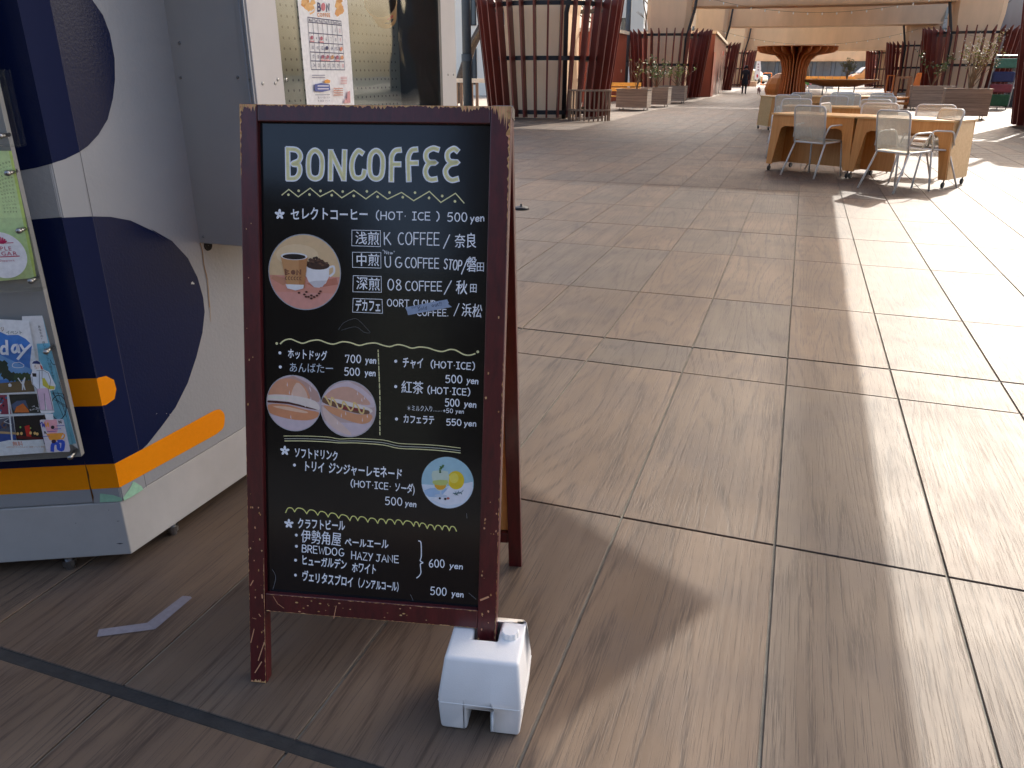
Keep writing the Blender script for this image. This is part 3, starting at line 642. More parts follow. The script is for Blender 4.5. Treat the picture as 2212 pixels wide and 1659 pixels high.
b = MB(); b.box(-1.9, XW, YC + .02, YE, 2.58, 2.6); b.build('top_panel', BOX, cab)
def pane_y(x, y): 
    pl = Plane((XW, 0, 0), (0, 1, 0), (0, 0, 1)); return pl.px(x, y)
y1 = pane_y(595, 0)[0]; y2 = pane_y(948, 60)[0]; y3 = pane_y(957, 200)[0]
b = MB(); b.box(XW - .012, XW, YC - .0005, y1, ZB + .02, 2.58); b.build('front_post', LGREY, cab, bevel=.0015)
b = MB(); b.box(XW - .012, XW, y3, YE, ZB + .02, 2.58); b.build('rear_post', LGREY, cab, bevel=.0015)
b = MB(); b.box(XW - .012, XW - .001, y1, y3, ZB + .02, 1.02); b.build('sill_panel', LGREY, cab)
b = MB(); b.box(XW - .185, XW - .012, y3 - .0, y3 + .02, ZB + .02, 2.58); b.box(XW - .011, XW - .0005, y2, y3 - .0005, 1.02, 2.58); b.build('jamb', mat('dark_jamb', rgb(84, 84, 82), .5), cab)
PEG = mat('pegboard', rgb(124, 124, 114), .6, var=.06); xp = XW - .185
b = MB(); b.box(xp - .006, xp, y1 - .1, y3, ZB + .02, 2.58); b.build('pegboard', PEG, cab)
b = MB(); b.box(xp + .0005, XW - .012, y1 - .105, y1 - .1, ZB + .02, 2.58); b.build('jamb', mat('dark_jamb', rgb(84, 84, 82), .5), cab)
b = MB()
yy = y1 - .08
while yy < y3 - .02:
    zz = 1.03
    while zz < 2.0:
        b.add([(xp + .0006, yy + .0042 * math.cos(t), zz + .0042 * math.sin(t)) for t in [i * math.pi / 4 for i in range(8)]], [tuple(range(8))]); zz += .0305
    yy += .0305
tag(b.build('peg_hole', BLACK, cab), kind='stuff')
b = MB(); b.box(XW - .009, XW - .006, y1, y2, 1.02, 2.58); b.build('window_pane', glass_mat('acrylic', (.93, .95, .94), .03, .02), cab)
for x_, z_ in [pane_y(618 - 0, 172), pane_y(600, 172)] + [(YC + .03, 1.27), (YC + .085, 1.27), (YE - .03, 1.29), (YE - .085, 1.29)]:
    b = MB(); b.lathe([(.001, .0025), (.004, .002), (.005, 0)], 10, Matrix.Translation((XW, x_, z_)) @ Matrix.Rotation(R(90), 4, 'Y')); b.build('screw', STEEL, cab)
for p in ((K1(1173, 280)), (K1(1181, 507)), (K1(1553, 505)), (K1(1638, 512)), (K1(1328, 1545)), (K1(1180, 1035)),):
    x_, z_ = PG.px(*p); b = MB(); b.lathe([(.001, .0035), (.003, .003), (.0042, 0)], 10, Matrix.Translation((x_, YC - (.004 if x_ > xa else 0), z_)) @ Matrix.Rotation(R(90), 4, 'X')); b.build('screw', STEEL, cab)
# calendar poster on the window
PW = Plane((XW - .0045, 0, 0), (0, 1, 0), (0, 0, 1)); PWc = PW
yc0 = PW.px(*K4(668, 890))[0]; yc1 = PW.px(*K4(1070, 893))[0]
cal = Flat(PW, .0012); PAPER = print_mat('paper_print', .55); poster_z = (1.16, 1.52)
T4 = lambda x, y: K4(x, y)
cw = (.86, .85, .82)
cal.polyuv([(PW.px(*T4(597, 0))[0], 1.15), (PW.px(*T4(1030, 0))[0], 1.15), (PW.px(*T4(1030, 0))[0], 1.62), (PW.px(*T4(597, 0))[0], 1.62)], cw)
NV = rgb(42, 46, 92); ORc = rgb(226, 160, 84); RD = rgb(206, 110, 120)
for bx, by, rx, ry in ((668, 30, 38, 42), (700, 60, 40, 38), (655, 10, 25, 30), (730, 20, 22, 24), (955, 40, 30, 50), (975, 85, 26, 40), (945, 110, 22, 34), (965, 5, 24, 22)):
    cal.poly([T4(bx + rx * math.cos(t) * (1 + .15 * math.sin(5 * t)), by + ry * math.sin(t) * (1 + .15 * math.cos(7 * t))) for t in [i * .35 for i in range(18)]][::-1], (ORc, rgb(232, 178, 104), rgb(214, 146, 66))[int(bx) % 3])
cal.stroke([T4(700, 50), T4(735, 55), T4(740, 100), T4(705, 120)], .004, rgb(240, 190, 120), 4)
def bletter(F, T, x, y, w, h, col, wd):
    F.stroke([T(x, y), T(x, y + h)], wd, col); F.stroke([T(x, y), T(x + w * .8, y + h * .12), T(x + w * .8, y + h * .38), T(x, y + h * .48)], wd, col, 4); F.stroke([T(x, y + h * .48), T(x + w, y + h * .6), T(x + w, y + h * .9), T(x, y + h)], wd, col, 4)
bletter(cal, T4, 772, 28, 22, 68, NV, .0055)
cal.poly([T4(820 + 19 * math.cos(t), 60 + 36 * math.sin(t)) for t in [i * .4 for i in range(16)]][::-1], RD)
cal.stroke([T4(850, 98), T4(850, 38), T4(870, 92), T4(870, 36)], .0055, NV)
cal.text('COFFEE', T4(768, 145), T4(884, 148), 34 * .248, rgb(222, 150, 90), bold=.03)
gx = [681 + (975 - 681) * i / 7 for i in range(8)]; gy = [150, 192, 285, 368, 452, 530, 606]
def gpt(i, j):
    x = 683 + i * 41.5; y = gy[j] + i * (35 / 7) * (1 - j / 6.5); x += (j / 6) * 32; return T4(x, y)
for j in range(7): cal.stroke([gpt(0, j), gpt(7, j)], .0022, NV)
for i in range(8): cal.stroke([gpt(i, 0), gpt(i, 6)], .0016, NV)
def cell(i, j, fx=.5, fy=.5):
    a, b_, c = gpt(i, j), gpt(i + 1, j), gpt(i, j + 1); return (a[0] + (b_[0] - a[0]) * fx + (c[0] - a[0]) * fy, a[1] + (b_[1] - a[1]) * fx + (c[1] - a[1]) * fy)
for i, dn in enumerate(['Mon', 'Tue', 'Wed', 'Thu', 'Fri', 'Sat', 'Sun']): cal.text(dn, cell(i, 0, .12, .8), cell(i, 0, .88, .8), 6, NV, bold=.02)
nums = [['3', '', '', '', '', '1', '2'], ['3', '4', '5', '6', '7', '8', '9'], ['10', '11', '12', '13', '14', '15', '16'], ['17', '18', '19', '20', '21', '22', '23'], ['24', '25', '26', '27', '28', '29', '30']]
blobs = {(0, 1): RD, (2, 1): RD, (3, 2): NV, (6, 2): rgb(226, 140, 84), (2, 3): RD, (3, 3): RD, (4, 3): ORc, (5, 3): RD, (6, 3): ORc}
nums[0] = ['', '', '', '', '', '1', '2']
for j in range(5):
    for i in range(7):
        if (i, j) in blobs:
            c = cell(i, j + 1); cal.poly([(c[0] + 3.0 * math.cos(t), c[1] + 4.6 * math.sin(t)) for t in [k * .7 for k in range(9)]][::-1], blobs[(i, j)])
            if blobs[(i, j)] is RD: cal.stroke([cell(i, j + 1, .1, .88), cell(i, j + 1, .9, .88)], .004, rgb(222, 160, 160))
        if nums[j][i]: cal.text(nums[j][i], cell(i, j + 1, .28 if len(nums[j][i]) > 1 else .4, .7), cell(i, j + 1, .74 if len(nums[j][i]) > 1 else .6, .7), 8, NV if i < 6 else RD, bold=.015)
for k in range(2): cal.stroke([T4(712, 655 + k * 20), T4(825, 655 + k * 20)], .0018, rgb(120, 116, 140))
cal.poly([T4(735, 735), T4(790, 722), T4(865, 735), T4(872, 785), T4(800, 800), T4(735, 795)][::-1], rgb(70, 84, 150))
cal.poly([T4(820, 700), T4(845, 690), T4(870, 700), T4(868, 722), T4(820, 722)][::-1], rgb(236, 160, 60))
for k in range(2): cal.stroke([T4(762, 748 + k * 25), T4(855, 748 + k * 25)], .003, (.75, .75, .8))
for k in range(4): cal.stroke([T4(900, 770 + k * 19), T4(980, 770 + k * 19)], .0028, rgb(206, 150, 130))
for k in range(5): cal.stroke([T4(960, 672 + k * 14), T4(1015, 672 + k * 14)], .0016, rgb(214, 150, 150))
cal.stroke([T4(736, 826), T4(865, 824)], .0012, NV)
cal.text('香川モール夜イベント', T4(760, 858), T4(868, 856), 16 * .248, rgb(110, 100, 110), bold=.0); cal.text('秋 谷町家 イベント', T4(760, 886), T4(868, 884), 16 * .248, rgb(110, 100, 110), bold=.0)
cal.poly([T4(1010, 895), T4(1020, 800), T4(1040, 790), T4(1045, 895)][::-1], rgb(214, 150, 150)); cal.poly([T4(990, 895), T4(1000, 850), T4(1018, 895)][::-1], rgb(226, 170, 168))
o = cal.build('calendar_poster', PAPER); tag(o, 'white monthly coffee calendar poster on the kiosk window', 'poster')
# paper cup hung in the window
cup = empty('paper_cup', (XW - .06, 2.42, 1.5), 'brown paper cup with navy letter and pink dot hanging tilted in the window', 'cup')
_pc = Plane((XW - .075, 0, 0), (0, 1, 0), (0, 0, 1)); _a = _pc.px(*K4(1290, 15)); _b = _pc.px(*K4(1425, 175)); ca = Vector((XW - .06, _a[0], _a[1])); cb = Vector((XW - .12, _b[0] + .05, _b[1] - .01)); ax = (cb - ca).normalized(); Mq = Matrix.Translation(ca) @ ax.to_track_quat('Z', 'Y').to_matrix().to_4x4()
KRAFT = mat('kraft_paper', rgb(205, 160, 110), .8, var=.06, scale=20); L_ = .125
b = MB(); b.lathe([(.053, 0), (.056, .002), (.056, .006), (.0535, .008), (.039, L_), (.001, L_)], 28, Mq); b.build('sleeve', KRAFT, cup, smooth=True)
b = MB(); b.lathe([(.053, 0), (.0525, .01), (.038, L_ - .01), (.001, L_ - .011)], 28, Mq); b.build('inner_wall', mat('cup_inside', rgb(150, 120, 84), .8, var=.05), cup, smooth=True)
def cup_print(th0, pts, col):
    vs = []
    for s_, t_ in pts:
        r = .0545 - .0142 * t_ / L_; q = th0 + s_ / .04; vs.append(Mq @ Vector((r * math.cos(q), r * math.sin(q), t_)))
    return vs, col
best = max(range(72), key=lambda k: ((Mq.to_3x3() @ Vector((math.cos(k * math.pi / 36), math.sin(k * math.pi / 36), 0))).dot((Vector((0, 0, 1.3)) - ca).normalized())))
th = best * math.pi / 36
b = MB()
for pts, col in (([(-.004 + .011 * math.cos(t), .028 + .013 * math.sin(t)) for t in [k * .5 for k in range(13)]], rgb(222, 84, 84)), ([(-.012, .052), (-.004, .048), (.004, .054), (.012, .050), (.016, .066), (.006, .078), (-.008, .076), (-.014, .066)], rgb(30, 38, 66))):
    vs, c = cup_print(th - .25, pts, col); n = len(vs); cen = sum(vs, Vector()) / n
    out = (Mq.to_3x3() @ Vector((math.cos(th), math.sin(th), 0))) * .0008
    b.add([v + out for v in vs] + [cen + out * 1.3], [(i, (i + 1) % n, n) for i in range(n)], c)
b.build('printed_mark', PAPER, cup)
b = MB(); b.tube([ca + Vector((0, 0, .045)), ca + Vector((0, .02, .5))], .0008, 4); b.build('string', mat('string', rgb(200, 190, 170), .8), cup)

# ================================================================ LEAFLET RACK
RG = mat('rack_grey', rgb(132, 132, 130), .5, var=.08, scale=4); PR = PA.shifted(.075)
rack = empty('leaflet_rack', tuple(PR.P(PR.px(160, 900)[0], .3)), 'grey leaflet rack board with clear holders on the kiosk front', 'rack')
ux = lambda x, y: PR.px(x, y)
e0 = ux(176, 985); e1 = ux(3, 118)
b = MB(); b.slab(PR, [(e0[0] - 1.0, ux(100, 1000)[1] + .0), (e0[0], e0[1] - .002), (e0[0], 1.9), (e0[0] - 1.0, 1.9)], -.02, 0); b.build('back_board', RG, rack, bevel=.001)
b = MB(); 
for z in (.45, 1.0, 1.5): b.slab(PR, [(e0[0] - .3, z), (e0[0] - .25, z), (e0[0] - .25, z + .05), (e0[0] - .3, z + .05)], -.074, -.0205)
b.build('bracket', RG, rack)
ACR = glass_mat('clear_holder', (.96, .97, .97), .02, .02)
PH = PR.shifted(.03)
def holder(pts, name='clear_holder'):
    uv = [PH.px(*p) for p in pts]; x0, x1 = min(p[0] for p in uv), max(p[0] for p in uv); z0, z1 = min(p[1] for p in uv), max(p[1] for p in uv)
    b = MB(); b.slab(PH, [(x0, z0), (x1, z0), (x1, z1), (x0, z1)], 0, .003); b.slab(PH, [(x0, z0), (x1, z0), (x1, z0 + .003), (x0, z0 + .003)], -.029, -.0005)
    b.slab(PH, [(x1 - .003, z0 + .0035), (x1, z0 + .0035), (x1, z1), (x1 - .003, z1)], -.029, -.0005)
    h = b.build(name, ACR, rack); h.parent = rack
    return x0, x1, z0, z1
h1 = holder([(-300, 640), (78, 605), (55, 470)]); h2 = holder([(-300, 1000), (164, 986), (110, 752)]); h3 = holder([(-300, 320), (29, 301), (8, 150)])
def bolt(x, y, pl=PH):
    a, z = pl.px(x, y); b = MB(); c = PR.P(a, z, 0); n_ = PR.n; b.tube([c, c + n_ * .042], .0045, 10); b.lathe([(.001, .046), (.005, .045), (.0065, .041), (.0065, .036)], 10, Matrix.Translation(c) @ n_.to_track_quat('Z', 'Y').to_matrix().to_4x4()); b.build('bolt', STEEL, rack, smooth=True)
for p in ((21, 373), (45, 497), (5, 293), (70, 605), (103, 757), (155, 984)): bolt(*p)
# green leaflet
PL1 = PR.shifted(.012); f = Flat(PL1)
gcol = rgb(212, 234, 166)
f.poly([K1(-600, 1010), K1(0, 985), K1(62, 985), K1(200, 1659), (77, 600), (0, 607), (-200, 615)][::-1], gcol)
f.poly([K1(58, 985), K1(76, 985), K1(215, 1659), (79, 603), (75, 603)][::-1], rgb(206, 226, 120))
for k, (xa_, ya_, xb_, yb_) in enumerate([(5, 1070, 60, 1400), (25, 1060, 78, 1400), (45, 1055, 98, 1400), (66, 1050, 115, 1400), (-12, 1080, 40, 1400)]):
    f.text('をいつもからだにやさしいです', K1(xa_ - 12, ya_), K1(xb_ - 12, yb_), 5, rgb(70, 96, 60), vertical=True, bold=0)
o = f.build('leaflet', PAPER); tag(o, 'pale green leaflet with vertical lines of text in the rack', 'leaflet')
# round vinegar sticker
PL2 = PR.shifted(.0345); f = Flat(PL2); c = K2(15, 218)
f.conv = None; cu = PL2.px(*c); ru = (Vector(PL2.px(*K2(221, 225))) - Vector(cu)).length
f.polyuv([(cu[0] + ru * math.cos(t), cu[1] + ru * math.sin(t)) for t in [k * math.pi / 20 for k in range(40)]], (.86, .85, .84))
CR = rgb(186, 30, 84)
for a in range(-4, 5): f.strokeuv([(cu[0] + .02 * math.sin(a * .3) * .5, cu[1] + ru * .52), (cu[0] + ru * .33 * math.sin(a * .32), cu[1] + ru * .5 + ru * .28 * math.cos(a * .3))], .0035, CR)
f.strokeuv([(cu[0] - ru * .6, cu[1] + ru * .5), (cu[0] + ru * .58, cu[1] + ru * .53)], .0016, CR); f.strokeuv([(cu[0] - ru * .7, cu[1] - ru * .08), (cu[0] + ru * .7, cu[1] - ru * .05)], .002, CR)
f.text('APPLE', K2(-75, 178), K2(104, 178), 34 * .2645, CR, bold=.0); f.text('VINEGAR', K2(-135, 222), K2(152, 218), 34 * .2645, CR, bold=.0); f.text('Music Support', K2(-110, 270), K2(126, 266), 17 * .2645, CR, bold=.0)
o = f.build('round_sticker', PAPER); tag(o, 'round white sticker with crimson lettering on the green leaflet holder', 'sticker')
# lower leaflets
PL3 = PR.shifted(.010); f = Flat(PL3)
f.poly([K2(180, 715), K2(345, 710), K2(640, 1800), (155, 960), (60, 965)][::-1], (.8, .79, .77))
f.poly([K2(300, 940), K2(405, 935), (165, 958), (110, 960)][::-1], rgb(120, 190, 212))
f.poly([K2(348, 712), K2(405, 935), (158, 960), (150, 960)][::-1], rgb(130, 196, 216))
for k in range(5): f.stroke([K2(430 + k * 14, 1320 + 90 * math.sin(k)), K2(520 + k * 8, 1480 + 60 * math.cos(k * 2))], .0012, rgb(30, 40, 60))
wx = [K2(480 + 62 * math.cos(t), 1460 + 100 * math.sin(t)) for t in [k * .35 for k in range(19)]]; f.stroke(wx, .002, rgb(25, 35, 50))
f.stroke([K2(430, 1340), K2(520, 1350), K2(545, 1460), K2(470, 1400), K2(430, 1340)], .0014, rgb(25, 35, 50)); f.stroke([K2(412, 1070), K2(430, 1105), K2(452, 1110)], .0014, rgb(25, 35, 50), 3)
f.text('あなたの“ほしい暮らし”は何ですか？', K2(305, 790), K2(432, 1240), 7, rgb(30, 30, 34), vertical=True, bold=.01)
o = f.build('leaflet', PAPER); tag(o, 'light blue leaflet with a bicycle drawing, rearmost in the lower holder', 'leaflet')
PL4 = PR.shifted(.015); f = Flat(PL4)
f.poly([K2(-500, 775), K2(0, 740), K2(235, 752), K3(420, 330), K3(500, 372), K3(0, 400), K3(-500, 430)][::-1], (.86, .86, .85))
SKY = [K2(-500, 820), K2(0, 842), K2(60, 870), K2(150, 868), K2(210, 900), K2(262, 950), K2(245, 1100), K2(262, 1215), K2(285, 1330), K2(0, 1350), K2(-500, 1370)]
f.poly(SKY[::-1], rgb(72, 130, 204)); f.poly([K2(-500, 1050), K2(0, 1030), K2(150, 1100), K2(262, 1150), K2(270, 1230), K2(-500, 1240)][::-1], rgb(120, 170, 220))
for bx, by, r_ in ((15, 1130, 55), (-40, 1150, 60), (95, 1210, 40), (150, 1215, 38), (210, 1210, 36), (255, 1212, 26), (50, 1190, 40)): f.poly([K2(bx + r_ * math.cos(t) * (1 + .2 * math.sin(7 * t)), by + r_ * math.sin(t) * (1 + .2 * math.cos(6 * t))) for t in [k * .4 for k in range(16)]][::-1], rgb(38, 56, 42) if r_ > 39 else rgb(58, 78, 48))
f.poly([K2(-500, 1270), K2(0, 1262), K2(268, 1235), K2(285, 1330), K2(0, 1350), K2(-500, 1370)][::-1], rgb(126, 104, 70))
f.poly([K2(255, 1150), K2(262, 1245), K2(268, 1238)][::-1], rgb(58, 78, 48))
for (x0_, y0_, x1_, y1_, col) in ((-500, 1360, 60, 1520, rgb(150, 60, 80)), (75, 1350, 330, 1510, rgb(46, 50, 44)), (-500, 1530, 105, 1760, rgb(96, 100, 116)), (112, 1520, 380, 1765, rgb(24, 20, 20))):
    dx = (y0_ - 1350) * .0; f.poly([K2(x0_, y0_ + 5), K2(x1_, y0_ - 3), K2(x1_ + 35, y1_ - 6), K2(x0_ + 30, y1_)][::-1], col)
f.poly([K2(120, 1500), K2(135, 1455), K2(190, 1425), K2(235, 1480), K2(240, 1500)][::-1], rgb(226, 120, 50)); f.poly([K2(92, 1440), K2(140, 1405), K2(210, 1400), K2(235, 1470), K2(190, 1425), K2(135, 1455), K2(118, 1490)][::-1], rgb(84, 100, 130))
for k in range(14): 
    q = (random.uniform(250, 325), random.uniform(1440, 1500)); f.ell(K2(*q), 1.8, 1.3, (random.uniform(.3, .7),) * 3)
for k in range(16): q = (random.uniform(-5, 55), random.uniform(1370, 1505)); f.ell(K2(*q), 2.6, 2.6, random.choice([rgb(220, 220, 220), rgb(190, 40, 60), rgb(60, 120, 160), rgb(40, 40, 60)]), 7)
f.poly([K2(205, 1610), K2(245, 1600), K2(262, 1700), K2(225, 1705)][::-1], rgb(214, 40, 30)); f.stroke([K3(150, 245), K3(345, 262)], .008, rgb(96, 20, 20))
for q in ((150, 218), (180, 216), (255, 212), (290, 214), (310, 220)): f.ell(K3(*q), 3, 3.4, rgb(255, 200, 120), 9)
f.ell(K3(172, 165), 2, 2, rgb(160, 220, 110), 8); f.ell(K3(255, 172), 1.5, 1.5, rgb(170, 220, 110), 8)
f.stroke([K3(-30, 205), K3(130, 215)], .006, rgb(206, 170, 120)); 
for q in range(14): f.ell(K3(random.uniform(-5, 125), random.uniform(120, 190)), 2.5, 4, random.choice([rgb(60, 60, 80), rgb(120, 90, 80), rgb(40, 70, 120)]), 7)
f.poly([K3(-10, 215), K3(135, 225), K3(140, 262), K3(10, 290)][::-1], rgb(50, 80, 150)); f.stroke([K3(0, 95), K3(100, 80), K3(40, 120), K3(100, 140)], .0022, (.8, .8, .8))
f.stroke([K2(70, 1345), K2(110, 1765)], .0035, (.86, .86, .86)); f.stroke([K2(-500, 1350), K2(0, 1345), K2(300, 1330)], .0035, (.86, .86, .86)); f.stroke([K2(-100, 1530), K2(360, 1510)], .0035, (.86, .86, .86))
f.poly([K3(-500, 330), K3(0, 285), K3(80, 268), K3(200, 270), K3(360, 262), K3(372, 330), K3(360, 372), K3(0, 398), K3(-500, 425)][::-1], (.86, .86, .85))
f.text('無料', K3(112, 314), K3(198, 312), 30 * .2645, rgb(216, 110, 60), bold=.02); f.text('小学生以下やってみよう！体験イベント開催', K3(60, 332), K3(372, 328), 3, rgb(200, 140, 90), bold=0)
f.text('ソンジ', K2(-45, 835), K2(48, 832), 32 * .2645, rgb(150, 110, 60), bold=.01); f.text('イベント', K2(60, 855), K2(195, 855), 24 * .2645, rgb(90, 110, 110), bold=.01)
# "day" lettering
wv = (.88, .88, .9)
f.stroke([K2(62, 910), K2(68, 1020)], .006, wv); f.stroke([K2(64, 965), K2(35, 955), K2(18, 985), K2(28, 1015), K2(66, 1010)], .006, wv, 4)
f.stroke([K2(150, 945), K2(120, 950), K2(108, 985), K2(125, 1005), K2(150, 985), K2(152, 945), K2(165, 1005)], .006, wv, 4); f.stroke([K2(178, 945), K2(205, 985)], .006, wv); f.stroke([K2(262, 940), K2(215, 985), K2(155, 1058)], .006, wv, 4)
f.stroke([K2(110, 1105), K2(125, 1090), K2(150, 1088), K2(165, 1085), K2(185, 1095), K2(203, 1108), K2(195, 1125), K2(150, 1130), K2(115, 1122)], .0016, wv, 3, True)
# dancing white figure
f.poly([K2(150, 1215), K2(160, 1210), K2(185, 1250), K2(210, 1205), K2(217, 1212), K2(205, 1265), K2(218, 1310), K2(210, 1312), K2(200, 1285), K2(197, 1312), K2(188, 1312), K2(188, 1265)][::-1], wv)
f.poly([K2(75, 1265), K2(90, 1255), K2(105, 1270), K2(100, 1285), K2(80, 1285)][::-1], wv)
o = f.build('leaflet', PAPER); tag(o, 'white event leaflet with blue sky photo and four small pictures', 'leaflet')
PL5 = PR.shifted(.0345)
f = Flat(PL5)
OUT = [(255, 1085), (285, 1075), (325, 1085), (340, 1110), (355, 1150), (400, 1170), (425, 1220), (455, 1280), (450, 1315), (410, 1325), (430, 1420), (445, 1500), (395, 1510), (335, 1505), (325, 1480), (310, 1400), (295, 1310), (262, 1270), (250, 1200), (265, 1160)]
f.poly([K2(*p) for p in OUT][::-1], (.86, .86, .86), 0)
f.poly([K2(*p) for p in [(302, 1305), (395, 1300), (425, 1420), (435, 1480), (385, 1480), (372, 1400), (362, 1345), (368, 1480), (330, 1480)]][::-1], rgb(222, 190, 208))
f.poly([K2(*p) for p in [(300, 1160), (350, 1155), (395, 1180), (415, 1240), (400, 1300), (300, 1308), (268, 1270), (262, 1210)]][::-1], rgb(228, 234, 240))
f.poly([K2(*p) for p in [(345, 1222), (365, 1220), (400, 1280), (448, 1288), (445, 1312), (400, 1312), (350, 1280)]][::-1], rgb(206, 194, 74))
f.ell(K2(303, 1125), 6.3, 6.6, rgb(238, 224, 212)); f.poly([K2(*p) for p in [(325, 1105), (345, 1125), (352, 1150), (335, 1145)]][::-1], rgb(206, 76, 50))
f.poly([K2(*p) for p in [(262, 1102), (275, 1083), (300, 1078), (325, 1088), (332, 1108), (300, 1104)]][::-1], rgb(40, 56, 110)); f.poly([K2(*p) for p in [(264, 1180), (298, 1182), (298, 1210), (268, 1208)]][::-1], rgb(40, 36, 36))
BKL = rgb(40, 40, 46)
for s_ in ([(300, 1160), (350, 1155), (395, 1180), (415, 1240), (405, 1300)], [(300, 1308), (268, 1270), (262, 1210)], [(345, 1150), (345, 1225)], [(362, 1345), (375, 1480)], [(302, 1308), (330, 1480)], [(395, 1303), (436, 1480)], [(332, 1482), (440, 1482)], [(322, 1165), (325, 1305)], [(290, 1112), (287, 1125), (292, 1127)], [(295, 1138), (303, 1137)]): f.stroke([K2(*p) for p in s_], .0009, BKL)
f.poly([K2(365, 1512), K2(435, 1510), K2(440, 1560), K2(380, 1560)][::-1], (.86, .86, .86))
o = f.build('sticker_figure', PAPER); tag(o, 'cut-out sticker of a drawn woman in a navy cap on the lower leaflet holder', 'sticker')
f = Flat(PL5.shifted(.001)); 
f.poly([K3(*p) for p in [(325, 115), (335, 108), (505, 102), (520, 108), (575, 355), (568, 370), (390, 372), (378, 362)]][::-1], rgb(216, 208, 212))
f.poly([K3(*p) for p in [(370, 112), (455, 105), (470, 160), (465, 215), (395, 215), (370, 160)]][::-1], rgb(238, 170, 176), 3)
f.poly([K3(*p) for p in [(378, 222), (520, 215), (495, 265), (450, 285), (405, 272)]][::-1], rgb(240, 160, 60), 0); f.stroke([K3(505, 222), K3(528, 232), K3(515, 262), K3(488, 262)], .003, rgb(240, 160, 60), 3)
f.stroke([K3(428, 360), K3(430, 320), K3(445, 300), K3(475, 310), K3(480, 345), K3(510, 350), K3(515, 290), K3(480, 285)], .0085, rgb(50, 84, 190), 3)
f.stroke([K3(330, 145), K3(345, 128), K3(350, 168), K3(360, 138), K3(366, 168)], .0024, rgb(70, 70, 170), 3); f.stroke([K3(366, 130), K3(380, 165), K3(392, 128), K3(398, 165)], .0024, rgb(240, 160, 60), 3)
f.ell(K3(431, 170), 4, 3.8, BKL); f.ell(K3(440, 285), 5, 4, rgb(60, 40, 60)); f.text('N', K3(482, 138), K3(510, 136), 22 * .2645, BKL, bold=.06); f.text('R', K3(365, 222), K3(388, 220), 20 * .2645, BKL, bold=.05)
for a_, b_ in (((465, 158), (525, 155)), ((440, 185), (498, 180)), ((388, 205), (462, 200)), ((350, 245), (405, 240))): f.stroke([K3(*a_), K3(*b_)], .0015, rgb(60, 70, 170))
o = f.build('printed_card', PAPER); tag(o, 'small card with pink, orange and blue shapes on the lowest holder', 'card')

# ================================================================ MENU BOARD
TH, LEAN, BW, BH = .2226, .2384, .5643, 1.2746
br_ = Vector((math.cos(TH), math.sin(TH), 0)); bn = Vector((-math.sin(TH), math.cos(TH), 0)); bo = Vector((-1.0264, 1.1118, 0))
bup = Vector((0, 0, math.cos(LEAN))) + bn * math.sin(LEAN)
PB = Plane(bo, br_, bup)            # front face of the front frame; normal towards the viewer
MAROON = wood_mat('maroon_painted_wood', rgb(60, 14, 17), rgb(88, 24, 26), .34, 'Z', 2.0, .0002, coat=.35)
RAW = print_mat('bare_wood_chip', .7)
BPAN = mat('black_marker_panel', (.004, .0045, .006), .13, var=.3, scale=3, bump=.0009, bscale=2.2, spec=.5)
PLY = wood_mat('plywood_orange', rgb(196, 138, 76), rgb(214, 160, 98), .6, 'Z', 2)
board = empty('menu_board', tuple(bo), 'folding dark red wooden menu board with handwritten black panel', 'signboard')
def bar(pl, u0, u1, v0, v1, d0, d1, name, m, bev=.0022):
    b = MB(); b.slab(pl, [(u0, v0), (u1, v0), (u1, v1), (u0, v1)], d0, d1)
    # give the grain its own run: object space follows the bar
    return b.build(name, m, board, bevel=bev)
_, pv_t = PB.px(800, 262); _, pv_b = PB.px(*KB(700, 40)); uL = PB.px(575, 1300)[0]; uL2 = PB.px(552, 240)[0]; SW = .0385
uR = BW - .0415
rail_top = PB.px(*KB(250, 62))[1]; rail_bot = PB.px(*KB(250, 182))[1]; vt = PB.px(555, 262)[1]
TK = .03
bar(PB, 0, SW, 0.0, BH, -TK, 0, 'stile', MAROON); bar(PB, uR, BW, .012, BH, -TK, 0, 'stile', MAROON)
bar(PB, SW + .0003, uR - .0003, vt, BH - .0006, -TK, -.0006, 'rail', MAROON); bar(PB, SW + .0003, uR - .0003, rail_bot, rail_top, -TK, -.0006, 'rail', MAROON)
bar(PB, SW - .004, uR + .004, rail_top - .004, vt + .004, -.019, -.014, 'panel', BPAN, 0)
bar(PB, SW - .004, uR + .004, rail_top - .004, vt + .004, -.023, -.0195, 'backing_board', PLY, 0)
# rear frame
b0u = 1.25; topc = PB.P(0, b0u + .008, -TK - .012); foot = bo + bn * .545 + br_ * .006
rv = (topc - foot).normalized(); PBr = Plane(foot, br_, rv); BHr = (topc - foot).length
for u0_, u1_ in ((0, .036), (BW - .036, BW)): bar(PBr, u0_, u1_, 0, BHr, -.0, .026, 'stile', MAROON)
bar(PBr, .0363, BW - .0363, BHr - .04, BHr - .001, .001, .025, 'rail', MAROON); bar(PBr, .0363, BW - .0363, .09, .125, .001, .025, 'rail', MAROON)
bar(PBr, .033, BW - .033, .121, BHr - .036, .006, .010, 'backing_board', PLY, 0); bar(PBr, .033, BW - .033, .121, BHr - .036, .0102, .0125, 'panel', BPAN, 0) if False else None
for u_ in (.05, BW - .05):
    b = MB(); c = PB.P(u_, BH, -TK * .5); c2 = PBr.P(u_, BHr, .013); b.tube([PB.P(u_ - .02, BH + .001, -TK - .004), PB.P(u_ + .02, BH + .001, -TK - .004)], .004, 10); b.build('hinge', STEEL, board, smooth=True)
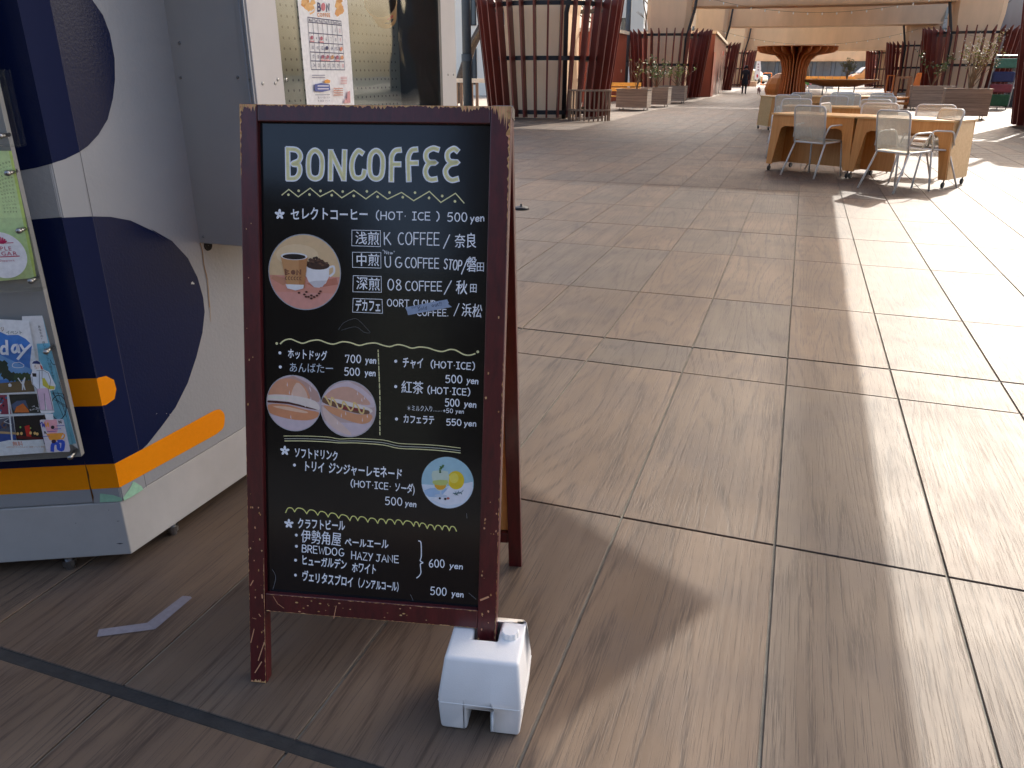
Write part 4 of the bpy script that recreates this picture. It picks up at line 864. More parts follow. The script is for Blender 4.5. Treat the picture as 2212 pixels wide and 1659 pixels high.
b = MB(); b.slab(PB, [(BW + .0004, BH - .02), (BW + .0012, BH - .02), (BW + .0012, BH + .001), (BW + .0004, BH + .001)], -.05, -.008); b.slab(PB, [(BW - .03, BH + .0006), (BW + .0012, BH + .0006), (BW + .0012, BH + .0016), (BW - .03, BH + .0016)], -.05, -.008); b.build('metal_corner', STEEL, board)
b = MB(); b.tube([PB.P(SW * .5 + .01, .55, -TK), PBr.P(.03, .50, .026)], .0016, 6); b.build('stay_cord', IRON, board)
# worn edges
WC = [rgb(206, 160, 104), rgb(190, 140, 84), rgb(214, 172, 120), rgb(222, 160, 118)]
f = Flat(PB, .0003, conv='uv')
def wornstrip(u0, u1, vbase, depth, n, up=-1, col=None, amp=1.0, horizontal=True, prof=None):
    top = []; bot = []
    for i in range(n + 1):
        t = i / n; u = u0 + (u1 - u0) * t; d = depth * (prof(t) if prof else 1) * (random.random() ** 1.6 * amp + .12)
        if horizontal: top.append((u, vbase)); bot.append((u, vbase + up * d))
        else: top.append((vbase, u)); bot.append((vbase + up * d, u))
    for i in range(n):
        q = [top[i], bot[i], bot[i + 1], top[i + 1]]; f.strokeuv  # noqa
        f.k -= f.st; f.polyuv(q, col or random.choice(WC))
wornstrip(SW + .002, uR - .002, BH - .0012, .006, 150, prof=lambda t: .35 + .9 * abs(math.sin(t * 9)) * (.5 + t) + .5 * (t > .85))
wornstrip(.0015, SW - .001, BH - .0012, .022, 16, amp=.5, prof=lambda t: 1.3 - .2 * t); wornstrip(uR + .001, BW - .0015, BH - .0012, .045, 26, amp=.6, prof=lambda t: .3 + t * 1.6)
wornstrip(BH - .15, BH - .0015, .0012, .005, 30, up=1, horizontal=False, prof=lambda t: .2 + t); wornstrip(BH - .30, BH - .0015, BW - .0012, .009, 60, up=-1, horizontal=False, prof=lambda t: .05 + t ** 2 * 1.2)
wornstrip(.12, BH * .6, BW - .0012, .0022, 120, up=-1, horizontal=False, prof=lambda t: random.random() ** 2 * 1.2)
wornstrip(.05, BH * .45, .0012, .0018, 110, up=1, horizontal=False, prof=lambda t: random.random() ** 2)
wornstrip(.0, .30, SW - .0012, .0035, 70, up=-1, horizontal=False, prof=lambda t: .25 + random.random() * .5)
wornstrip(SW + .003, uR - .003, rail_top - .0012, .0024, 110, up=-1, prof=lambda t: random.random()); wornstrip(SW + .003, uR - .003, rail_bot + .0012, .002, 110, up=1, prof=lambda t: .3 + random.random() * .8)
wornstrip(.0015, SW - .0015, .0012, .014, 14, up=1, amp=.5)
for i in range(60):
    u_ = random.choice([random.uniform(.004, SW - .005), random.uniform(uR + .003, BW - .006)]); v_ = random.uniform(.03, .45) if random.random() < .75 else random.uniform(.45, 1.1); s_ = random.uniform(.0006, .0022)
    f.k -= f.st; f.polyuv([(u_ + s_ * math.cos(t) * random.uniform(.6, 1.3), v_ + s_ * 1.6 * math.sin(t) * random.uniform(.6, 1.3)) for t in [k * 1.05 for k in range(6)]], random.choice(WC))
for i in range(22):
    u_ = random.uniform(SW + .01, uR - .01); v_ = random.uniform(rail_bot + .004, rail_top - .003); s_ = random.uniform(.0006, .002); f.k -= f.st
    f.polyuv([(u_ + 1.8 * s_ * math.cos(t) * random.uniform(.6, 1.3), v_ + s_ * math.sin(t)) for t in [k * 1.05 for k in range(6)]], random.choice(WC))
f.k += f.st * 3
for pts, w in ((((172, 300), (150, 390)), .002), (((240, 390), (200, 510)), .0022), (((222, 520), (178, 592)), .0024), (((148, 8), (166, -25)), .0022), (((205, 200), (215, 215)), .002), (((722, 145), (706, 228)), .0016), (((300, 80), (330, 130), (372, 160)), .0011), (((225, 70), (228, 92)), .003), (((160, 225), (186, 232)), .001), (((1690, 105), (1740, 85)), .004)):
    f.stroke([KB(*p) for p in pts] if f.conv != 'uv' else [PB.px(*KB(*p)) for p in pts], w, WC[3])
f.build('worn_paint', RAW, board)
# writing on the panel
PP = PB.shifted(-.0138); WH = (.95, .96, .98); YL = rgb(240, 232, 170); YEL = rgb(240, 236, 140)
MK = print_mat('paint_marker', .5)
f = Flat(PP, .0, step=.00001)
tl = {
 'B': [(0, [(258, 365), (262, 592)]), (1, [(258, 365), (325, 372), (356, 410), (345, 455), (300, 478), (345, 490), (350, 545), (320, 588), (262, 592)])],
 'O': [(2, [(470, 375), (520, 430), (516, 560), (468, 592), (424, 555), (424, 425)])],
 'N': [(0, [(588, 597), (591, 382)]), (0, [(596, 392), (686, 588)]), (0, [(691, 597), (697, 382)])],
 'C': [(1, [(832, 395), (800, 380), (765, 430), (752, 500), (765, 570), (800, 590), (838, 575), (850, 535)])],
 'o': [(2, [(940, 378), (988, 430), (982, 560), (938, 594), (893, 555), (894, 425)])],
 'F': [(1, [(1122, 372), (1085, 380), (1060, 420), (1058, 480), (1056, 605)]), (0, [(1062, 482), (1118, 482)])],
 'f': [(1, [(1248, 368), (1212, 376), (1188, 420), (1186, 480), (1190, 604)]), (0, [(1190, 472), (1252, 472)])],
 'E': [(1, [(1412, 368), (1375, 360), (1330, 385), (1322, 430), (1345, 465), (1395, 470), (1345, 478), (1318, 530), (1330, 580), (1360, 600), (1398, 596)])],
 'e': [(1, [(1562, 378), (1535, 362), (1492, 390), (1488, 435), (1512, 462), (1562, 468), (1505, 485), (1472, 530), (1485, 580), (1520, 604), (1562, 596)])]}
for lay, (w, col) in enumerate(((.0118, WH), (.0068, YL), (.0018, rgb(222, 214, 158)))):
    if lay == 0: PWd = w
    for ch, ss in tl.items():
        for sm, pts in ss:
            uv = [PP.px(*K5(*p)) for p in pts]
            if sm == 2: f.strokeuv(smooth_pts(uv, 6, True), w, col, True)
            else: f.strokeuv(smooth_pts(uv, 6) if sm == 1 else uv, w, col)
o = f.build('title_lettering', MK, board); tag(o, 'large outlined cream title lettering')
lines = [0]
def write(fn, nm='handwriting'):
    f = Flat(PP, .0, step=.000012); fn(f); f.build(nm, MK, board)
def t_zig(f):
    z = [(215, 718), (268, 675), (340, 732), (432, 665), (508, 730), (604, 682), (675, 740), (768, 682), (860, 748), (942, 690), (1026, 750), (1134, 698), (1228, 762), (1348, 690), (1436, 775), (1549, 705), (1615, 780)]
    f.stroke([K5(*p) for p in z], .0022, YL)
    for p in ((265, 716), (344, 686), (427, 715), (511, 687), (598, 720), (682, 692), (767, 725), (868, 690), (951, 732), (1042, 699), (1144, 735), (1238, 700), (1346, 741), (1447, 726), (1545, 767)): c = PP.px(*K5(*p)); f.polyuv([(c[0] + .0028 * math.cos(t), c[1] + .0028 * math.sin(t)) for t in [k * .7 for k in range(9)]], YL)
def flower(f, c):
    u = PP.px(*c)
    for k in range(5):
        a = math.pi / 2 + k * 2 * math.pi / 5; f.polyuv([(u[0] + .006 * math.cos(a) + .0052 * math.cos(t) * math.cos(a) - .003 * math.sin(t) * math.sin(a), u[1] + .006 * math.sin(a) + .0052 * math.cos(t) * math.sin(a) + .003 * math.sin(t) * math.cos(a)) for t in [q * .63 for q in range(10)]], WH)
def dot(f, c, r=.0034):
    u = PP.px(*c); f.polyuv([(u[0] + r * math.cos(t), u[1] + r * math.sin(t)) for t in [k * .6 for k in range(10)]], WH)
HW = .0022; s5 = .281; s6 = .2645; s7 = .248
write(t_zig, 'zigzag_line')
def t1(f):
    flower(f, K5(198, 866)); f.text('セレクトコーヒー', K5(282, 900), K5(880, 905), 74 * s5, WH, .06, .018)
    f.hand('(HOT· ICE )', K5(940, 905), K5(1425, 912), 58 * s5, HW, WH); f.hand('500', K5(1490, 920), K5(1640, 922), 66 * s5, HW, WH); f.hand('yen', K5(1665, 925), K5(1768, 918), 55 * s5, HW, WH)
write(t1)
def box_(f, pts): f.stroke([K5(*p) for p in pts], .0012, WH, closed=True)
def t2(f):
    box_(f, [(753, 988), (972, 992), (972, 1115), (752, 1108)]); f.text('浅煎', K5(775, 1088), K5(965, 1094), 80 * s5, WH, .05, .02)
    f.hand('K', K5(1003, 1100), K5(1055, 1100), 92 * s5, HW, WH); f.hand('COFFEE', K5(1108, 1098), K5(1425, 1104), 92 * s5, HW, WH); f.hand('/', K5(1455, 1112), K5(1505, 1112), 80 * s5, HW, WH); f.text('奈良', K5(1540, 1112), K5(1710, 1116), 88 * s5, WH, .06, .02)
write(t2)
def t3(f):
    box_(f, [(757, 1158), (975, 1160), (976, 1280), (758, 1274)]); f.text('中煎', K5(780, 1252), K5(965, 1258), 76 * s5, WH, .05, .02)
    f.hand('U', K5(1010, 1272), K5(1055, 1272), 78 * s5, HW, WH); f.hand('G', K5(1085, 1274), K5(1135, 1276), 78 * s5, HW, WH); f.hand('COFFEE', K5(1162, 1276), K5(1422, 1282), 76 * s5, HW, WH); f.hand('STOP', K5(1460, 1284), K5(1592, 1298), 74 * s5, HW, WH); f.hand('/', K5(1592, 1308), K5(1645, 1308), 90 * s5, HW, WH)
    f.text('磐', K5(1632, 1298), K5(1710, 1302), 92 * s5, WH, .03, .012); f.text('田', K5(1706, 1300), K5(1772, 1302), 60 * s5, WH, .03, .02); f.text('"New"', K5(985, 1168), K5(1085, 1178), 30 * s5, WH, .08, .0)
write(t3)
def t4(f):
    box_(f, [(763, 1338), (978, 1344), (979, 1466), (760, 1462)]); f.text('深煎', K5(783, 1438), K5(970, 1446), 78 * s5, WH, .05, .02)
    f.hand('08', K5(1030, 1448), K5(1140, 1450), 82 * s5, HW, WH); f.hand('COFFEE', K5(1165, 1452), K5(1445, 1455), 70 * s5, HW, WH); f.hand('/', K5(1460, 1465), K5(1520, 1465), 84 * s5, HW, WH); f.text('秋', K5(1548, 1470), K5(1640, 1475), 84 * s5, WH, .03, .02); f.text('田', K5(1655, 1462), K5(1715, 1464), 56 * s5, WH, .03, .02)
write(t4)
def t5(f):
    box_(f, [(762, 1513), (985, 1520), (988, 1628), (758, 1618)]); f.text('デカフェ', K5(778, 1602), K5(978, 1608), 72 * s5, WH, .05, .02)
    f.hand('OORT', K5(1025, 1572), K5(1192, 1578), 52 * s5, HW * .9, WH); f.hand('CLOUD', K5(1228, 1574), K5(1400, 1578), 48 * s5, HW * .9, WH); f.hand('COFFEE.', K5(1255, 1645), K5(1495, 1648), 50 * s5, HW * .9, WH); f.hand('/', K5(1535, 1632), K5(1580, 1632), 76 * s5, HW * .8, WH); f.text('浜松', K5(1592, 1642), K5(1752, 1655), 82 * s5, WH, .05, .018)
write(t5)
f = Flat(PP, .0012, step=.00003); f.poly([K5(1163, 1582), K5(1485, 1520), K5(1498, 1545), K5(1492, 1556), K5(1522, 1578), K5(1185, 1642), K5(1178, 1612)], rgb(150, 164, 186)); INK = rgb(40, 46, 66)
f.text('sorry', K5(1212, 1592), K5(1285, 1578), 22 * s5, INK, .05, 0); f.text('Sold', K5(1262, 1608), K5(1335, 1598), 30 * s5, INK, .05, 0.01); f.text('out!!', K5(1368, 1580), K5(1450, 1565), 30 * s5, INK, .05, .01)
o = f.build('masking_tape', print_mat('masking_tape', .6), board); tag(o, 'blue grey masking tape with sold out note')
def t6(f):
    w = [(215, 318), (250, 290), (300, 280), (350, 300), (400, 315), (460, 295), (530, 288), (590, 310), (650, 322), (720, 302), (790, 310), (860, 332), (920, 318), (990, 312), (1050, 330), (1110, 342), (1170, 325), (1230, 335), (1290, 355), (1350, 345), (1420, 352), (1480, 372), (1540, 382), (1600, 365), (1650, 372), (1710, 405), (1760, 412), (1805, 400)]
    f.stroke([K6(*p) for p in w], .0028, YL, 3); u = PP.px(*K6(186, 316)); f.polyuv([(u[0] + .003 * math.cos(t), u[1] + .003 * math.sin(t)) for t in [k * .7 for k in range(9)]], YL); u = PP.px(*K6(1828, 384)); f.polyuv([(u[0] + .003 * math.cos(t), u[1] + .003 * math.sin(t)) for t in [k * .7 for k in range(9)]], YL)
write(t6, 'wavy_line')
def t7(f):
    dot(f, K6(212, 393)); f.text('ホットドッグ', K6(275, 428), K6(600, 452), 64 * s6, WH, .06, .016); f.hand('700', K6(748, 472), K6(875, 474), 62 * s6, HW, WH); f.hand('yen', K6(912, 475), K6(994, 480), 52 * s6, HW, WH)
    dot(f, K6(215, 508)); f.text('あんばたー', K6(285, 545), K6(655, 552), 64 * s6, (.62, .68, .74), .05, .0); f.hand('500', K6(742, 576), K6(866, 578), 60 * s6, HW, WH); f.hand('yen', K6(908, 578), K6(990, 582), 50 * s6, HW, WH)
write(t7)
def t8(f):
    y = 370; x = 1014
    while y < 1060:
        L_ = random.choice([30, 34, 14, 40, 24]); x = 1014 + 14 * min(1, (y - 370) / 350); f.stroke([K6(x, y), K6(x + 1, min(1062, y + L_))], .0022, YL); y += L_ + random.choice([9, 16, 12])
write(t8, 'dashed_line')
def t9(f):
    dot(f, K6(1158, 461)); f.text('チャイ', K6(1212, 505), K6(1385, 515), 68 * s6, WH, .05, .02); f.hand('(HOT·ICE)', K6(1445, 512), K6(1802, 530), 52 * s6, HW, WH); f.hand('500', K6(1568, 636), K6(1702, 640), 60 * s6, HW, WH); f.hand('yen', K6(1738, 640), K6(1828, 648), 50 * s6, HW, WH)
    dot(f, K6(1158, 668)); f.text('紅茶', K6(1200, 712), K6(1385, 722), 82 * s6, WH, .04, .024); f.hand('(HOT·ICE)', K6(1420, 722), K6(1765, 740), 52 * s6, HW, WH); f.hand('500', K6(1564, 828), K6(1680, 830), 58 * s6, HW, WH); f.hand('yen', K6(1718, 832), K6(1812, 840), 50 * s6, HW, WH)
write(t9)
def t10(f):
    f.text('＊ミルク入り……', K6(1248, 862), K6(1535, 872), 38 * s6, WH, .05, .0); f.hand('+50', K6(1545, 880), K6(1625, 884), 34 * s6, .0013, WH); f.hand('yen', K6(1648, 884), K6(1712, 888), 34 * s6, .0013, WH)
    dot(f, K6(1164, 933)); f.text('カフェラテ', K6(1218, 960), K6(1475, 972), 60 * s6, WH, .06, .02); f.hand('550', K6(1575, 984), K6(1695, 986), 50 * s6, HW, WH); f.hand('yen', K6(1718, 990), K6(1812, 992), 46 * s6, HW, WH)
write(t10)
def t11(f):
    for dy, ww, col in ((0, .0015, YL), (22, .0012, (.6, .6, .5)), (40, .0019, YL)):
        f.stroke([K6(244 + dy * .2, 1072 + dy), K6(420, 1072 + dy), K6(600, 1080 + dy), K6(700, 1096 + dy * .8), K6(830, 1092 + dy * .9), K6(1050, 1104 + dy), K6(1180, 1132 + dy), K6(1350, 1140 + dy), K6(1510, 1150 + dy), K6(1685, 1170 + dy)], ww, col, 3)
write(t11, 'ruled_lines')
def t12(f):
    flower(f, K6(252, 1192)); f.text('ソフトドリンク', K6(328, 1240), K6(690, 1268), 66 * s6, WH, .07, .022); dot(f, K6(331, 1309)); f.text('トリイ ジンジャーレモネード', K6(400, 1350), K6(1212, 1418), 70 * s6, WH, .06, .022)
    f.hand('(HOT·ICE·', K6(792, 1485), K6(1120, 1510), 52 * s6, HW, WH); f.text('ソーダ)', K6(1145, 1520), K6(1318, 1538), 62 * s6, WH, .04, .02); f.hand('500', K6(1075, 1632), K6(1212, 1640), 62 * s6, HW, WH); f.hand('yen', K6(1236, 1642), K6(1322, 1652), 46 * s6, HW, WH)
write(t12)
def t13(f):
    xs = [(276, 262), (354, 255), (460, 272), (556, 285), (646, 300), (738, 312), (836, 332), (904, 332), (992, 345), (1078, 355), (1150, 358), (1226, 362), (1298, 368), (1392, 380), (1440, 385), (1510, 402), (1574, 412), (1640, 412), (1702, 420), (1764, 424)]
    for a, c in zip(xs[:-1], xs[1:]): f.stroke([K7(*a), K7(a[0] * .75 + c[0] * .25, a[1] * .75 + c[1] * .25 - 36), K7(a[0] * .3 + c[0] * .7, a[1] * .3 + c[1] * .7 - 34), K7(*c)], .0022, YEL, 4)
write(t13, 'scalloped_line')
def t14(f):
    flower(f, K7(304, 358)); f.text('クラフトビール', K7(380, 388), K7(795, 415), 70 * s7, WH, .06, .024)
    dot(f, K7(369, 458)); f.text('伊勢角屋', K7(408, 510), K7(760, 545), 92 * s7, WH, .04, .018); f.text('ペールエール', K7(790, 548), K7(1172, 572), 62 * s7, WH, .06, .022)
    dot(f, K7(370, 555)); f.hand('BREWDOG', K7(420, 604), K7(782, 642), 62 * s7, HW, WH); f.hand('HAZY', K7(850, 664), K7(1032, 682), 64 * s7, HW, WH); f.hand('JANE', K7(1066, 686), K7(1262, 700), 60 * s7, HW, WH)
    dot(f, K7(363, 676)); f.text('ヒューガルデン', K7(412, 708), K7(808, 752), 68 * s7, WH, .06, .024); f.text('ホワイト', K7(850, 770), K7(1068, 795), 72 * s7, WH, .06, .02)
    dot(f, K7(362, 806)); f.text('ヴェリタスブロイ', K7(415, 850), K7(868, 905), 74 * s7, WH, .06, .024); f.text('（ノンアルコール）', K7(880, 905), K7(1290, 948), 66 * s7, WH, .05, .024)
    f.stroke([K7(1434, 508), K7(1455, 525), K7(1458, 640), K7(1448, 680), K7(1472, 698), K7(1450, 712), K7(1455, 780), K7(1440, 812), K7(1418, 830)], HW, WH, 4)
    f.hand('600', K7(1528, 735), K7(1662, 740), 66 * s7, HW, WH); f.hand('yen', K7(1705, 745), K7(1815, 755), 50 * s7, HW, WH); f.hand('500', K7(1540, 975), K7(1678, 985), 66 * s7, HW, WH); f.hand('yen', K7(1724, 990), K7(1822, 998), 50 * s7, HW, WH)
    for a in (((160, 755), (185, 800), (188, 850), (166, 928)), ((1364, 975), (1387, 1025)), ((1852, 268), (1856, 310)), ((1872, 962), (1935, 1015))): f.stroke([K7(*p) for p in a], .0008, (.25, .25, .26), 3)
write(t14)
# curved scratch in the middle of the panel
write(lambda f: (f.stroke([K6(690, 205), K6(730, 150), K6(800, 118), K6(850, 122), K6(950, 225)], .0006, (.16, .16, .16), 4), f.stroke([K6(715, 208), K6(830, 180), K6(900, 225), K6(945, 230)], .0006, (.14, .14, .14), 4)), 'scratch')
# round photo stickers
PH_ = print_mat('glossy_photo_print', .2, .5, 0, .5, .05)
def photo(cx, cy, ru, label, draw, edge=(.42, .42, .44), K=None):
    f = Flat(PP, .0006, step=.00003); c = PP.px(*K(cx, cy)); r = (Vector(PP.px(*K(cx, cy + ru))) - Vector(c)).length
    ring = [(c[0] + r * math.cos(t), c[1] + r * math.sin(t)) for t in [k * math.pi / 24 for k in range(48)]]; f.polyuv(ring, edge)
    c2 = [(c[0] + r * .975 * math.cos(t), c[1] + r * .975 * math.sin(t)) for t in [k * math.pi / 24 for k in range(48)]]
    S = lambda x, y: (c[0] + x * r * .975, c[1] + y * r * .975)
    def clipd(pts): return [(p if (Vector(p) - Vector(c)).length <= r * .975 else tuple(Vector(c) + (Vector(p) - Vector(c)).normalized() * r * .974)) for p in pts]
    draw(f, S, c2, lambda pts, col, sm=0: f.polyuv(clipd(smooth_pts([S(*p) for p in pts], sm, True) if sm else [S(*p) for p in pts]), col), r)
    o = f.build('photo_sticker', PH_, board); tag(o, label)
def circ(cx, cy, rx, ry, n=18, a0=0, a1=360): return [(cx + rx * math.cos(R(a0 + (a1 - a0) * i / (n if a1 - a0 == 360 else n - 1))), cy + ry * math.sin(R(a0 + (a1 - a0) * i / (n if a1 - a0 == 360 else n - 1)))) for i in range(n)]
def lower(y, n=24, x0=None): 
    a = math.asin(y); return [(math.cos(t), math.sin(t)) for t in [math.pi - a + (math.pi + 2 * a) * i / n for i in range(n + 1)]]
def ph1(f, S, ringp, P, r):
    f.polyuv(ringp, rgb(226, 190, 142)); P(circ(-.2, .45, .6, .3), rgb(236, 204, 158)); P(lower(-.1), rgb(222, 150, 128)); P(lower(-.55), rgb(226, 158, 142))
    P([(.05, -.3), (.9, -.12), (.95, -.3), (.3, -.42)], rgb(200, 122, 98))
    P([(-.6, -.38), (-.95, -.2), (-.9, -.1), (-.4, -.2)], rgb(206, 140, 108))
    P(circ(.36, -.06, .34, .16) , rgb(240, 232, 226)); P([(.06, .2), (.7, .2), (.69, -.1), (.6, -.28), (.42, -.4), (.28, -.4), (.12, -.26), (.05, -.1)], rgb(244, 238, 234)); P([(.12, -.26), (.28, -.4), (.5, -.38), (.64, -.2), (.3, -.22)], rgb(214, 206, 204))
    f.strokeuv(smooth_pts([S(*p) for p in [(.68, .14), (.82, .18), (.83, .02), (.72, -.08)]], 4), r * .055, rgb(240, 234, 230))
    P(circ(.38, .2, .33, .12), rgb(70, 44, 32))
    for k in range(46):
        t = random.random() * 6.28; q = random.random() ** .5; x = .36 + .3 * q * math.cos(t); y = .24 + .1 * q * math.sin(t) + .1 * (1 - abs(x - .36) / .32)
        P(circ(x, y, .042, .028, 8), random.choice([rgb(84, 52, 36), rgb(58, 36, 26), rgb(110, 74, 54)]))
    P([(-.66, .42), (.1, .4), (.0, -.42), (-.48, -.44)], rgb(206, 150, 98)); P([(-.15, .4), (.1, .4), (.0, -.42), (-.15, -.43)], rgb(190, 130, 80)); P([(-.53, -.34), (-.01, -.34), (-.03, -.44), (-.25, -.5), (-.48, -.45)], rgb(240, 236, 232))
    P(circ(-.28, .42, .38, .1), rgb(236, 230, 224)); P(circ(-.28, .41, .33, .075), rgb(40, 26, 22)); P(circ(-.22, .4, .22, .045), rgb(20, 12, 12))
    KB_ = rgb(128, 82, 60)
    f.strokeuv([S(-.53, .06), S(-.52, -.08)], r * .05, KB_); f.strokeuv([S(-.51, .04), S(-.43, .02), S(-.51, -.01), S(-.42, -.05), S(-.51, -.07)], r * .04, KB_); P(circ(-.31, -.01, .065, .065), KB_); f.strokeuv([S(-.2, -.07), S(-.2, .05), S(-.1, -.06), S(-.1, .06)], r * .04, KB_)
    for k, ch in enumerate('COFFEE'):
        x = -.53 + k * .082; f.strokeuv([S(x + .035, -.13), S(x, -.15), S(x, -.2), S(x + .035, -.215)], r * .02, KB_)
    for x, y in ((-.15, -.56), (.0, -.6), (.06, -.53), (.12, -.66), (.2, -.62), (.28, -.66), (.36, -.62), (.46, -.5), (.42, -.56), (.2, -.7), (.05, -.66)): P(circ(x, y, .04, .028, 8), rgb(86, 50, 38))
photo(389, 1312, 290, 'round photo of a takeaway coffee beside a white cup of beans', ph1, K=K5)
def bun(f, S, ringp, P, r, dog):
    f.polyuv(ringp, rgb(214, 190, 190) if not dog else rgb(206, 176, 170)); P([(-1, .1), (-.8, .6), (.0, 1), (.9, .45), (.95, .1)], rgb(222, 200, 202) if dog else rgb(200, 160, 146), 2)
    P([(-1, -.55), (.2, -.5), (.9, -.3), (.5, -.95), (-.4, -1)], rgb(216, 196, 200), 2)
    if not dog:
        P([(-1, .12), (-.9, .5), (-.5, .85), (.1, .86), (.45, .6), (.6, .2), (.2, .1), (-.5, .2)], rgb(222, 158, 122), 3); P([(-.1, .15), (.1, .75), (.4, .55), (.5, .15)], rgb(236, 196, 172), 3)
        P([(-.98, .0), (-.3, .06), (.4, -.1), (.95, -.2), (.8, .12), (.0, .28), (-.95, .26)], rgb(240, 222, 208), 3); P([(-.97, .14), (-.2, .12), (-.2, .2), (-.97, .24)], rgb(236, 226, 206))
        P([(-.96, .06), (-.2, .04), (.5, -.1), (.9, -.2), (.5, -.16), (-.2, -.04), (-.96, -.02)], rgb(84, 46, 44), 2)
        P([(-.96, -.1), (-.3, -.06), (.4, -.2), (.92, -.28), (.9, -.45), (.5, -.6), (-.2, -.58), (-.9, -.4)], rgb(222, 150, 108), 3); P([(-.8, -.14), (-.2, -.14), (.5, -.28), (.4, -.34), (-.4, -.24)], rgb(240, 196, 164), 2)
    else:
        P([(-.9, .3), (-.6, .66), (.0, .8), (.5, .55), (.82, .2), (.3, .2), (-.4, .34)], rgb(220, 170, 146), 3); P([(-.8, .34), (-.2, .3), (.7, .1), (.9, -.05), (.6, -.1), (-.6, .1)], rgb(240, 224, 212), 2)
        P([(-.92, .38), (-.4, .2), (.3, .05), (.75, -.02), (.72, -.16), (.2, -.12), (-.5, .04), (-.95, .2)], rgb(120, 84, 66), 3); P([(-.3, .1), (.55, .0), (.6, -.08), (-.3, .0)], rgb(136, 48, 56))
        f.strokeuv(smooth_pts([S(*p) for p in [(-.85, .42), (-.72, .22), (-.64, .1), (-.6, .38), (-.45, .2), (-.35, .02), (-.22, .03), (-.18, .26), (-.05, .12), (.1, -.06), (.2, .1), (.22, .24), (.36, .1), (.44, -.1), (.55, -.12), (.58, .06)]], 4), r * .055, rgb(238, 204, 134))
        P([(-.9, .08), (-.4, .0), (.3, -.18), (.85, -.16), (.82, -.4), (.5, -.52), (.0, -.42), (-.6, -.2)], rgb(224, 158, 116), 3); P([(-.95, .05), (-.6, -.25), (.1, -.85), (.0, -.95), (-.5, -.75), (-.85, -.4)], rgb(230, 200, 186), 2)
    for k in range(10): x = random.uniform(-.6, .7); y = random.uniform(-.7, .7); P([(x, y), (x + .02, y + .12), (x + .04, y - .05)], rgb(244, 226, 222))
photo(326, 804, 228, 'round photo of a split plain bun', lambda *a: bun(*a, False), edge=(.5, .48, .5), K=K6); photo(770, 850, 230, 'round photo of a hot dog with mustard', lambda *a: bun(*a, True), edge=(.5, .48, .5), K=K6)
def ph3(f, S, ringp, P, r):
    f.polyuv(ringp, rgb(168, 206, 216)); P(lower(-.12), rgb(220, 230, 240)); P([(-.9, -.35), (-.3, -.2), (.3, -.3), (-.1, -.5), (-.7, -.6)], rgb(166, 196, 226), 2); P([(.1, -.12), (.97, .1), (.97, -.2), (.6, -.75), (0, -.9), (-.6, -.7), (-.2, -.5)], rgb(236, 238, 244))
    P(circ(.32, .12, .32, .36, 22), rgb(238, 204, 40)); P(circ(.24, .2, .18, .2), rgb(246, 224, 90))
    P([(-.58, .42), (.0, .44), (.04, .0), (-.1, -.24), (-.22, -.32), (-.38, -.32), (-.52, -.14), (-.58, .08)], rgb(206, 220, 200), 2); P([(-.5, -.1), (-.05, -.1), (-.18, -.28), (-.38, -.28)], rgb(232, 170, 50), 2); P([(-.55, .05), (.0, .1), (-.06, -.1), (-.5, -.1)], rgb(196, 206, 120), 2); f.strokeuv([S(-.26, -.32), S(-.25, -.5)], r * .06, rgb(200, 214, 226)); P(circ(-.25, -.52, .24, .06), rgb(196, 210, 226))
    for k in range(10): x, y = -.24 + random.uniform(-.06, .06), .38 + random.uniform(-.02, .3); P(circ(x, y, .05, .03, 7), random.choice([rgb(60, 100, 50), rgb(90, 130, 70)]))
    for k in range(22): a = random.uniform(0, 6.28); x = .3 + .26 * random.random(); y = -.38 + (x - .4) * .4; f.strokeuv([S(x, y), S(x + .1 * math.cos(a), y + .08 * math.sin(a))], r * .018, rgb(70, 110, 112))
    P(circ(-.28, -.62, .045, .045, 9), rgb(34, 34, 50)); P(circ(-.07, -.63, .05, .05, 9), rgb(30, 30, 46)); P(circ(.04, -.6, .06, .045, 9), rgb(190, 100, 90))
photo(1581, 1453, 214, 'round photo of a lemonade glass with lemon', ph3, edge=(.03, .03, .03), K=K6)

# ================================================================ WHITE WEIGHT
PLAS = mat('white_plastic', (.84, .83, .80), .55, var=.03, scale=8, bump=.0004, bscale=420)
bl = G(948, 1571); brr = G(1125.6, 1592); wr = (brr - bl).normalized(); wnn = Vector((-wr.y, wr.x, 0)); W_ = (brr - bl).length; D_ = .172
weight = empty('water_weight', tuple(bl), 'white plastic water weight gripping the right leg of the menu board', 'weight')
PWt = Plane(bl, wr, (0, 0, 1)); PWt.n = -wnn
HT = .166; NX0, NX1 = W_ * .345, W_ * .63; NH = .056
def wp(u, d, z): return bl + wr * u + wnn * d + Vector((0, 0, z))
bm = bmesh.new()
us = [0, NX0, NX1, W_]
def lat(z):       # outline at height z: front/back lean in above the seam, sides bulge a touch
    k = max(0, (z - .085) / (HT - .085)); f0 = .030 * k; f1 = D_ - .010 * k; s0 = .010 * k + .004 * max(0, 1 - z / .05); return f0, f1, s0
zs_ = [0, NH, .085, HT]
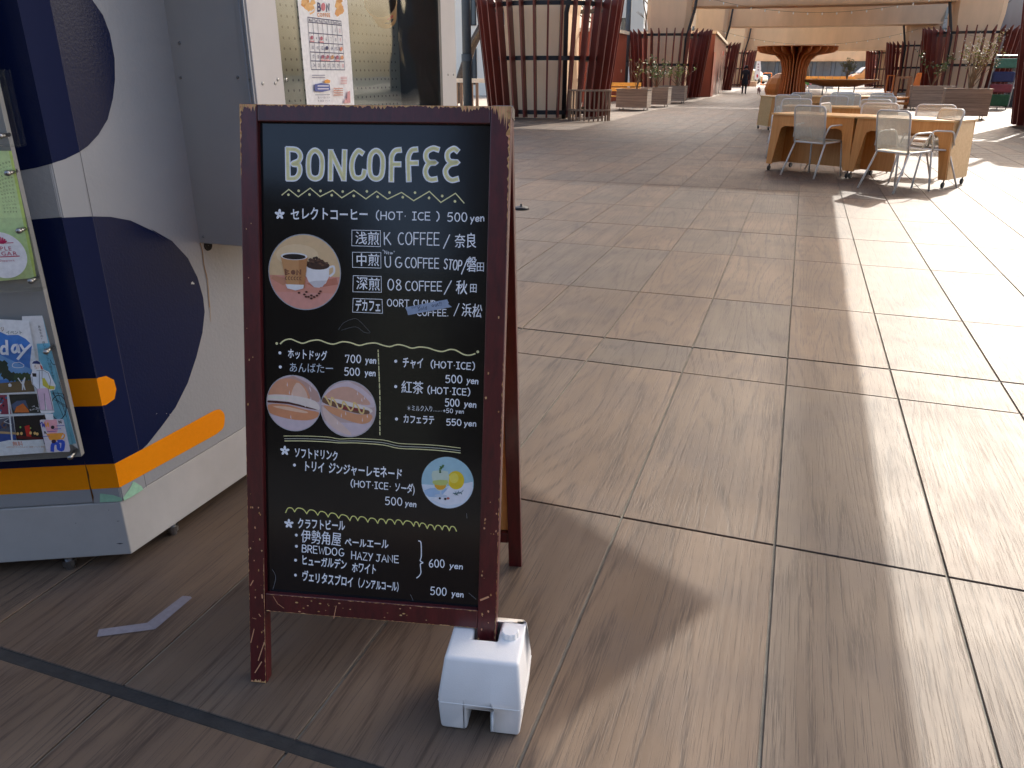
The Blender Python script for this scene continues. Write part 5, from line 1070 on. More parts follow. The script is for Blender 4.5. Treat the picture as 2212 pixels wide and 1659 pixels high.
# body as a solid of profile cells: columns across u, cells up z; notch left out of the bottom row middle; slot cut in the top row
SX0, SX1 = None, None
lu, ld = (PB.P(uR, .13, 0) - bl).dot(wr), (PB.P(uR, .13, 0) - bl).dot(wnn)
ru_, rd = (PB.P(BW, .13, 0) - bl).dot(wr), 0
SX0, SX1 = lu - .007, ru_ + .007; SY0 = ld - .016; SY1 = ld + .052; SZ = .045
U = sorted([0, NX0, NX1, SX0, SX1, W_]); Dd = [0, SY0, SY1, D_]; Z = [0, NH, .085, HT]
def filled(i, j, k):
    uc, dc, zc = (U[i] + U[i + 1]) / 2, (Dd[j] + Dd[j + 1]) / 2, (Z[k] + Z[k + 1]) / 2
    if zc < NH and NX0 < uc < NX1: return False
    if SX0 < uc < SX1 and SY0 < dc < SY1 and zc > .05: return False
    return 0 <= i < len(U) - 1 and 0 <= j < len(Dd) - 1 and 0 <= k < len(Z) - 1
def F_(i, j, k): return 0 <= i < len(U) - 1 and 0 <= j < len(Dd) - 1 and 0 <= k < len(Z) - 1 and filled(i, j, k)
vc = {}
def V_(i, j, k):
    if (i, j, k) not in vc:
        f0, f1, s0 = lat(Z[k]); u, d_ = U[i], Dd[j]
        if i == 0: u = s0
        if i == len(U) - 1: u = W_ - s0
        if j == 0: d_ = f0
        if j == len(Dd) - 1: d_ = f1
        vc[(i, j, k)] = bm.verts.new(wp(u, d_, Z[k]) - bl)
    return vc[(i, j, k)]
for i in range(len(U) - 1):
    for j in range(3):
        for k in range(3):
            if not F_(i, j, k): continue
            c8 = lambda a, b_, c_: V_(i + a, j + b_, k + c_)
            for (di, dj, dk), q in (((-1, 0, 0), [(0, 0, 0), (0, 0, 1), (0, 1, 1), (0, 1, 0)]), ((1, 0, 0), [(1, 0, 0), (1, 1, 0), (1, 1, 1), (1, 0, 1)]), ((0, -1, 0), [(0, 0, 0), (1, 0, 0), (1, 0, 1), (0, 0, 1)]), ((0, 1, 0), [(0, 1, 0), (0, 1, 1), (1, 1, 1), (1, 1, 0)]), ((0, 0, -1), [(0, 0, 0), (0, 1, 0), (1, 1, 0), (1, 0, 0)]), ((0, 0, 1), [(0, 0, 1), (1, 0, 1), (1, 1, 1), (0, 1, 1)])):
                if not F_(i + di, j + dj, k + dk): bm.faces.new([c8(*x) for x in q])
me = bpy.data.meshes.new('tank'); bm.to_mesh(me); bm.free(); me.materials.append(PLAS); me.polygons.foreach_set('use_smooth', [True] * len(me.polygons))
tank = bpy.data.objects.new('tank', me); COL.objects.link(tank); tank.parent = weight
bv = tank.modifiers.new('bevel', 'BEVEL'); bv.width = .008; bv.segments = 4; bv.use_clamp_overlap = False; bv.limit_method = 'ANGLE'; bv.angle_limit = R(35)
b = MB(); zz = .070
for z0, z1, g in ((zz, zz + .0016, .0012),):
    def rp_(a, b__, z): f0 = 0; return wp(a, b__, z)
    pts_ = [(.006, -g), (W_ - .006, -g), (W_ + g, .006), (W_ + g, D_ - .006), (W_ - .006, D_ + g), (.006, D_ + g), (-g, D_ - .006), (-g, .006)]
    n_ = 8; vs = [wp(a, c, z0) for a, c in pts_] + [wp(a, c, z1) for a, c in pts_]; b.add(vs, [(i, (i + 1) % n_, (i + 1) % n_ + n_, i + n_) for i in range(n_)] + [tuple(range(n_))[::-1], tuple(range(n_, 2 * n_))])
b.build('mould_seam', PLAS, weight)
cpx = PWt.px(1102, 1364); cc_ = G(1102, 1366, HT + .008); b = MB(); prof = []
vs = []; n = 40
for r_s, z in ((0, .0), (1, .0), (1, .011), (.9, .014), (0, .0145)):
    for k in range(n):
        q = 2 * math.pi * k / n; r = .0185 * r_s * (1 + .05 * math.cos(q * 10)); vs.append((cc_.x + r * math.cos(q), cc_.y + r * math.sin(q), HT + z))
fs = [(i * n + k, i * n + (k + 1) % n, (i + 1) * n + (k + 1) % n, (i + 1) * n + k) for i in range(4) for k in range(n)]
b.add(vs, fs); b.build('screw_cap', PLAS, weight, smooth=False)
# tape mark and loose bits on the floor
f = Flat(Plane((0, 0, .0008), (1, 0, 0), (0, 1, 0)), .0, step=.0004); 
f.poly([K8(632, 775), K8(618, 823), K8(985, 775), K8(1000, 735), K8(940, 733)], rgb(128, 126, 134)); f.poly([K8(938, 735), K8(990, 775), K8(1225, 575), K8(1215, 566), K8(1165, 562)], rgb(124, 122, 130))
o = f.build('floor_tape', print_mat('worn_tape', .7)); tag(o, 'bent strip of grey tape stuck to the floor by the kiosk', 'tape')
g = G(1126, 452); b = MB(); b.lathe([(.001, .055), (.012, .055), (.012, .03), (.06, .028), (.075, .02), (.08, 0), (.001, 0)], 24, Matrix.Translation((g.x, g.y, 0))); o = b.build('stand_base', IRON, smooth=True); tag(o, 'low black round weight on the floor behind the menu board', 'weight')

# ================================================================ PLYWOOD TABLES AND CHAIRS
PLYW = wood_mat('birch_plywood', rgb(206, 158, 98), rgb(226, 184, 126), .45, 'X', 1.2)
PLYO = wood_mat('warm_plywood', rgb(196, 128, 62), rgb(214, 152, 84), .5, 'Z', 1.2)
RUB = mat('black_rubber', (.02, .02, .02), .5, var=.1)
def caster(P, x, y, parent, zt=.1):
    b = MB(); b.lathe([(.001, -.014), (.03, -.014), (.034, -.008), (.034, .008), (.03, .014), (.001, .014)], 14, Matrix.Translation((x, y, .034)) @ Matrix.Rotation(R(90), 4, 'Y') ); 
    b.tube([(x, y, .034), (x, y + .02, zt)], .01, 6); return b.build('caster', RUB, parent, smooth=False, local=True)
def table(loc, rz, w, d, h, label, panels=(0, 1), right_open=True):
    t = empty('plywood_table', loc, label, 'table', 'plywood tables in the plaza', rz)
    b = MB(); b.box(0, w, 0, d, h - .024, h); b.build('tabletop', PLYW, t, bevel=.003, local=True)
    # front and rear frames cut like an arch, with flared legs
    for yy in (.03, d - .055):
        b = MB(); n = 6
        lf, a = .13, .05
        outer = [(.02, h - .0245), (w - .02, h - .0245)]
        L0 = [(.02, h - .0245), (-.01, .095), (lf * .55, .095), (lf + .02, h - .24)] + [(lf + .02 + .06 * (1 - math.cos(q)), h - .24 + .07 * math.sin(q)) for q in [R(30), R(60), R(90)]]
        R0 = [(w - x, z) for x, z in L0][::-1]
        poly = L0[::-1][::-1]
        pts = [(.02, h - .0245), (-.01, .095), (lf * .55, .095), (lf + .02, h - .24), (lf + .035, h - .19), (lf + .09, h - .165)] + [(w - lf - .09, h - .165), (w - lf - .035, h - .19), (w - lf - .02, h - .24), (w - lf * .55, .095), (w + .01, .095), (w - .02, h - .0245)]
        tri = tessellate_polygon([[Vector((x, z, 0)) for x, z in pts]]); k = len(pts)
        vs = [(x, yy, z) for x, z in pts] + [(x, yy + .024, z) for x, z in pts]
        b.add(vs, [tuple(q) for q in tri] + [tuple(v + k for v in q) for q in tri] + [(i, (i + 1) % k, (i + 1) % k + k, i + k) for i in range(k)])
        o = b.build('arched_frame', PLYO, t, local=True)
        bm = bmesh.new(); bm.from_mesh(o.data); bmesh.ops.recalc_face_normals(bm, faces=bm.faces); bm.to_mesh(o.data); bm.free()
    for x0, sgn in ((0, -1), (w, 1)):
        b = MB(); y0, y1 = .0542, d - .0552; xi = x0 - sgn * .045
        b.hexa([(x0 + sgn * .008 - .012, y0, .095), (x0 + sgn * .008 + .012, y0, .095), (x0 + sgn * .008 + .012, y1, .095), (x0 + sgn * .008 - .012, y1, .095)], [(x0 - sgn * .035 - .012, y0, h - .0245), (x0 - sgn * .035 + .012, y0, h - .0245), (x0 - sgn * .035 + .012, y1, h - .0245), (x0 - sgn * .035 - .012, y1, h - .0245)]); b.build('end_panel', PLYW, t, local=True)
        for yy in (.07, d - .07): caster(None, x0 - sgn * .02, yy, t)
    b = MB(); b.box(.16, w - .16, d * .5 - .012, d * .5 + .012, h - .22, h - .0245); b.build('stretcher_board', PLYO, t, local=True)
    return t
HT_ = .782
p1 = G(1666, 247, .762); p2 = G(2063.8, 257.7, .80); p1.z = p2.z = 0; pr = G(2095, 254, HT_)
dv = (p2 - p1); ang = math.atan2(dv.y, dv.x); Lr = dv.length; dep = .72
ux_ = dv.normalized(); uy_ = Vector((-ux_.y, ux_.x, 0))
wA = Lr * .5
tA = table((p1.x, p1.y, 0), ang, wA - .006, dep, HT_, 'plywood table at the left front, its end board in shade')
tB = table(tuple((p1 + ux_ * wA) * 1)[:2] + (0,), ang, Lr - wA, dep, HT_, 'plywood table at the right front with sunlit end board')
# solid boards that close the left table and the middle leg
for o_, (a, b2, yy) in ((tA, (.04, wA * .80, dep * .55)), (tB, (.03, (Lr - wA) * .38, dep * .45))):
    b = MB(); b.hexa([(a - .03, yy, .1), (b2, yy, .1), (b2, yy + .024, .1), (a - .03, yy + .024, .1)], [(a, yy, HT_ - .0245), (b2 - .05, yy, HT_ - .0245), (b2 - .05, yy + .024, HT_ - .0245), (a, yy + .024, HT_ - .0245)]); b.build('back_board', PLYO, o_, local=True)
q1 = G(1690, 228, .782); table((q1.x, q1.y - .15, 0), ang + .42, 1.7, .75, HT_, 'plywood table set askew in the middle of the group')
q2 = G(1669, 208, .782); q3 = G(1927, 208, .782); l23 = (q3 - q2).length; a23 = math.atan2(q3.y - q2.y, q3.x - q2.x); m23 = (q2 + q3) / 2
table((q2.x, q2.y, 0), a23, l23 / 2 - .02, .75, HT_, 'plywood table at the back left of the group, shaded end'); table((m23.x, m23.y, 0), a23, l23 / 2 - .02, .75, HT_, 'plywood table at the back right of the group')
CH = mat('cream_powder_coat', rgb(214, 208, 198), .4, var=.04); WEAVE = mat('cream_cord', rgb(208, 198, 176), .7, var=.1, scale=30)
def tubepart(name, pts, r, parent, n=8, m=CH):
    b = MB(); b.tube(pts, r, n); return b.build(name, m, parent, smooth=True, local=True)
def rounded(pts, rad=.06, n=4):
    out = [pts[0]]
    for i in range(1, len(pts) - 1):
        p = Vector(pts[i]); a = (Vector(pts[i - 1]) - p); c = (Vector(pts[i + 1]) - p); ra = min(rad, a.length * .45, c.length * .45); a = p + a.normalized() * ra; c = p + c.normalized() * ra
        for k in range(n + 1): t = k / n; out.append(tuple(a * (1 - t) ** 2 + p * 2 * t * (1 - t) + c * t * t))
    out.append(pts[-1]); return out
def chair(loc, rz, label):   # faces +Y, origin between the feet
    t = empty('woven_chair', loc, label, 'chair', 'woven metal chairs round the plywood tables', rz)
    w = .235; zs_ = .46; zt = .90
    fr = rounded([(-w, -.17, zs_ - .02), (-w - .005, -.25, zt), (w + .005, -.25, zt), (w, -.17, zs_ - .02)], .07, 5)
    tubepart('back_frame', fr, .0125, t)
    b = MB(); n = 36
    for i in range(n):
        z = zs_ + .015 + (zt - .022 - zs_ - .015) * i / (n - 1); tt = (z - zs_ + .02) / (zt - zs_ + .02); yy = -.17 - .08 * tt; ww = w + .004 * tt - (.03 if i == n - 1 else 0)
        c = -.022 * math.sin(math.pi * min(1, tt * 1.1)); pts = [(-ww, yy, z), (-ww * .5, yy + c, z), (0, yy + c * 1.3, z), (ww * .5, yy + c, z), (ww, yy, z)]
        b.tube(pts, .0052, 4, cap=False)
    for i in range(40): x = -w + .012 + (2 * w - .024) * i / 39; b.tube([(x, -.175 - .022 * (1 - (x / w) ** 2), zs_ + .01), (x * 1.01, -.247 - .004 * (1 - (x / w) ** 2), zt - .01)], .0016, 3, cap=False)
    b.build('woven_back', WEAVE, t, local=True)
    sf = rounded([(-w, -.17, zs_ - .02), (-w, .22, zs_), (w, .22, zs_), (w, -.17, zs_ - .02), (-w, -.17, zs_ - .02)], .05, 4); tubepart('seat_frame', sf, .0115, t)
    b = MB()
    for i in range(30): y = -.155 + .365 * i / 29; b.tube([(-w, y, zs_ - .008), (0, y, zs_ - .022), (w, y, zs_ - .008)], .0055, 4, cap=False)
    b.build('woven_seat', WEAVE, t, local=True)
    for s in (-1, 1):
        tubepart('leg', [(s * w, -.15, zs_ - .02), (s * (w + .035), -.33, .0)], .0115, t); tubepart('leg', [(s * w, .19, zs_), (s * (w + .02), .25, 0)], .0115, t)
        tubepart('armrest', rounded([(s * (w + .005), -.20, zs_ + .04), (s * (w + .03), -.15, .66), (s * (w + .035), .12, .67), (s * (w + .01), .20, zs_)], .05, 4), .0105, t)
    return t
def copy_tree(o, loc, rz, label):
    c = o.copy(); COL.objects.link(c); c.location = loc; c.rotation_euler.z = rz; c['label'] = label
    for ch in list(o.children): d = ch.copy(); COL.objects.link(d); d.parent = c
    return c
fa, fb = G(1685.6, 377.8), G(1757.5, 387.2); aCh = math.atan2(fb.y - fa.y, fb.x - fa.x)
def by_feet(a, b_): 
    m = (a + b_) / 2; r = math.atan2(b_.y - a.y, b_.x - a.x); n = Vector((-math.sin(r), math.cos(r), 0)); return tuple(m + n * .33), r
l1, r1 = by_feet(fa, fb); ch0 = chair(l1, r1, 'cream woven chair with its back to us at the left front table')
l2, r2 = by_feet(G(*KT(995, 1025)), G(*KT(1315, 1080))); copy_tree(ch0, l2, r2, 'cream woven chair nearest the camera, half lit by the sun')
g1 = G(*KT(740, 860)); copy_tree(ch0, (g1.x + .05, g1.y + .1, 0), r1 - R(70), 'cream woven chair turned sideways between the two front chairs')
g2 = G(*KT(1560, 1010)); copy_tree(ch0, (g2.x, g2.y + .1, 0), R(115), 'cream woven chair turned sideways by the sunlit right end board')
far_ch = [(1717, 19.2, .5, 'small chair farthest back at the left'), (1708, 17.3, -.25, 'chair tucked in at the far left table corner'), (1712, 14.2, 2.9, 'low chair back just behind the left front tabletop'), (1797, 16.8, .1, 'chair back seen over the middle of the tabletops'), (1814, 19.6, 2.95, 'chair facing us at the back of the group, left one'), (1836, 18.4, 3.3, 'chair facing us at the back of the group, right one'), (1893, 19.0, 2.7, 'chair back right of the tables, rear one'), (1902, 16.6, 3.0, 'sunlit chair facing us behind the right front table'), (1882, 14.4, 2.8, 'bright chair back close behind the middle of the right table'), (1900, 12.6, 3.0, 'sunlit chair facing us close behind the right front tabletop'), (2024, 12.3, 3.0, 'sunlit chair facing us behind the right table end')]
for px_, Yc_, rz, lab in far_ch:
    d_ = ray(px_, 225); copy_tree(ch0, (d_.x * Yc_ / d_.y, Yc_, 0), rz, 'cream woven ' + lab)

# ================================================================ FAN COLUMN, BENCHES, PLANTERS
FANW = wood_mat('fan_timber', rgb(196, 112, 58), rgb(226, 146, 84), .45, 'Z', 1)
fc = G(1708, 212); fan = empty('fan_column', (fc.x, fc.y, 0), 'timber column of radiating fins that flares into a round top', 'column')
NF = 26; b0 = None
for i in range(NF):
    q = 2 * math.pi * i / NF
    prof = [(.62, 0), (.62, .9), (.66, 1.5), (.80, 1.95), (1.1, 2.2), (1.62, 2.28), (1.92, 2.34), (2.1, 2.48), (2.1, 2.62)]; inner = [(.15, 2.62), (.15, 0)]
    prof = [(1.05 if False else r * (1.0 + .25 * max(0, 1 - z / 1.2) * (1 if z < 1.2 else 0)), z) for r, z in prof]
    if b0 is None:
        b = MB(); poly = prof + inner; tri = tessellate_polygon([[Vector((r, z, 0)) for r, z in poly]]); k = len(poly)
        vs = [(r, -.02, z) for r, z in poly] + [(r, .02, z) for r, z in poly]
        b.add(vs, [tuple(t) for t in tri] + [tuple(v + k for v in t) for t in tri] + [(j, (j + 1) % k, (j + 1) % k + k, j + k) for j in range(k)]); b0 = b.build('fin', FANW, fan, local=True); o = b0
        bm = bmesh.new(); bm.from_mesh(o.data); bmesh.ops.recalc_face_normals(bm, faces=bm.faces); bm.to_mesh(o.data); bm.free()
    else: o = b0.copy(); COL.objects.link(o)
    o.rotation_euler.z = q
b = MB(); b.lathe([(.14, 0), (.14, 2.62)], 12); b.build('core_post', PLYO, fan, local=True)
b = MB(); b.lathe([(.001, 2.63), (2.12, 2.63), (2.12, 2.66), (.001, 2.66)], 40); b.build('top_disc', FANW, fan, local=True)
# domed timber hut-like bench
dc = G(1686, 209); dome = empty('domed_bench', (dc.x, dc.y, 0), 'rounded timber hood on castors beside the fan column', 'bench')
prof = [(0.02, 1.34), (.4, 1.26), (.72, 1.02), (.9, .7), (.96, .42), (.93, .22)]; nseg = 10
for i in range(nseg):
    a0, a1 = 2 * math.pi * i / nseg, 2 * math.pi * (i + .985) / nseg; b = MB(); vs = []
    for r, z in prof: vs += [(r * math.cos(a0), r * math.sin(a0), z), (r * math.cos(a1), r * math.sin(a1), z)]
    b.add(vs, [(2 * j, 2 * j + 1, 2 * j + 3, 2 * j + 2) for j in range(len(prof) - 1)]); b.build('shell_panel', PLYO, dome, local=True)
b = MB(); b.lathe([(.88, .22), (.88, .1), (.8, .1)], 20); b.build('base_ring', PLYO, dome, local=True)
for a in (0, 90, 180, 270): caster(None, .5 * math.cos(R(a + 20)), .5 * math.sin(R(a + 20)), dome)
# boat shaped round table and plant on it
bt = G(1808, 213); boat = empty('boat_shaped_table', (bt.x, bt.y, 0), 'long shallow timber table shaped like a boat, lit on top', 'table')
b = MB(); s_ = 2.3
b.lathe([(.001, .62), (.9, .62), (1.5, .78), (2.05, .93), (2.1, .97)], 36, Matrix.Diagonal((1, .5, 1, 1))); b.build('hull', FANW, boat, smooth=True, local=True)
b = MB(); b.lathe([(.001, .995), (2.12, .995), (2.12, .968), (.001, .968)], 36, Matrix.Diagonal((1, .5, 1, 1))); b.build('tabletop', PLYW, boat, local=True)
for a in (-.8, 0, .8): b = MB(); b.tube([(a, 0, 0), (a, 0, .63)], .03, 8); b.build('leg', IRON, boat, local=True)
LEAF = mat('leaf_green', (.09, .15, .035), .5, var=.45, scale=40); LEAFY = mat('leaf_yellow_green', (.26, .30, .06), .5, var=.4, scale=40); BLOS = mat('white_blossom', (.78, .78, .72), .6, var=.08)
OLIVE = mat('leaf_olive', (.16, .17, .08), .6, var=.4, scale=30); BARK = mat('bark', rgb(92, 80, 68), .9, var=.3, scale=12, bump=.004, bscale=20); TWIG = mat('twig', rgb(120, 100, 76), .9, var=.2)
def leafquad(b, p, s):
    u = Vector((random.gauss(0, 1), random.gauss(0, 1), random.gauss(0, .7))).normalized(); v = u.orthogonal().normalized(); v = (v * math.cos(1) + u.cross(v) * math.sin(random.uniform(0, 3))).normalized()
    b.add([p - u * s, p + v * s * .42, p + u * s, p - v * s * .42], [(0, 1, 2, 3)])
def shrub(name, loc, hgt, spread, stems, leaves, lm, label, lsize=.035, low=.3, bloss=0, group=None):
    e = empty(name, loc, label, 'shrub', group); st = MB(); lf = MB(); bs = MB(); tips = []
    for i in range(stems):
        a = random.uniform(0, 6.28); r = spread * random.uniform(.25, 1); h = hgt * random.uniform(.6, 1); pts = [(0, 0, 0)]
        for k in range(1, 5): t = k / 4; pts.append((math.cos(a) * r * t ** 1.4 + random.gauss(0, .02), math.sin(a) * r * t ** 1.4 + random.gauss(0, .02), h * t))
        st.tube(pts, [.014, .011, .009, .006, .003], 5)
        for k in range(3):
            t = random.uniform(.45, .95); j = min(3, int(t * 4)); p = Vector(pts[j]).lerp(Vector(pts[j + 1]), t * 4 - j); q = p + Vector((random.gauss(0, .14), random.gauss(0, .14), random.uniform(.05, .25))) * hgt; st.tube([p, q], [.006, .002], 4); tips.append((p, q))
        tips.append((Vector(pts[2]), Vector(pts[4])))
    for i in range(leaves):
        p, q = random.choice(tips); c = p.lerp(q, random.uniform(.2, 1.05)) + Vector((random.gauss(0, .03), random.gauss(0, .03), random.gauss(0, .03))) * (hgt + .3); leafquad(lf, c, lsize * random.uniform(.6, 1.3))
    for i in range(bloss): p, q = random.choice(tips); c = p.lerp(q, random.uniform(.5, 1.05)) + Vector((random.gauss(0, .05), random.gauss(0, .05), random.gauss(0, .05))); [leafquad(bs, c, .026) for _ in range(2)]
    st.build('branches', TWIG, e, local=True)
    if leaves: lf.build('foliage', lm, e, local=True)
    if bloss: bs.build('blossom', BLOS, e, local=True)
    return e
GWOOD = wood_mat('weathered_plank', rgb(128, 112, 98), rgb(158, 142, 126), .75, 'X', 1); SOIL = mat('soil', (.05, .035, .025), .95, var=.3)
def planter(loc, rz, w, d, h, label, boards=6):
    e = empty('wooden_planter', loc, label, 'planter', 'wooden planters on castors', rz)
    bh = (h - .1) / boards
    for s in range(4):
        for k in range(boards):
            z0 = .1 + k * bh; z1 = z0 + bh - .006; fl0 = .0; b = MB(); o_ = .0
            if s == 0: b.box(-w / 2, w / 2, -d / 2 - .02, -d / 2, z0, z1)
            if s == 1: b.box(-w / 2, w / 2, d / 2, d / 2 + .02, z0, z1)
            if s == 2: b.box(-w / 2 - .0, -w / 2 + .02, -d / 2 + .001, d / 2 - .001, z0, z1)
            if s == 3: b.box(w / 2 - .02, w / 2, -d / 2 + .001, d / 2 - .001, z0, z1)
            b.build('plank', GWOOD, e, local=True)
    b = MB(); b.box(-w / 2 - .02, w / 2 + .02, -d / 2 - .04, -d / 2 + .03, h, h + .025); b.box(-w / 2 - .02, w / 2 + .02, d / 2 - .03, d / 2 + .04, h, h + .025); b.box(-w / 2 - .02, -w / 2 + .03, -d / 2 + .0305, d / 2 - .0305, h, h + .025); b.box(w / 2 - .03, w / 2 + .02, -d / 2 + .0305, d / 2 - .0305, h, h + .025); b.build('rim', GWOOD, e, local=True)
    b = MB(); b.box(-w / 2 + .022, w / 2 - .022, -d / 2 + .002, d / 2 - .002, .12, h - .06); b.build('soil', SOIL, e, local=True)
    for x in (-w * .4, w * .4):
        for y in (-d * .4, d * .4): caster(None, x, y, e)
    return e
for (px0, px1, py, top, sc, lab) in ((1329, 1402, 239, 192, 1, 'front wooden planter of the left row with yellow tipped stems'), (1410, 1441, 231, 190, 1, 'middle wooden planter of the left row'), (1436, 1470, 226, 188, 1, 'rear wooden planter of the left row')):
    pass
gl = G(1365, 240); dpl = .85; hpl = .72; wpl = 1.15
PLN = [(-5.95, 30.4, 'front wooden planter of the left row by the yellow bench'), (-5.75, 33.9, 'middle wooden planter of the left row, half hidden'), (-5.7, 38.2, 'rear wooden planter of the left row')]
for x, y, lab in PLN: planter((x, y, 0), 0, 1.15 if y < 38 else 1.2, .85, hpl, lab)
shrub('potted_shrub', (-5.85, 30.4, .64), 1.15, .45, 8, 26, LEAFY, 'sparse shrub of bare stems with a few yellow leaves', .06, group='plants in the wooden planters')
shrub('potted_shrub', (-5.75, 33.9, .64), 1.25, .8, 12, 260, LEAF, 'leafy green shrub spreading over the middle left planter', .06, bloss=30, group='plants in the wooden planters')
shrub('potted_shrub', (-5.5, 38.2, .64), 1.1, .9, 12, 170, LEAFY, 'light green shrub in the rear left planter', .06, bloss=20, group='plants in the wooden planters')
a_ = G(2008, 238); c_ = G(2078, 258)
planter((a_.x, a_.y + .4, 0), .02, 1.45, .8, .84, 'dark grey wooden planter left of the flowering one'); planter((c_.x + .06, c_.y + .4, 0), -.06, 1.25, .75, .86, 'wooden planter under the white flowering shrub')
shrub('potted_shrub', (a_.x - .05, a_.y + .4, .76), 1.35, .65, 5, 150, LEAF, 'small forked shrub with green leaf clumps', .06, bloss=14, group='plants in the wooden planters')
shrub('flowering_shrub', (c_.x + .1, c_.y + .4, .78), 1.75, 1.0, 20, 240, LEAFY, 'tall loose shrub covered with small white flowers', .04, bloss=230)
shrub('potted_shrub', (bt.x + .35, bt.y, 1.0), 1.0, .42, 14, 240, OLIVE, 'olive green plant standing on the boat shaped table', .07, group='plants in the wooden planters', bloss=14)
# low curved slatted barrier by the first screen
lc = G(1262, 262); lowf = empty('slatted_barrier', (lc.x, lc.y + .55, 0), 'low curved wooden slat barrier in front of the first screen', 'barrier')
SLT = wood_mat('old_slat', rgb(120, 92, 70), rgb(146, 116, 90), .7, 'Z', 1); p0 = None
for i in range(15):
    q = math.pi * (1 + i / 14); x, y = .60 * math.cos(q), .55 * math.sin(q)
    if p0 is None: b = MB(); b.box(-.022, .022, -.018, .018, 0, .8); p0 = b.build('slat', SLT, lowf, local=True); o = p0
    else: o = p0.copy(); COL.objects.link(o)
    o.location = (x, y, 0); o.rotation_euler.z = q
for z in (.8, .27):
    b = MB(); n = 20; pts = [(.6 * math.cos(math.pi * (1 + i / n)), .55 * math.sin(math.pi * (1 + i / n)), z) for i in range(n + 1)]
    vs = []; 
    for x, y, z_ in pts: k_ = 1.07; vs += [(x * .97, y * .97, z_), (x * k_, y * k_, z_), (x * k_, y * k_, z_ + .05), (x * .97, y * .97, z_ + .05)]
    fs = [];
    for i in range(n):
        for j in range(4): fs.append((i * 4 + j, i * 4 + (j + 1) % 4, i * 4 + 4 + (j + 1) % 4, i * 4 + 4 + j))
    fs += [(3, 2, 1, 0), (n * 4, n * 4 + 1, n * 4 + 2, n * 4 + 3)]; b.add(vs, fs); b.build('rail', SLT, lowf, local=True)
# frames and panels standing behind the tables
AMB = mat('amber_lacquer', rgb(206, 112, 40), .3, var=.1, coat=.4)
def frame_stand(px0, px1, ybase, ytop, w, m, label, name='timber_stand', Yd=None):
    g = G((px0 + px1) / 2, ybase); e = empty(name, (g.x, g.y, 0), label, 'frame'); H_ = 1.3
    top = CAMH + (G((px0 + px1) / 2, ytop, 3) - Vector((0, 0, CAMH))).length * 0
    d = ray((px0 + px1) / 2, ytop); h = CAMH + d.z * (math.hypot(g.x, g.y) / math.hypot(d.x, d.y))
    wd = (G(px1, ybase) - G(px0, ybase)).length
    b = MB(); b.box(-wd / 2, -wd / 2 + w, -.03, .03, 0, h); b.build('post', m, e, local=True); b = MB(); b.box(wd / 2 - w, wd / 2, -.03, .03, 0, h); b.build('post', m, e, local=True)
    b = MB(); b.box(-wd / 2 + w, wd / 2 - w, -.03, .03, h - w * .6, h); b.build('crossbar', m, e, local=True); b = MB(); b.box(-wd / 2 + w, wd / 2 - w, -.03, .03, .3, .3 + w * .6); b.build('crossbar', m, e, local=True); return e
frame_stand(1909, 1924, 214, 162, .09, AMB, 'thin orange wooden frame at the end of the boat shaped table')
fe = frame_stand(1926, 1957, 234, 165, .14, SLT, 'brown wooden frame stand with a bench seat in shade')
b = MB(); b.box(-.45, .55, -.9, -.3, .38, .44); b.build('seat', PLYO, fe, local=True)
g_ = G(1962, 234); e = empty('leaning_board', (g_.x, g_.y - 1.0, 0), 'bright orange lacquered board leaning upright by the dark planter', 'panel')
b = MB(); b.hexa([(-.18, 0, .25), (.12, 0, .25), (.12, .06, .25), (-.18, .06, .25)], [(-.02, .1, 1.33), (.16, .1, 1.33), (.16, .16, 1.33), (-.02, .16, 1.33)]); b.build('board', AMB, e, local=True); b = MB(); b.box(-.9, .3, -.1, .4, .17, .25); b.build('base', PLYO, e, local=True)
# rolling rack with folded covers, bin
g_ = G(2150, 236); rk = empty('rolling_rack', (g_.x, g_.y, 0), 'wheeled metal rack with green, blue and red cloths at the right', 'rack')
for x in (-.42, .4): b = MB(); b.tube([(x, 0, .1), (x + .06, 0, 1.95)], .03, 8); b.build('post', STEEL, rk, local=True)
b = MB(); b.tube([(-.36, 0, 1.95), (.46, 0, 1.95)], .03, 8); b.build('top_rail', STEEL, rk, local=True)
for z0, z1, col, nm in ((1.5, 1.85, rgb(66, 106, 92), 'green'), (1.0, 1.38, rgb(44, 50, 84), 'blue'), (.62, .93, rgb(120, 58, 64), 'red'), (.12, .55, rgb(44, 80, 52), 'dark green')):
    b = MB(); b.box(-.37, .36, -.25, .25, z0, z1); o = b.build('cloth_bundle', mat('cloth_' + nm.replace(' ', '_'), col, .9, var=.2, bump=.01, bscale=6), rk, bevel=.05, local=True); tag(o, nm + ' cloth bundle')
for x in (-.3, 0, .3): caster(None, x, -.25, rk)
g_ = G(2181, 231); e = empty('litter_bin', (g_.x, g_.y, 0), 'black square litter bin with white lid', 'bin')
b = MB(); b.box(-.22, .22, -.22, .22, 0, .72); b.build('body', IRON, e, bevel=.02, local=True); b = MB(); b.box(-.23, .23, -.23, .23, .721, .78); b.build('lid', mat('white_lid', (.7, .7, .7), .5), e, bevel=.02, local=True)
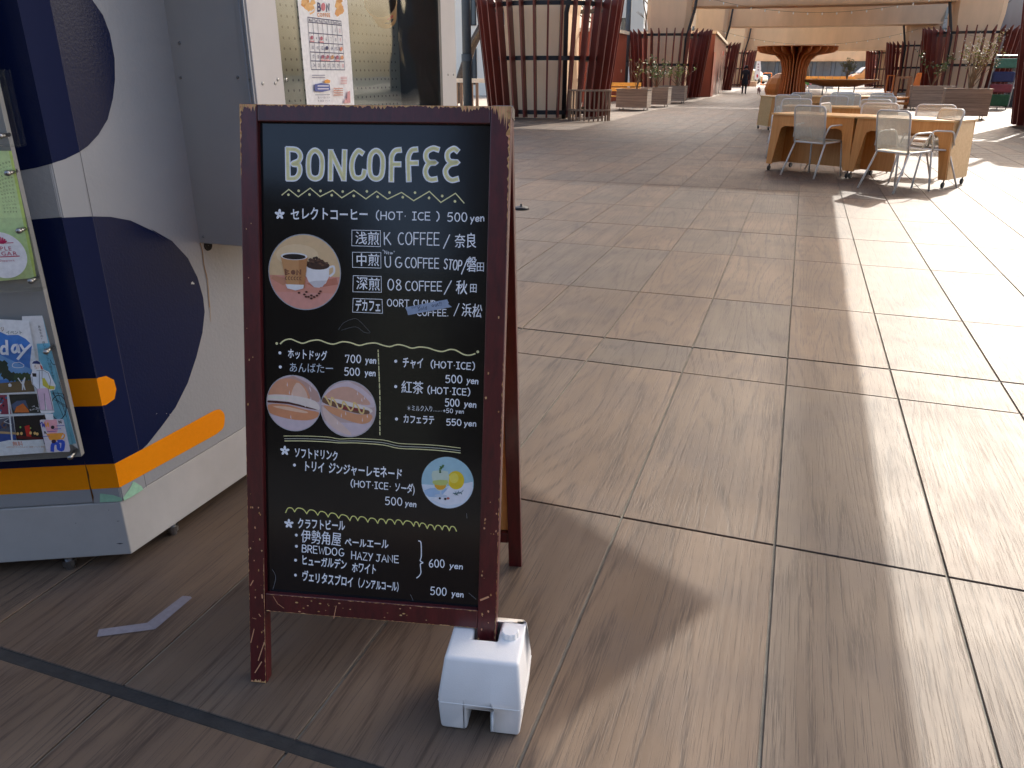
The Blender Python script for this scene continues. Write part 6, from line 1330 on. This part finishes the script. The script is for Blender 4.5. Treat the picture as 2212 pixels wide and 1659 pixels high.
# yellow bench
g_ = G(1318, 236); e = empty('yellow_bench', (g_.x, g_.y + 1, 0), 'yellow slatted bench behind the front left planter', 'bench'); YEW = mat('yellow_slat', rgb(236, 176, 80), .5)
for z0, z1, yy in ((.42, .46, -.2), (.42, .46, 0), (.62, .76, .2), (.80, .94, .22)): b = MB(); b.box(-.9, .9, yy - (.08 if z0 < .5 else .015), yy + (.08 if z0 < .5 else .015), z0, z1); b.build('slat', YEW, e, local=True)
for x in (-.7, .7): b = MB(); b.tube([(x, -.2, 0), (x, -.2, .4), (x, .2, .4), (x, .24, .94)], .02, 6); b.build('leg', STEEL, e, local=True)

# ================================================================ HUTS, BUILDINGS, STREET
HUT = mat('red_brown_cladding', rgb(140, 78, 62), .35, var=.12, scale=1.5, stretch=(1, 1, .2), coat=.5); HUT2 = mat('rust_cladding', rgb(150, 66, 40), .5, var=.2, scale=3, stretch=(4, 4, .3)); CRM = mat('cream_trim', rgb(226, 210, 184), .6)
e = empty('brown_hut', (-6.3, 55, 0), 'glossy red brown hut with sloping cream eave between two screens', 'building')
b = MB(); b.hexa([(-9.5, 49, 0), (-5.15, 49, 0), (-5.6, 61, 0), (-9.5, 61, 0)], [(-9.5, 49, 3.35), (-5.15, 49, 3.35), (-5.6, 61, 3.1), (-9.5, 61, 3.1)]); b.build('wall', HUT, e)
b = MB(); b.hexa([(-9.6, 48.9, 3.36), (-5.05, 48.9, 3.36), (-5.5, 61.1, 3.11), (-9.6, 61.1, 3.11)], [(-9.6, 48.9, 3.5), (-5.05, 48.9, 3.5), (-5.5, 61.1, 3.25), (-9.6, 61.1, 3.25)]); b.build('roof', CRM, e)
b = MB(); b.box(-5.2, -5.13, 49.0, 50.2, .01, 2.4); b.build('door', HUT2, e)
f = Flat(Plane((-5.12, 51, 0), (-.037, 1, 0), (0, 0, 1)), .02, conv='uv'); f.polyuv([(2.6, .05), (4.4, .05), (4.3, 1.2), (3.4, 2.3), (2.9, 1.4)], rgb(60, 16, 14)); f.polyuv([(4.6, 2.35), (5.4, 2.35), (5.4, 2.6), (4.6, 2.6)], rgb(214, 40, 36)); f.build('wall_graphic', PAINT, e)
e = empty('rust_hut', (-9.5, 36, 0), 'plain rust coloured hut wall with cream coping and a shutter', 'building')
b = MB(); b.box(-11.6, -8.75, 38, 42, 0, 3.05); b.build('wall', HUT2, e); b = MB(); b.box(-11.7, -8.65, 37.9, 42.1, 3.051, 3.2); b.build('coping', CRM, e)
b = MB(); b.box(-9.35, -8.9, 37.93, 37.99, .02, 2.1); b.build('shutter', mat('grey_shutter', rgb(150, 140, 126), .5), e); 
WHT = mat('white_render', rgb(252, 244, 226), .8, var=.05, scale=.4); WIN = mat('window_glass', rgb(70, 78, 84), .12, var=.2, scale=.3, spec=.8); SILV = mat('pale_blue_cladding', rgb(186, 196, 204), .5, var=.06, scale=.3); BEI = mat('beige_render', rgb(206, 180, 150), .8, var=.06)
def building(name, x0, x1, y0, y1, h, wall, label, cols, rows, face='front', win=(.6, .6), frame=True, wmat=WIN):
    e = empty(name, ((x0 + x1) / 2, y0, 0), label, 'building'); b = MB(); b.box(x0, x1, y0, y1, 0, h); b.build('wall', wall, e)
    b = MB(); b.box(x0 - .1, x1 + .1, y0 - .1, y1 + .1, h + .001, h + .35); b.build('parapet', wall, e)
    cw_, rh = (x1 - x0) / cols, h / rows
    for r in range(rows):
        for c in range(cols):
            cx0 = x0 + cw_ * (c + .5 - win[0] / 2); cx1 = cx0 + cw_ * win[0]; z0 = rh * (r + .5 - win[1] / 2); z1 = z0 + rh * win[1]
            b = MB(); b.box(cx0, cx1, y0 - .04, y0 - .005, z0, z1); w_ = b.build('window', IRON, e)
            b = MB(); g_ = .06; m_ = (cx0 + cx1) / 2; b.box(cx0 + g_, m_ - g_ / 2, y0 - .06, y0 - .041, z0 + g_, z1 - g_); b.box(m_ + g_ / 2, cx1 - g_, y0 - .06, y0 - .041, z0 + g_, z1 - g_); p_ = b.build('pane', wmat, e); p_.parent = w_
    return e
building('white_building', -27, -14.2, 46, 56, 16, WHT, 'sunlit white building with dark framed windows at the left edge of the plaza', 7, 5, win=(.3, .62))
e = building('pale_building', -24, -12.5, 66, 76, 22, SILV, 'pale blue grey building seen between the two left screens', 4, 7, win=(.22, .35))
building('beige_building', -13.8, -11.8, 100, 120, 14, BEI, 'narrow beige building far behind the left row', 2, 4)
BLU = mat('dark_blue_panel', rgb(58, 70, 96), .4, var=.15, scale=.5); LOU = mat('grey_louvre_wall', rgb(150, 152, 156), .5, var=.1)
building('dark_blue_building', 12.5, 26, 56, 70, 7.2, BLU, 'dark blue building behind the rolling rack at the right', 5, 2, win=(.5, .4))
e = empty('grey_louvred_building', (20, 75, 0), 'grey building with horizontal louvres above the dark blue one', 'building'); b = MB(); b.box(11.5, 34, 72, 84, 0, 24); b.build('wall', LOU, e)
for k in range(38): b = MB(); b.box(11.4, 34, 71.8, 71.98, 7.5 + k * .43, 7.5 + k * .43 + .22); b.build('louvre', LOU, e)
e = building('street_facade', -26, 22, 150, 160, 13, mat('shop_wall', rgb(150, 148, 144), .7, var=.1, scale=.3), 'long shopfront facade across the far street', 16, 3, win=(.82, .7), wmat=mat('shop_glass', rgb(96, 108, 112), .2, var=.5, scale=.25, spec=.7))
AWN = mat('green_awning', rgb(110, 140, 134), .7)
for k in range(6): b = MB(); x0 = -24 + k * 7.6; b.hexa([(x0, 149.9, 3.6), (x0 + 6.6, 149.9, 3.6), (x0 + 6.6, 149.95, 4.6), (x0, 149.95, 4.6)], [(x0, 148.6, 3.5), (x0 + 6.6, 148.6, 3.5), (x0 + 6.6, 149.9, 4.65), (x0, 149.9, 4.65)]); b.build('awning', AWN if k % 2 else WHT, e)
road = mk('road', [(-60, 128, -.02), (60, 128, -.02), (60, 143, -.02), (-60, 143, -.02)], [(0, 1, 2, 3)], mat('road_asphalt', (.05, .05, .052), .85, var=.2, scale=2, bump=.002)); tag(road, kind='structure')
pv2 = MB(); pv2.box(-60, 60, 61, 127, -.025, -.002); o = pv2.build('paving', mat('far_paving', rgb(150, 142, 134), .75, var=.12, scale=.6, bump=.001)); tag(o, kind='structure')
for (xa_, xb_, nm) in ((-60, -9.02, 'side_paving'), (9.22, 60, 'side_paving')): o = MB(); o.box(xa_, xb_, -20, 61, -.025, -.004); o = o.build(nm, mat('side_paving_stone', rgb(170, 158, 142), .8, var=.15, scale=1.2, bump=.001)); tag(o, kind='structure')
# far mural fence, low white wall, banner, vehicles
d_ = 92
def at(px_, py_, Y): r_ = ray(px_, py_); return Vector((0, 0, CAMH)) + r_ * (Y / r_.y)
a = at(1740, 186, d_); c = at(1838, 165, d_); e = empty('mural_fence', (a.x, d_, 0), 'orange fence painted with flowers and leaves across the far end', 'fence')
zt_ = c.z; zb_ = max(.0, a.z); xw0, xw1 = at(1735, 175, d_).x, at(1846, 175, d_).x; n = 7
for k in range(n): b = MB(); w_ = (xw1 - xw0) / n; b.box(xw0 + w_ * k + .02, xw0 + w_ * (k + 1) - .02, d_, d_ + .08, .02, zt_); b.build('fence_panel', mat('mural_orange', rgb(236, 176, 92), .7, var=.05), e)
pm = Plane((0, d_, 0), (1, 0, 0), (0, 0, 1)); f = Flat(pm, .006, step=.002, conv='uv')
for k in range(170):
    x = random.uniform(xw0 + .2, xw1 - .2); z = random.uniform(.1, zt_ - .35) * (.6 + .4 * abs(math.sin(x * 1.3))); r_ = random.uniform(.06, .2); f.polyuv([(x + r_ * math.cos(t) * (1 + .3 * math.sin(3 * t)), z + r_ * math.sin(t)) for t in [q * .7 for q in range(9)]], random.choice([rgb(70, 150, 80), rgb(60, 120, 100), rgb(214, 76, 46), rgb(230, 120, 50), rgb(150, 190, 60), rgb(230, 160, 190), rgb(40, 100, 110)]))
f.build('mural', PAINT, e)
e = empty('white_low_wall', (at(1700, 190, 64).x, 64, 0), 'low white board fence behind the boat shaped table', 'wall'); 
for k, (xa_, xb_) in enumerate(((1726, 1743), (1745, 1781), (1783, 1800))): a = at(xa_, 190, 64); c = at(xb_, 190, 64); b = MB(); b.box(a.x, c.x, 64, 64.1, .25, at(1740, 182 + k, 64).z); b.box(a.x + .05, a.x + .12, 64.02, 64.08, 0, .25); b.build('fence_panel', mat('white_board', (.78, .78, .76), .5), e)
e = empty('feather_banner', (at(1638, 180, 104).x, 104, 0), 'white banner with red and grey marks in front of the silver car', 'banner'); a = at(1632, 176, 104); c = at(1645, 132, 104); pmb = Plane((0, 104, 0), (1, 0, 0), (0, 0, 1)); f = Flat(pmb, 0, step=.01)
f.poly([(1630, 170), (1631, 158), (1635, 132), (1643, 132), (1644, 150), (1641, 168), (1636, 174)], (.8, .8, .8))
for y_ in (139, 145, 151): f.ell((1638, y_), 2, 2.2, rgb(170, 150, 156), 7)
f.ell((1636, 164), 1.8, 4, rgb(206, 30, 50), 8); f.build('cloth', PAPER, e); b = MB(); b.tube([(a.x - .2, 104.03, 0), (c.x - .6, 104.03, c.z)], .03, 6); b.build('pole', STEEL, e)
def vehicle(loc, rz, L_, W_, H_, m, name, label):
    e = empty(name, loc, label, 'car', None, rz); hs = [(-.5, .32, .6), (-.5, .55, .9), (-.47, .98, .82), (-.1, 1.0, .84), (.12, .97, .84), (.28, .62, .92), (.46, .52, .9), (.5, .32, .86)]
    b = MB(); vs = []
    for x, z, w_ in hs: vs += [(x * L_, -W_ / 2 * w_, z * H_), (x * L_, W_ / 2 * w_, z * H_)]
    base = [(-.5 * L_, -W_ / 2 * .95, .16 * H_), (-.5 * L_, W_ / 2 * .95, .16 * H_), (.5 * L_, -W_ / 2 * .88, .16 * H_), (.5 * L_, W_ / 2 * .88, .16 * H_)]
    n = len(hs); fs = [(2 * i, 2 * i + 1, 2 * i + 3, 2 * i + 2) for i in range(n - 1)]
    fs += [tuple([2 * n] + [2 * i for i in range(n)] + [2 * n + 2])[::-1], tuple([2 * n + 1] + [2 * i + 1 for i in range(n)] + [2 * n + 3]), (2 * n, 2 * n + 1, 1, 0), (2 * n + 2, 2 * (n - 1), 2 * (n - 1) + 1, 2 * n + 3), (2 * n, 2 * n + 2, 2 * n + 3, 2 * n + 1)]
    b.add(vs + base, fs); o = b.build('body', m, e, local=True, bevel=.06); bm = bmesh.new(); bm.from_mesh(o.data); bmesh.ops.recalc_face_normals(bm, faces=bm.faces); bm.to_mesh(o.data); bm.free()
    for s in (-1, 1):
        for x0, x1 in ((-.44, -.2), (-.17, .1)): b = MB(); b.box(x0 * L_, x1 * L_, s * W_ / 2 * .86 - .02, s * W_ / 2 * .86 + .04 * s, .62 * H_, .92 * H_); b.build('side_window', WIN, e, local=True)
        for x in (-.32, .32): b = MB(); b.lathe([(.001, -.1), (.3, -.1), (.33, -.06), (.33, .06), (.3, .1), (.001, .1)], 18, Matrix.Translation((x * L_, s * W_ / 2 * .9, .33)) @ Matrix.Rotation(R(90), 4, 'X')); w = b.build('wheel', RUB, e, local=True); b = MB(); b.lathe([(.001, 0), (.19, 0), (.2, -.01)], 12, Matrix.Translation((x * L_, s * (W_ / 2 * .9 + .11), .33)) @ Matrix.Rotation(R(90) * s, 4, 'X')); b.build('rim', STEEL, e, local=True).parent = w
        b = MB(); b.box(.485 * L_, .505 * L_, s * W_ * .3 - .12, s * W_ * .3 + .12, .42 * H_, .5 * H_); b.build('headlight', mat('lamp_glass', (.8, .8, .8), .15), e, local=True)
    b = MB(); b.hexa([(.125 * L_, -W_ * .38, .93 * H_), (.125 * L_, W_ * .38, .93 * H_), (.285 * L_, W_ * .42, .64 * H_), (.285 * L_, -W_ * .42, .64 * H_)], [(.145 * L_, -W_ * .38, .96 * H_), (.145 * L_, W_ * .38, .96 * H_), (.30 * L_, W_ * .42, .66 * H_), (.30 * L_, -W_ * .42, .66 * H_)]); b.build('windscreen', WIN, e, local=True)
v_ = at(1640, 180, 113); vehicle((v_.x - 1.0, 113, 0), R(-25), 3.9, 1.7, 1.75, mat('silver_green_paint', rgb(196, 200, 186), .25, metal=.3, var=.03, coat=.6), 'parked_car', 'silver car standing behind the white banner')
v_ = at(1856, 180, 118); vehicle((v_.x + .8, 118, 0), R(200), 4.3, 1.8, 2.1, mat('orange_white_paint', rgb(214, 150, 84), .3, var=.03, coat=.6), 'parked_van', 'orange and white van half hidden by the far right screen')
g_ = at(1656, 176, 98); e = empty('orange_bicycle_rack', (g_.x, 98, 0), 'orange tube stand by the silver car', 'stand'); b = MB(); b.tube(rounded([(-.6, 0, 0), (-.5, 0, 1.3), (.5, 0, 1.3), (.3, 0, 0)], .2), .05, 6); b.build('tube_frame', mat('orange_tube', rgb(226, 130, 40), .5), e, local=True); b = MB(); b.box(-.6, .5, -.3, .3, 0, .12); b.build('base', mat('orange_tube', rgb(226, 130, 40), .5), e, local=True)
g_ = G(1622, 187); e = empty('cream_block', (g_.x, g_.y, 0), 'small cream block on the ground before the car', 'block'); b = MB(); b.box(-.55, .55, -.3, .3, 0, .42); b.box(-.6, .6, -.35, .35, .4205, .5); b.build('body', CRM, e, bevel=.03, local=True)
# slat fences at left
def slat_fence(x0, x1, Y, h, label):
    e = empty('wooden_fence', ((x0 + x1) / 2, Y, 0), label, 'fence', 'low slatted fences'); n = int((x1 - x0) / .2); p0 = None
    for i in range(n):
        if p0 is None: b = MB(); b.box(-.05, .05, -.02, .02, .05, h); p0 = b.build('slat', SLT, e, local=True); o = p0
        else: o = p0.copy(); COL.objects.link(o)
        o.location = (x0 + i * .2 - (x0 + x1) / 2, 0, 0)
    b = MB(); b.box((x0 - x1) / 2 - .1, (x1 - x0) / 2, -.06, .1, h + .002, h + .14); b.build('rail', CRM, e, local=True)
a = at(985, 180, 27); c = at(1050, 180, 27); slat_fence(a.x, c.x, 27, .95, 'low slatted fence with cream top rail beside the kiosk')
a = at(1328, 155, 41); c = at(1342, 155, 41); slat_fence(a.x - 2.5, c.x, 41, 1.3, 'piece of slatted fence between the first screen and the rust hut')
# trees
def tree(loc, h, r, label, lean=(0, 0), depth=5, seed=1, leaves=0, fork=.35):
    random.seed(seed); e = empty('bare_tree', loc, label, 'tree', 'bare trees round the plaza'); T_ = MB(); C_ = MB(); Lf = MB()
    def grow(p, d, ln, rad, lev):
        pts = [p]; dd = d.copy(); q = p
        for k in range(3): dd = (dd + Vector((random.gauss(0, .1), random.gauss(0, .1), random.gauss(0, .05)))).normalized(); q = q + dd * ln / 3; pts.append(q)
        (T_ if lev == 0 else C_).tube(pts, [rad, rad * .9, rad * .8, rad * .68], 7 if lev < 2 else 4, cap=False)
        if lev >= depth: 
            if leaves: [leafquad(Lf, q + Vector((random.gauss(0, .3), random.gauss(0, .3), random.gauss(0, .3))), .13) for _ in range(leaves)]
            return
        for k in range(3 if lev else 3):
            nd = (dd + Vector((random.gauss(0, .55), random.gauss(0, .55), random.gauss(.1, .3)))).normalized(); grow(q, nd, ln * random.uniform(.62, .82), rad * random.uniform(.5, .66), lev + 1)
        if lev < 3: grow(pts[2], (dd + Vector((random.gauss(0, .8), random.gauss(0, .8), .1))).normalized(), ln * .5, rad * .35, lev + 2)
    grow(Vector((0, 0, 0)), Vector((lean[0], lean[1], 1)).normalized(), h * fork, r, 0)
    T_.build('trunk', BARK, e, smooth=True, local=True); C_.build('crown', BARK, e, smooth=True, local=True)
    if leaves: Lf.build('foliage', LEAF, e, local=True)
a = at(992, 150, 34); tree((a.x - .2, 34, 0), 8, .26, 'bare leaning tree against the white building by the kiosk', (.22, 0), seed=3, fork=.45)
a = at(1360, 100, 52); tree((a.x - .4, 52, 0), 10, .26, 'bare tree left of the gap between first and second screens', (.02, 0), seed=5, fork=.42)
a = at(1375, 100, 58); tree((a.x + .5, 58, 0), 10, .25, 'bare tree with dark limbs right beside the second pier', (.04, 0), seed=9, fork=.4)
a = at(1500, 60, 74); tree((a.x, 74, 0), 12, .28, 'bare tree in the opening between the left piers and the beam', seed=11)
a = at(2165, 100, 46); tree((a.x - .2, 46, 0), 12, .32, 'thick bare tree with a slanting trunk at the right edge', (.55, 0), seed=8, fork=.4)
a = at(2120, 60, 52); tree((a.x, 52, 0), 12, .24, 'slimmer upright bare tree behind the right screen', (.03, 0), seed=14)
a = at(2040, 60, 74); tree((a.x, 74, 0), 12, .3, 'bare tree in the opening between the right piers and the beam', seed=12)
a = at(1800, 150, 122); tree((a.x - 3, 122, 0), 9, .3, 'dark forked tree on the far street behind the mural fence', seed=17, fork=.3)
a = at(1830, 140, 99); tree((a.x + 2.6, 99, 0), 7.5, .2, 'leafy dark green tree hanging over the far right screen', seed=21, leaves=16, depth=4)
random.seed(99)
# scattered people: man walking away with a small dog
g_ = G(1606, 203.5)
SKIN = mat('skin', rgb(176, 128, 104), .6); COATM = mat('dark_coat', rgb(40, 44, 52), .85, var=.15); HAIR = mat('dark_hat', rgb(22, 22, 26), .8)
def skinned(name, pts, edges, rad, m, parent, sub=2):
    me = bpy.data.meshes.new(name); me.from_pydata(pts, edges, []); o = bpy.data.objects.new(name, me); COL.objects.link(o); o.parent = parent
    md = o.modifiers.new('skin', 'SKIN'); 
    lay = me.skin_vertices[0] if me.skin_vertices else None
    if lay is None:
        bpy.context.view_layer.objects.active = o; bpy.ops.object.modifier_remove(modifier='skin'); bpy.ops.object.modifier_add(type='SKIN'); lay = me.skin_vertices[0]
    for v, r_ in zip(lay.data, rad): v.radius = (r_, r_)
    lay.data[0].use_root = True; s_ = o.modifiers.new('sub', 'SUBSURF'); s_.levels = s_.render_levels = sub; me.materials.append(m)
    bpy.context.view_layer.update(); dg = bpy.context.evaluated_depsgraph_get(); m2 = bpy.data.meshes.new_from_object(o.evaluated_get(dg)); m2.name = name
    o.modifiers.clear(); o.data = m2
    if not m2.materials: m2.materials.append(m)
    m2.polygons.foreach_set('use_smooth', [True] * len(m2.polygons)); return o
per = empty('person', (g_.x, g_.y, 0), 'person in a dark coat and cap walking away with a small dog', 'person', rz=.1)
P_ = [(0, 0, .92), (0, 0, 1.15), (0, .01, 1.38), (0, .02, 1.5), (0, .03, 1.64), (-.1, 0, .88), (-.1, .12, .48), (-.1, .02, .08), (-.1, .16, .03), (.1, 0, .88), (.1, .02, .48), (.1, -.22, .12), (.1, -.12, .03), (-.19, 0, 1.4), (-.25, .0, 1.12), (-.24, .12, .9), (.19, 0, 1.4), (.25, -.03, 1.12), (.26, -.02, .88), (-.245, .15, .82), (.262, -.01, .8)]
E_ = [(0, 1), (1, 2), (2, 3), (3, 4), (0, 5), (5, 6), (6, 7), (7, 8), (0, 9), (9, 10), (10, 11), (11, 12), (2, 13), (13, 14), (14, 15), (2, 16), (16, 17), (17, 18), (15, 19), (18, 20)]
rr = [.16, .15, .17, .06, .105, .1, .075, .05, .04, .1, .075, .05, .04, .08, .055, .045, .08, .055, .045, .035, .035]
body = skinned('body', P_, E_, rr, COATM, per)
body.data.materials.append(SKIN)
for p_ in body.data.polygons:
    c = p_.center
    if c.z > 1.5 or (abs(c.x) > .2 and c.z < .86): p_.material_index = 1
b = MB(); b.lathe([(.001, .13), (.07, .12), (.112, .06), (.118, 0), (.105, -.05)], 16, Matrix.Translation((0, .02, 1.63))); b.build('cap', HAIR, per, smooth=True, local=True)
b = MB(); b.lathe([(.14, 0), (.2, -.2), (.235, -.5)], 16, Matrix.Translation((0, 0, 1.1)) @ Matrix.Diagonal((1, .75, 1, 1))); b.build('coat_skirt', COATM, per, smooth=True, local=True)
dg_ = empty('dog', (g_.x + .95, g_.y + .1, 0), 'small dog in a pink coat trotting beside the walking person', 'dog', rz=.1)
P_ = [(0, -.16, .27), (0, 0, .27), (0, .16, .29), (0, .25, .38), (0, .33, .40), (-.06, -.16, .2), (-.06, -.2, .12), (-.06, -.16, .02), (.06, -.16, .2), (.06, -.13, .12), (.06, -.18, .02), (-.06, .15, .18), (-.06, .2, .02), (.06, .15, .18), (.06, .12, .02), (0, -.24, .36), (-.04, .24, .46), (.04, .24, .46)]
E_ = [(0, 1), (1, 2), (2, 3), (3, 4), (0, 5), (5, 6), (6, 7), (0, 8), (8, 9), (9, 10), (2, 11), (11, 12), (2, 13), (13, 14), (0, 15), (3, 16), (3, 17)]
skinned('body', P_, E_, [.075, .08, .09, .065, .035, .04, .025, .02, .04, .025, .02, .035, .02, .035, .02, .018, .02, .02], mat('dog_fur', rgb(206, 176, 166), .9), dg_)
b = MB(); b.lathe([(.088, -.16), (.1, 0), (.105, .14)], 14, Matrix.Translation((0, 0, .285)) @ Matrix.Rotation(R(-90), 4, 'X')); b.build('coat', mat('pink_cloth', rgb(206, 96, 120), .8), dg_, smooth=True, local=True)
# unseen blocks added behind the camera to shape the menu panel's reflections
DBR = mat('dark_reflection_wall', rgb(34, 33, 31), .85, spec=.2);  # kept near black so the menu panel mirrors something dark
building('left_reflection_block', -24, -3.6, -36, -25, 9.6, DBR, 'unseen dark block added on the left for the menu panel reflection', 7, 3)
building('low_reflection_block', -3.5, .1, -36, -26.5, 7.4, mat('grey_panel', rgb(60, 66, 62), .7), 'unseen lower block added to leave a sky gap in the menu panel reflection', 2, 2)
building('tall_reflection_block', .3, 24, -38, -26, 17, DBR, 'unseen tall dark block added on the right for the menu panel reflection', 8, 6)
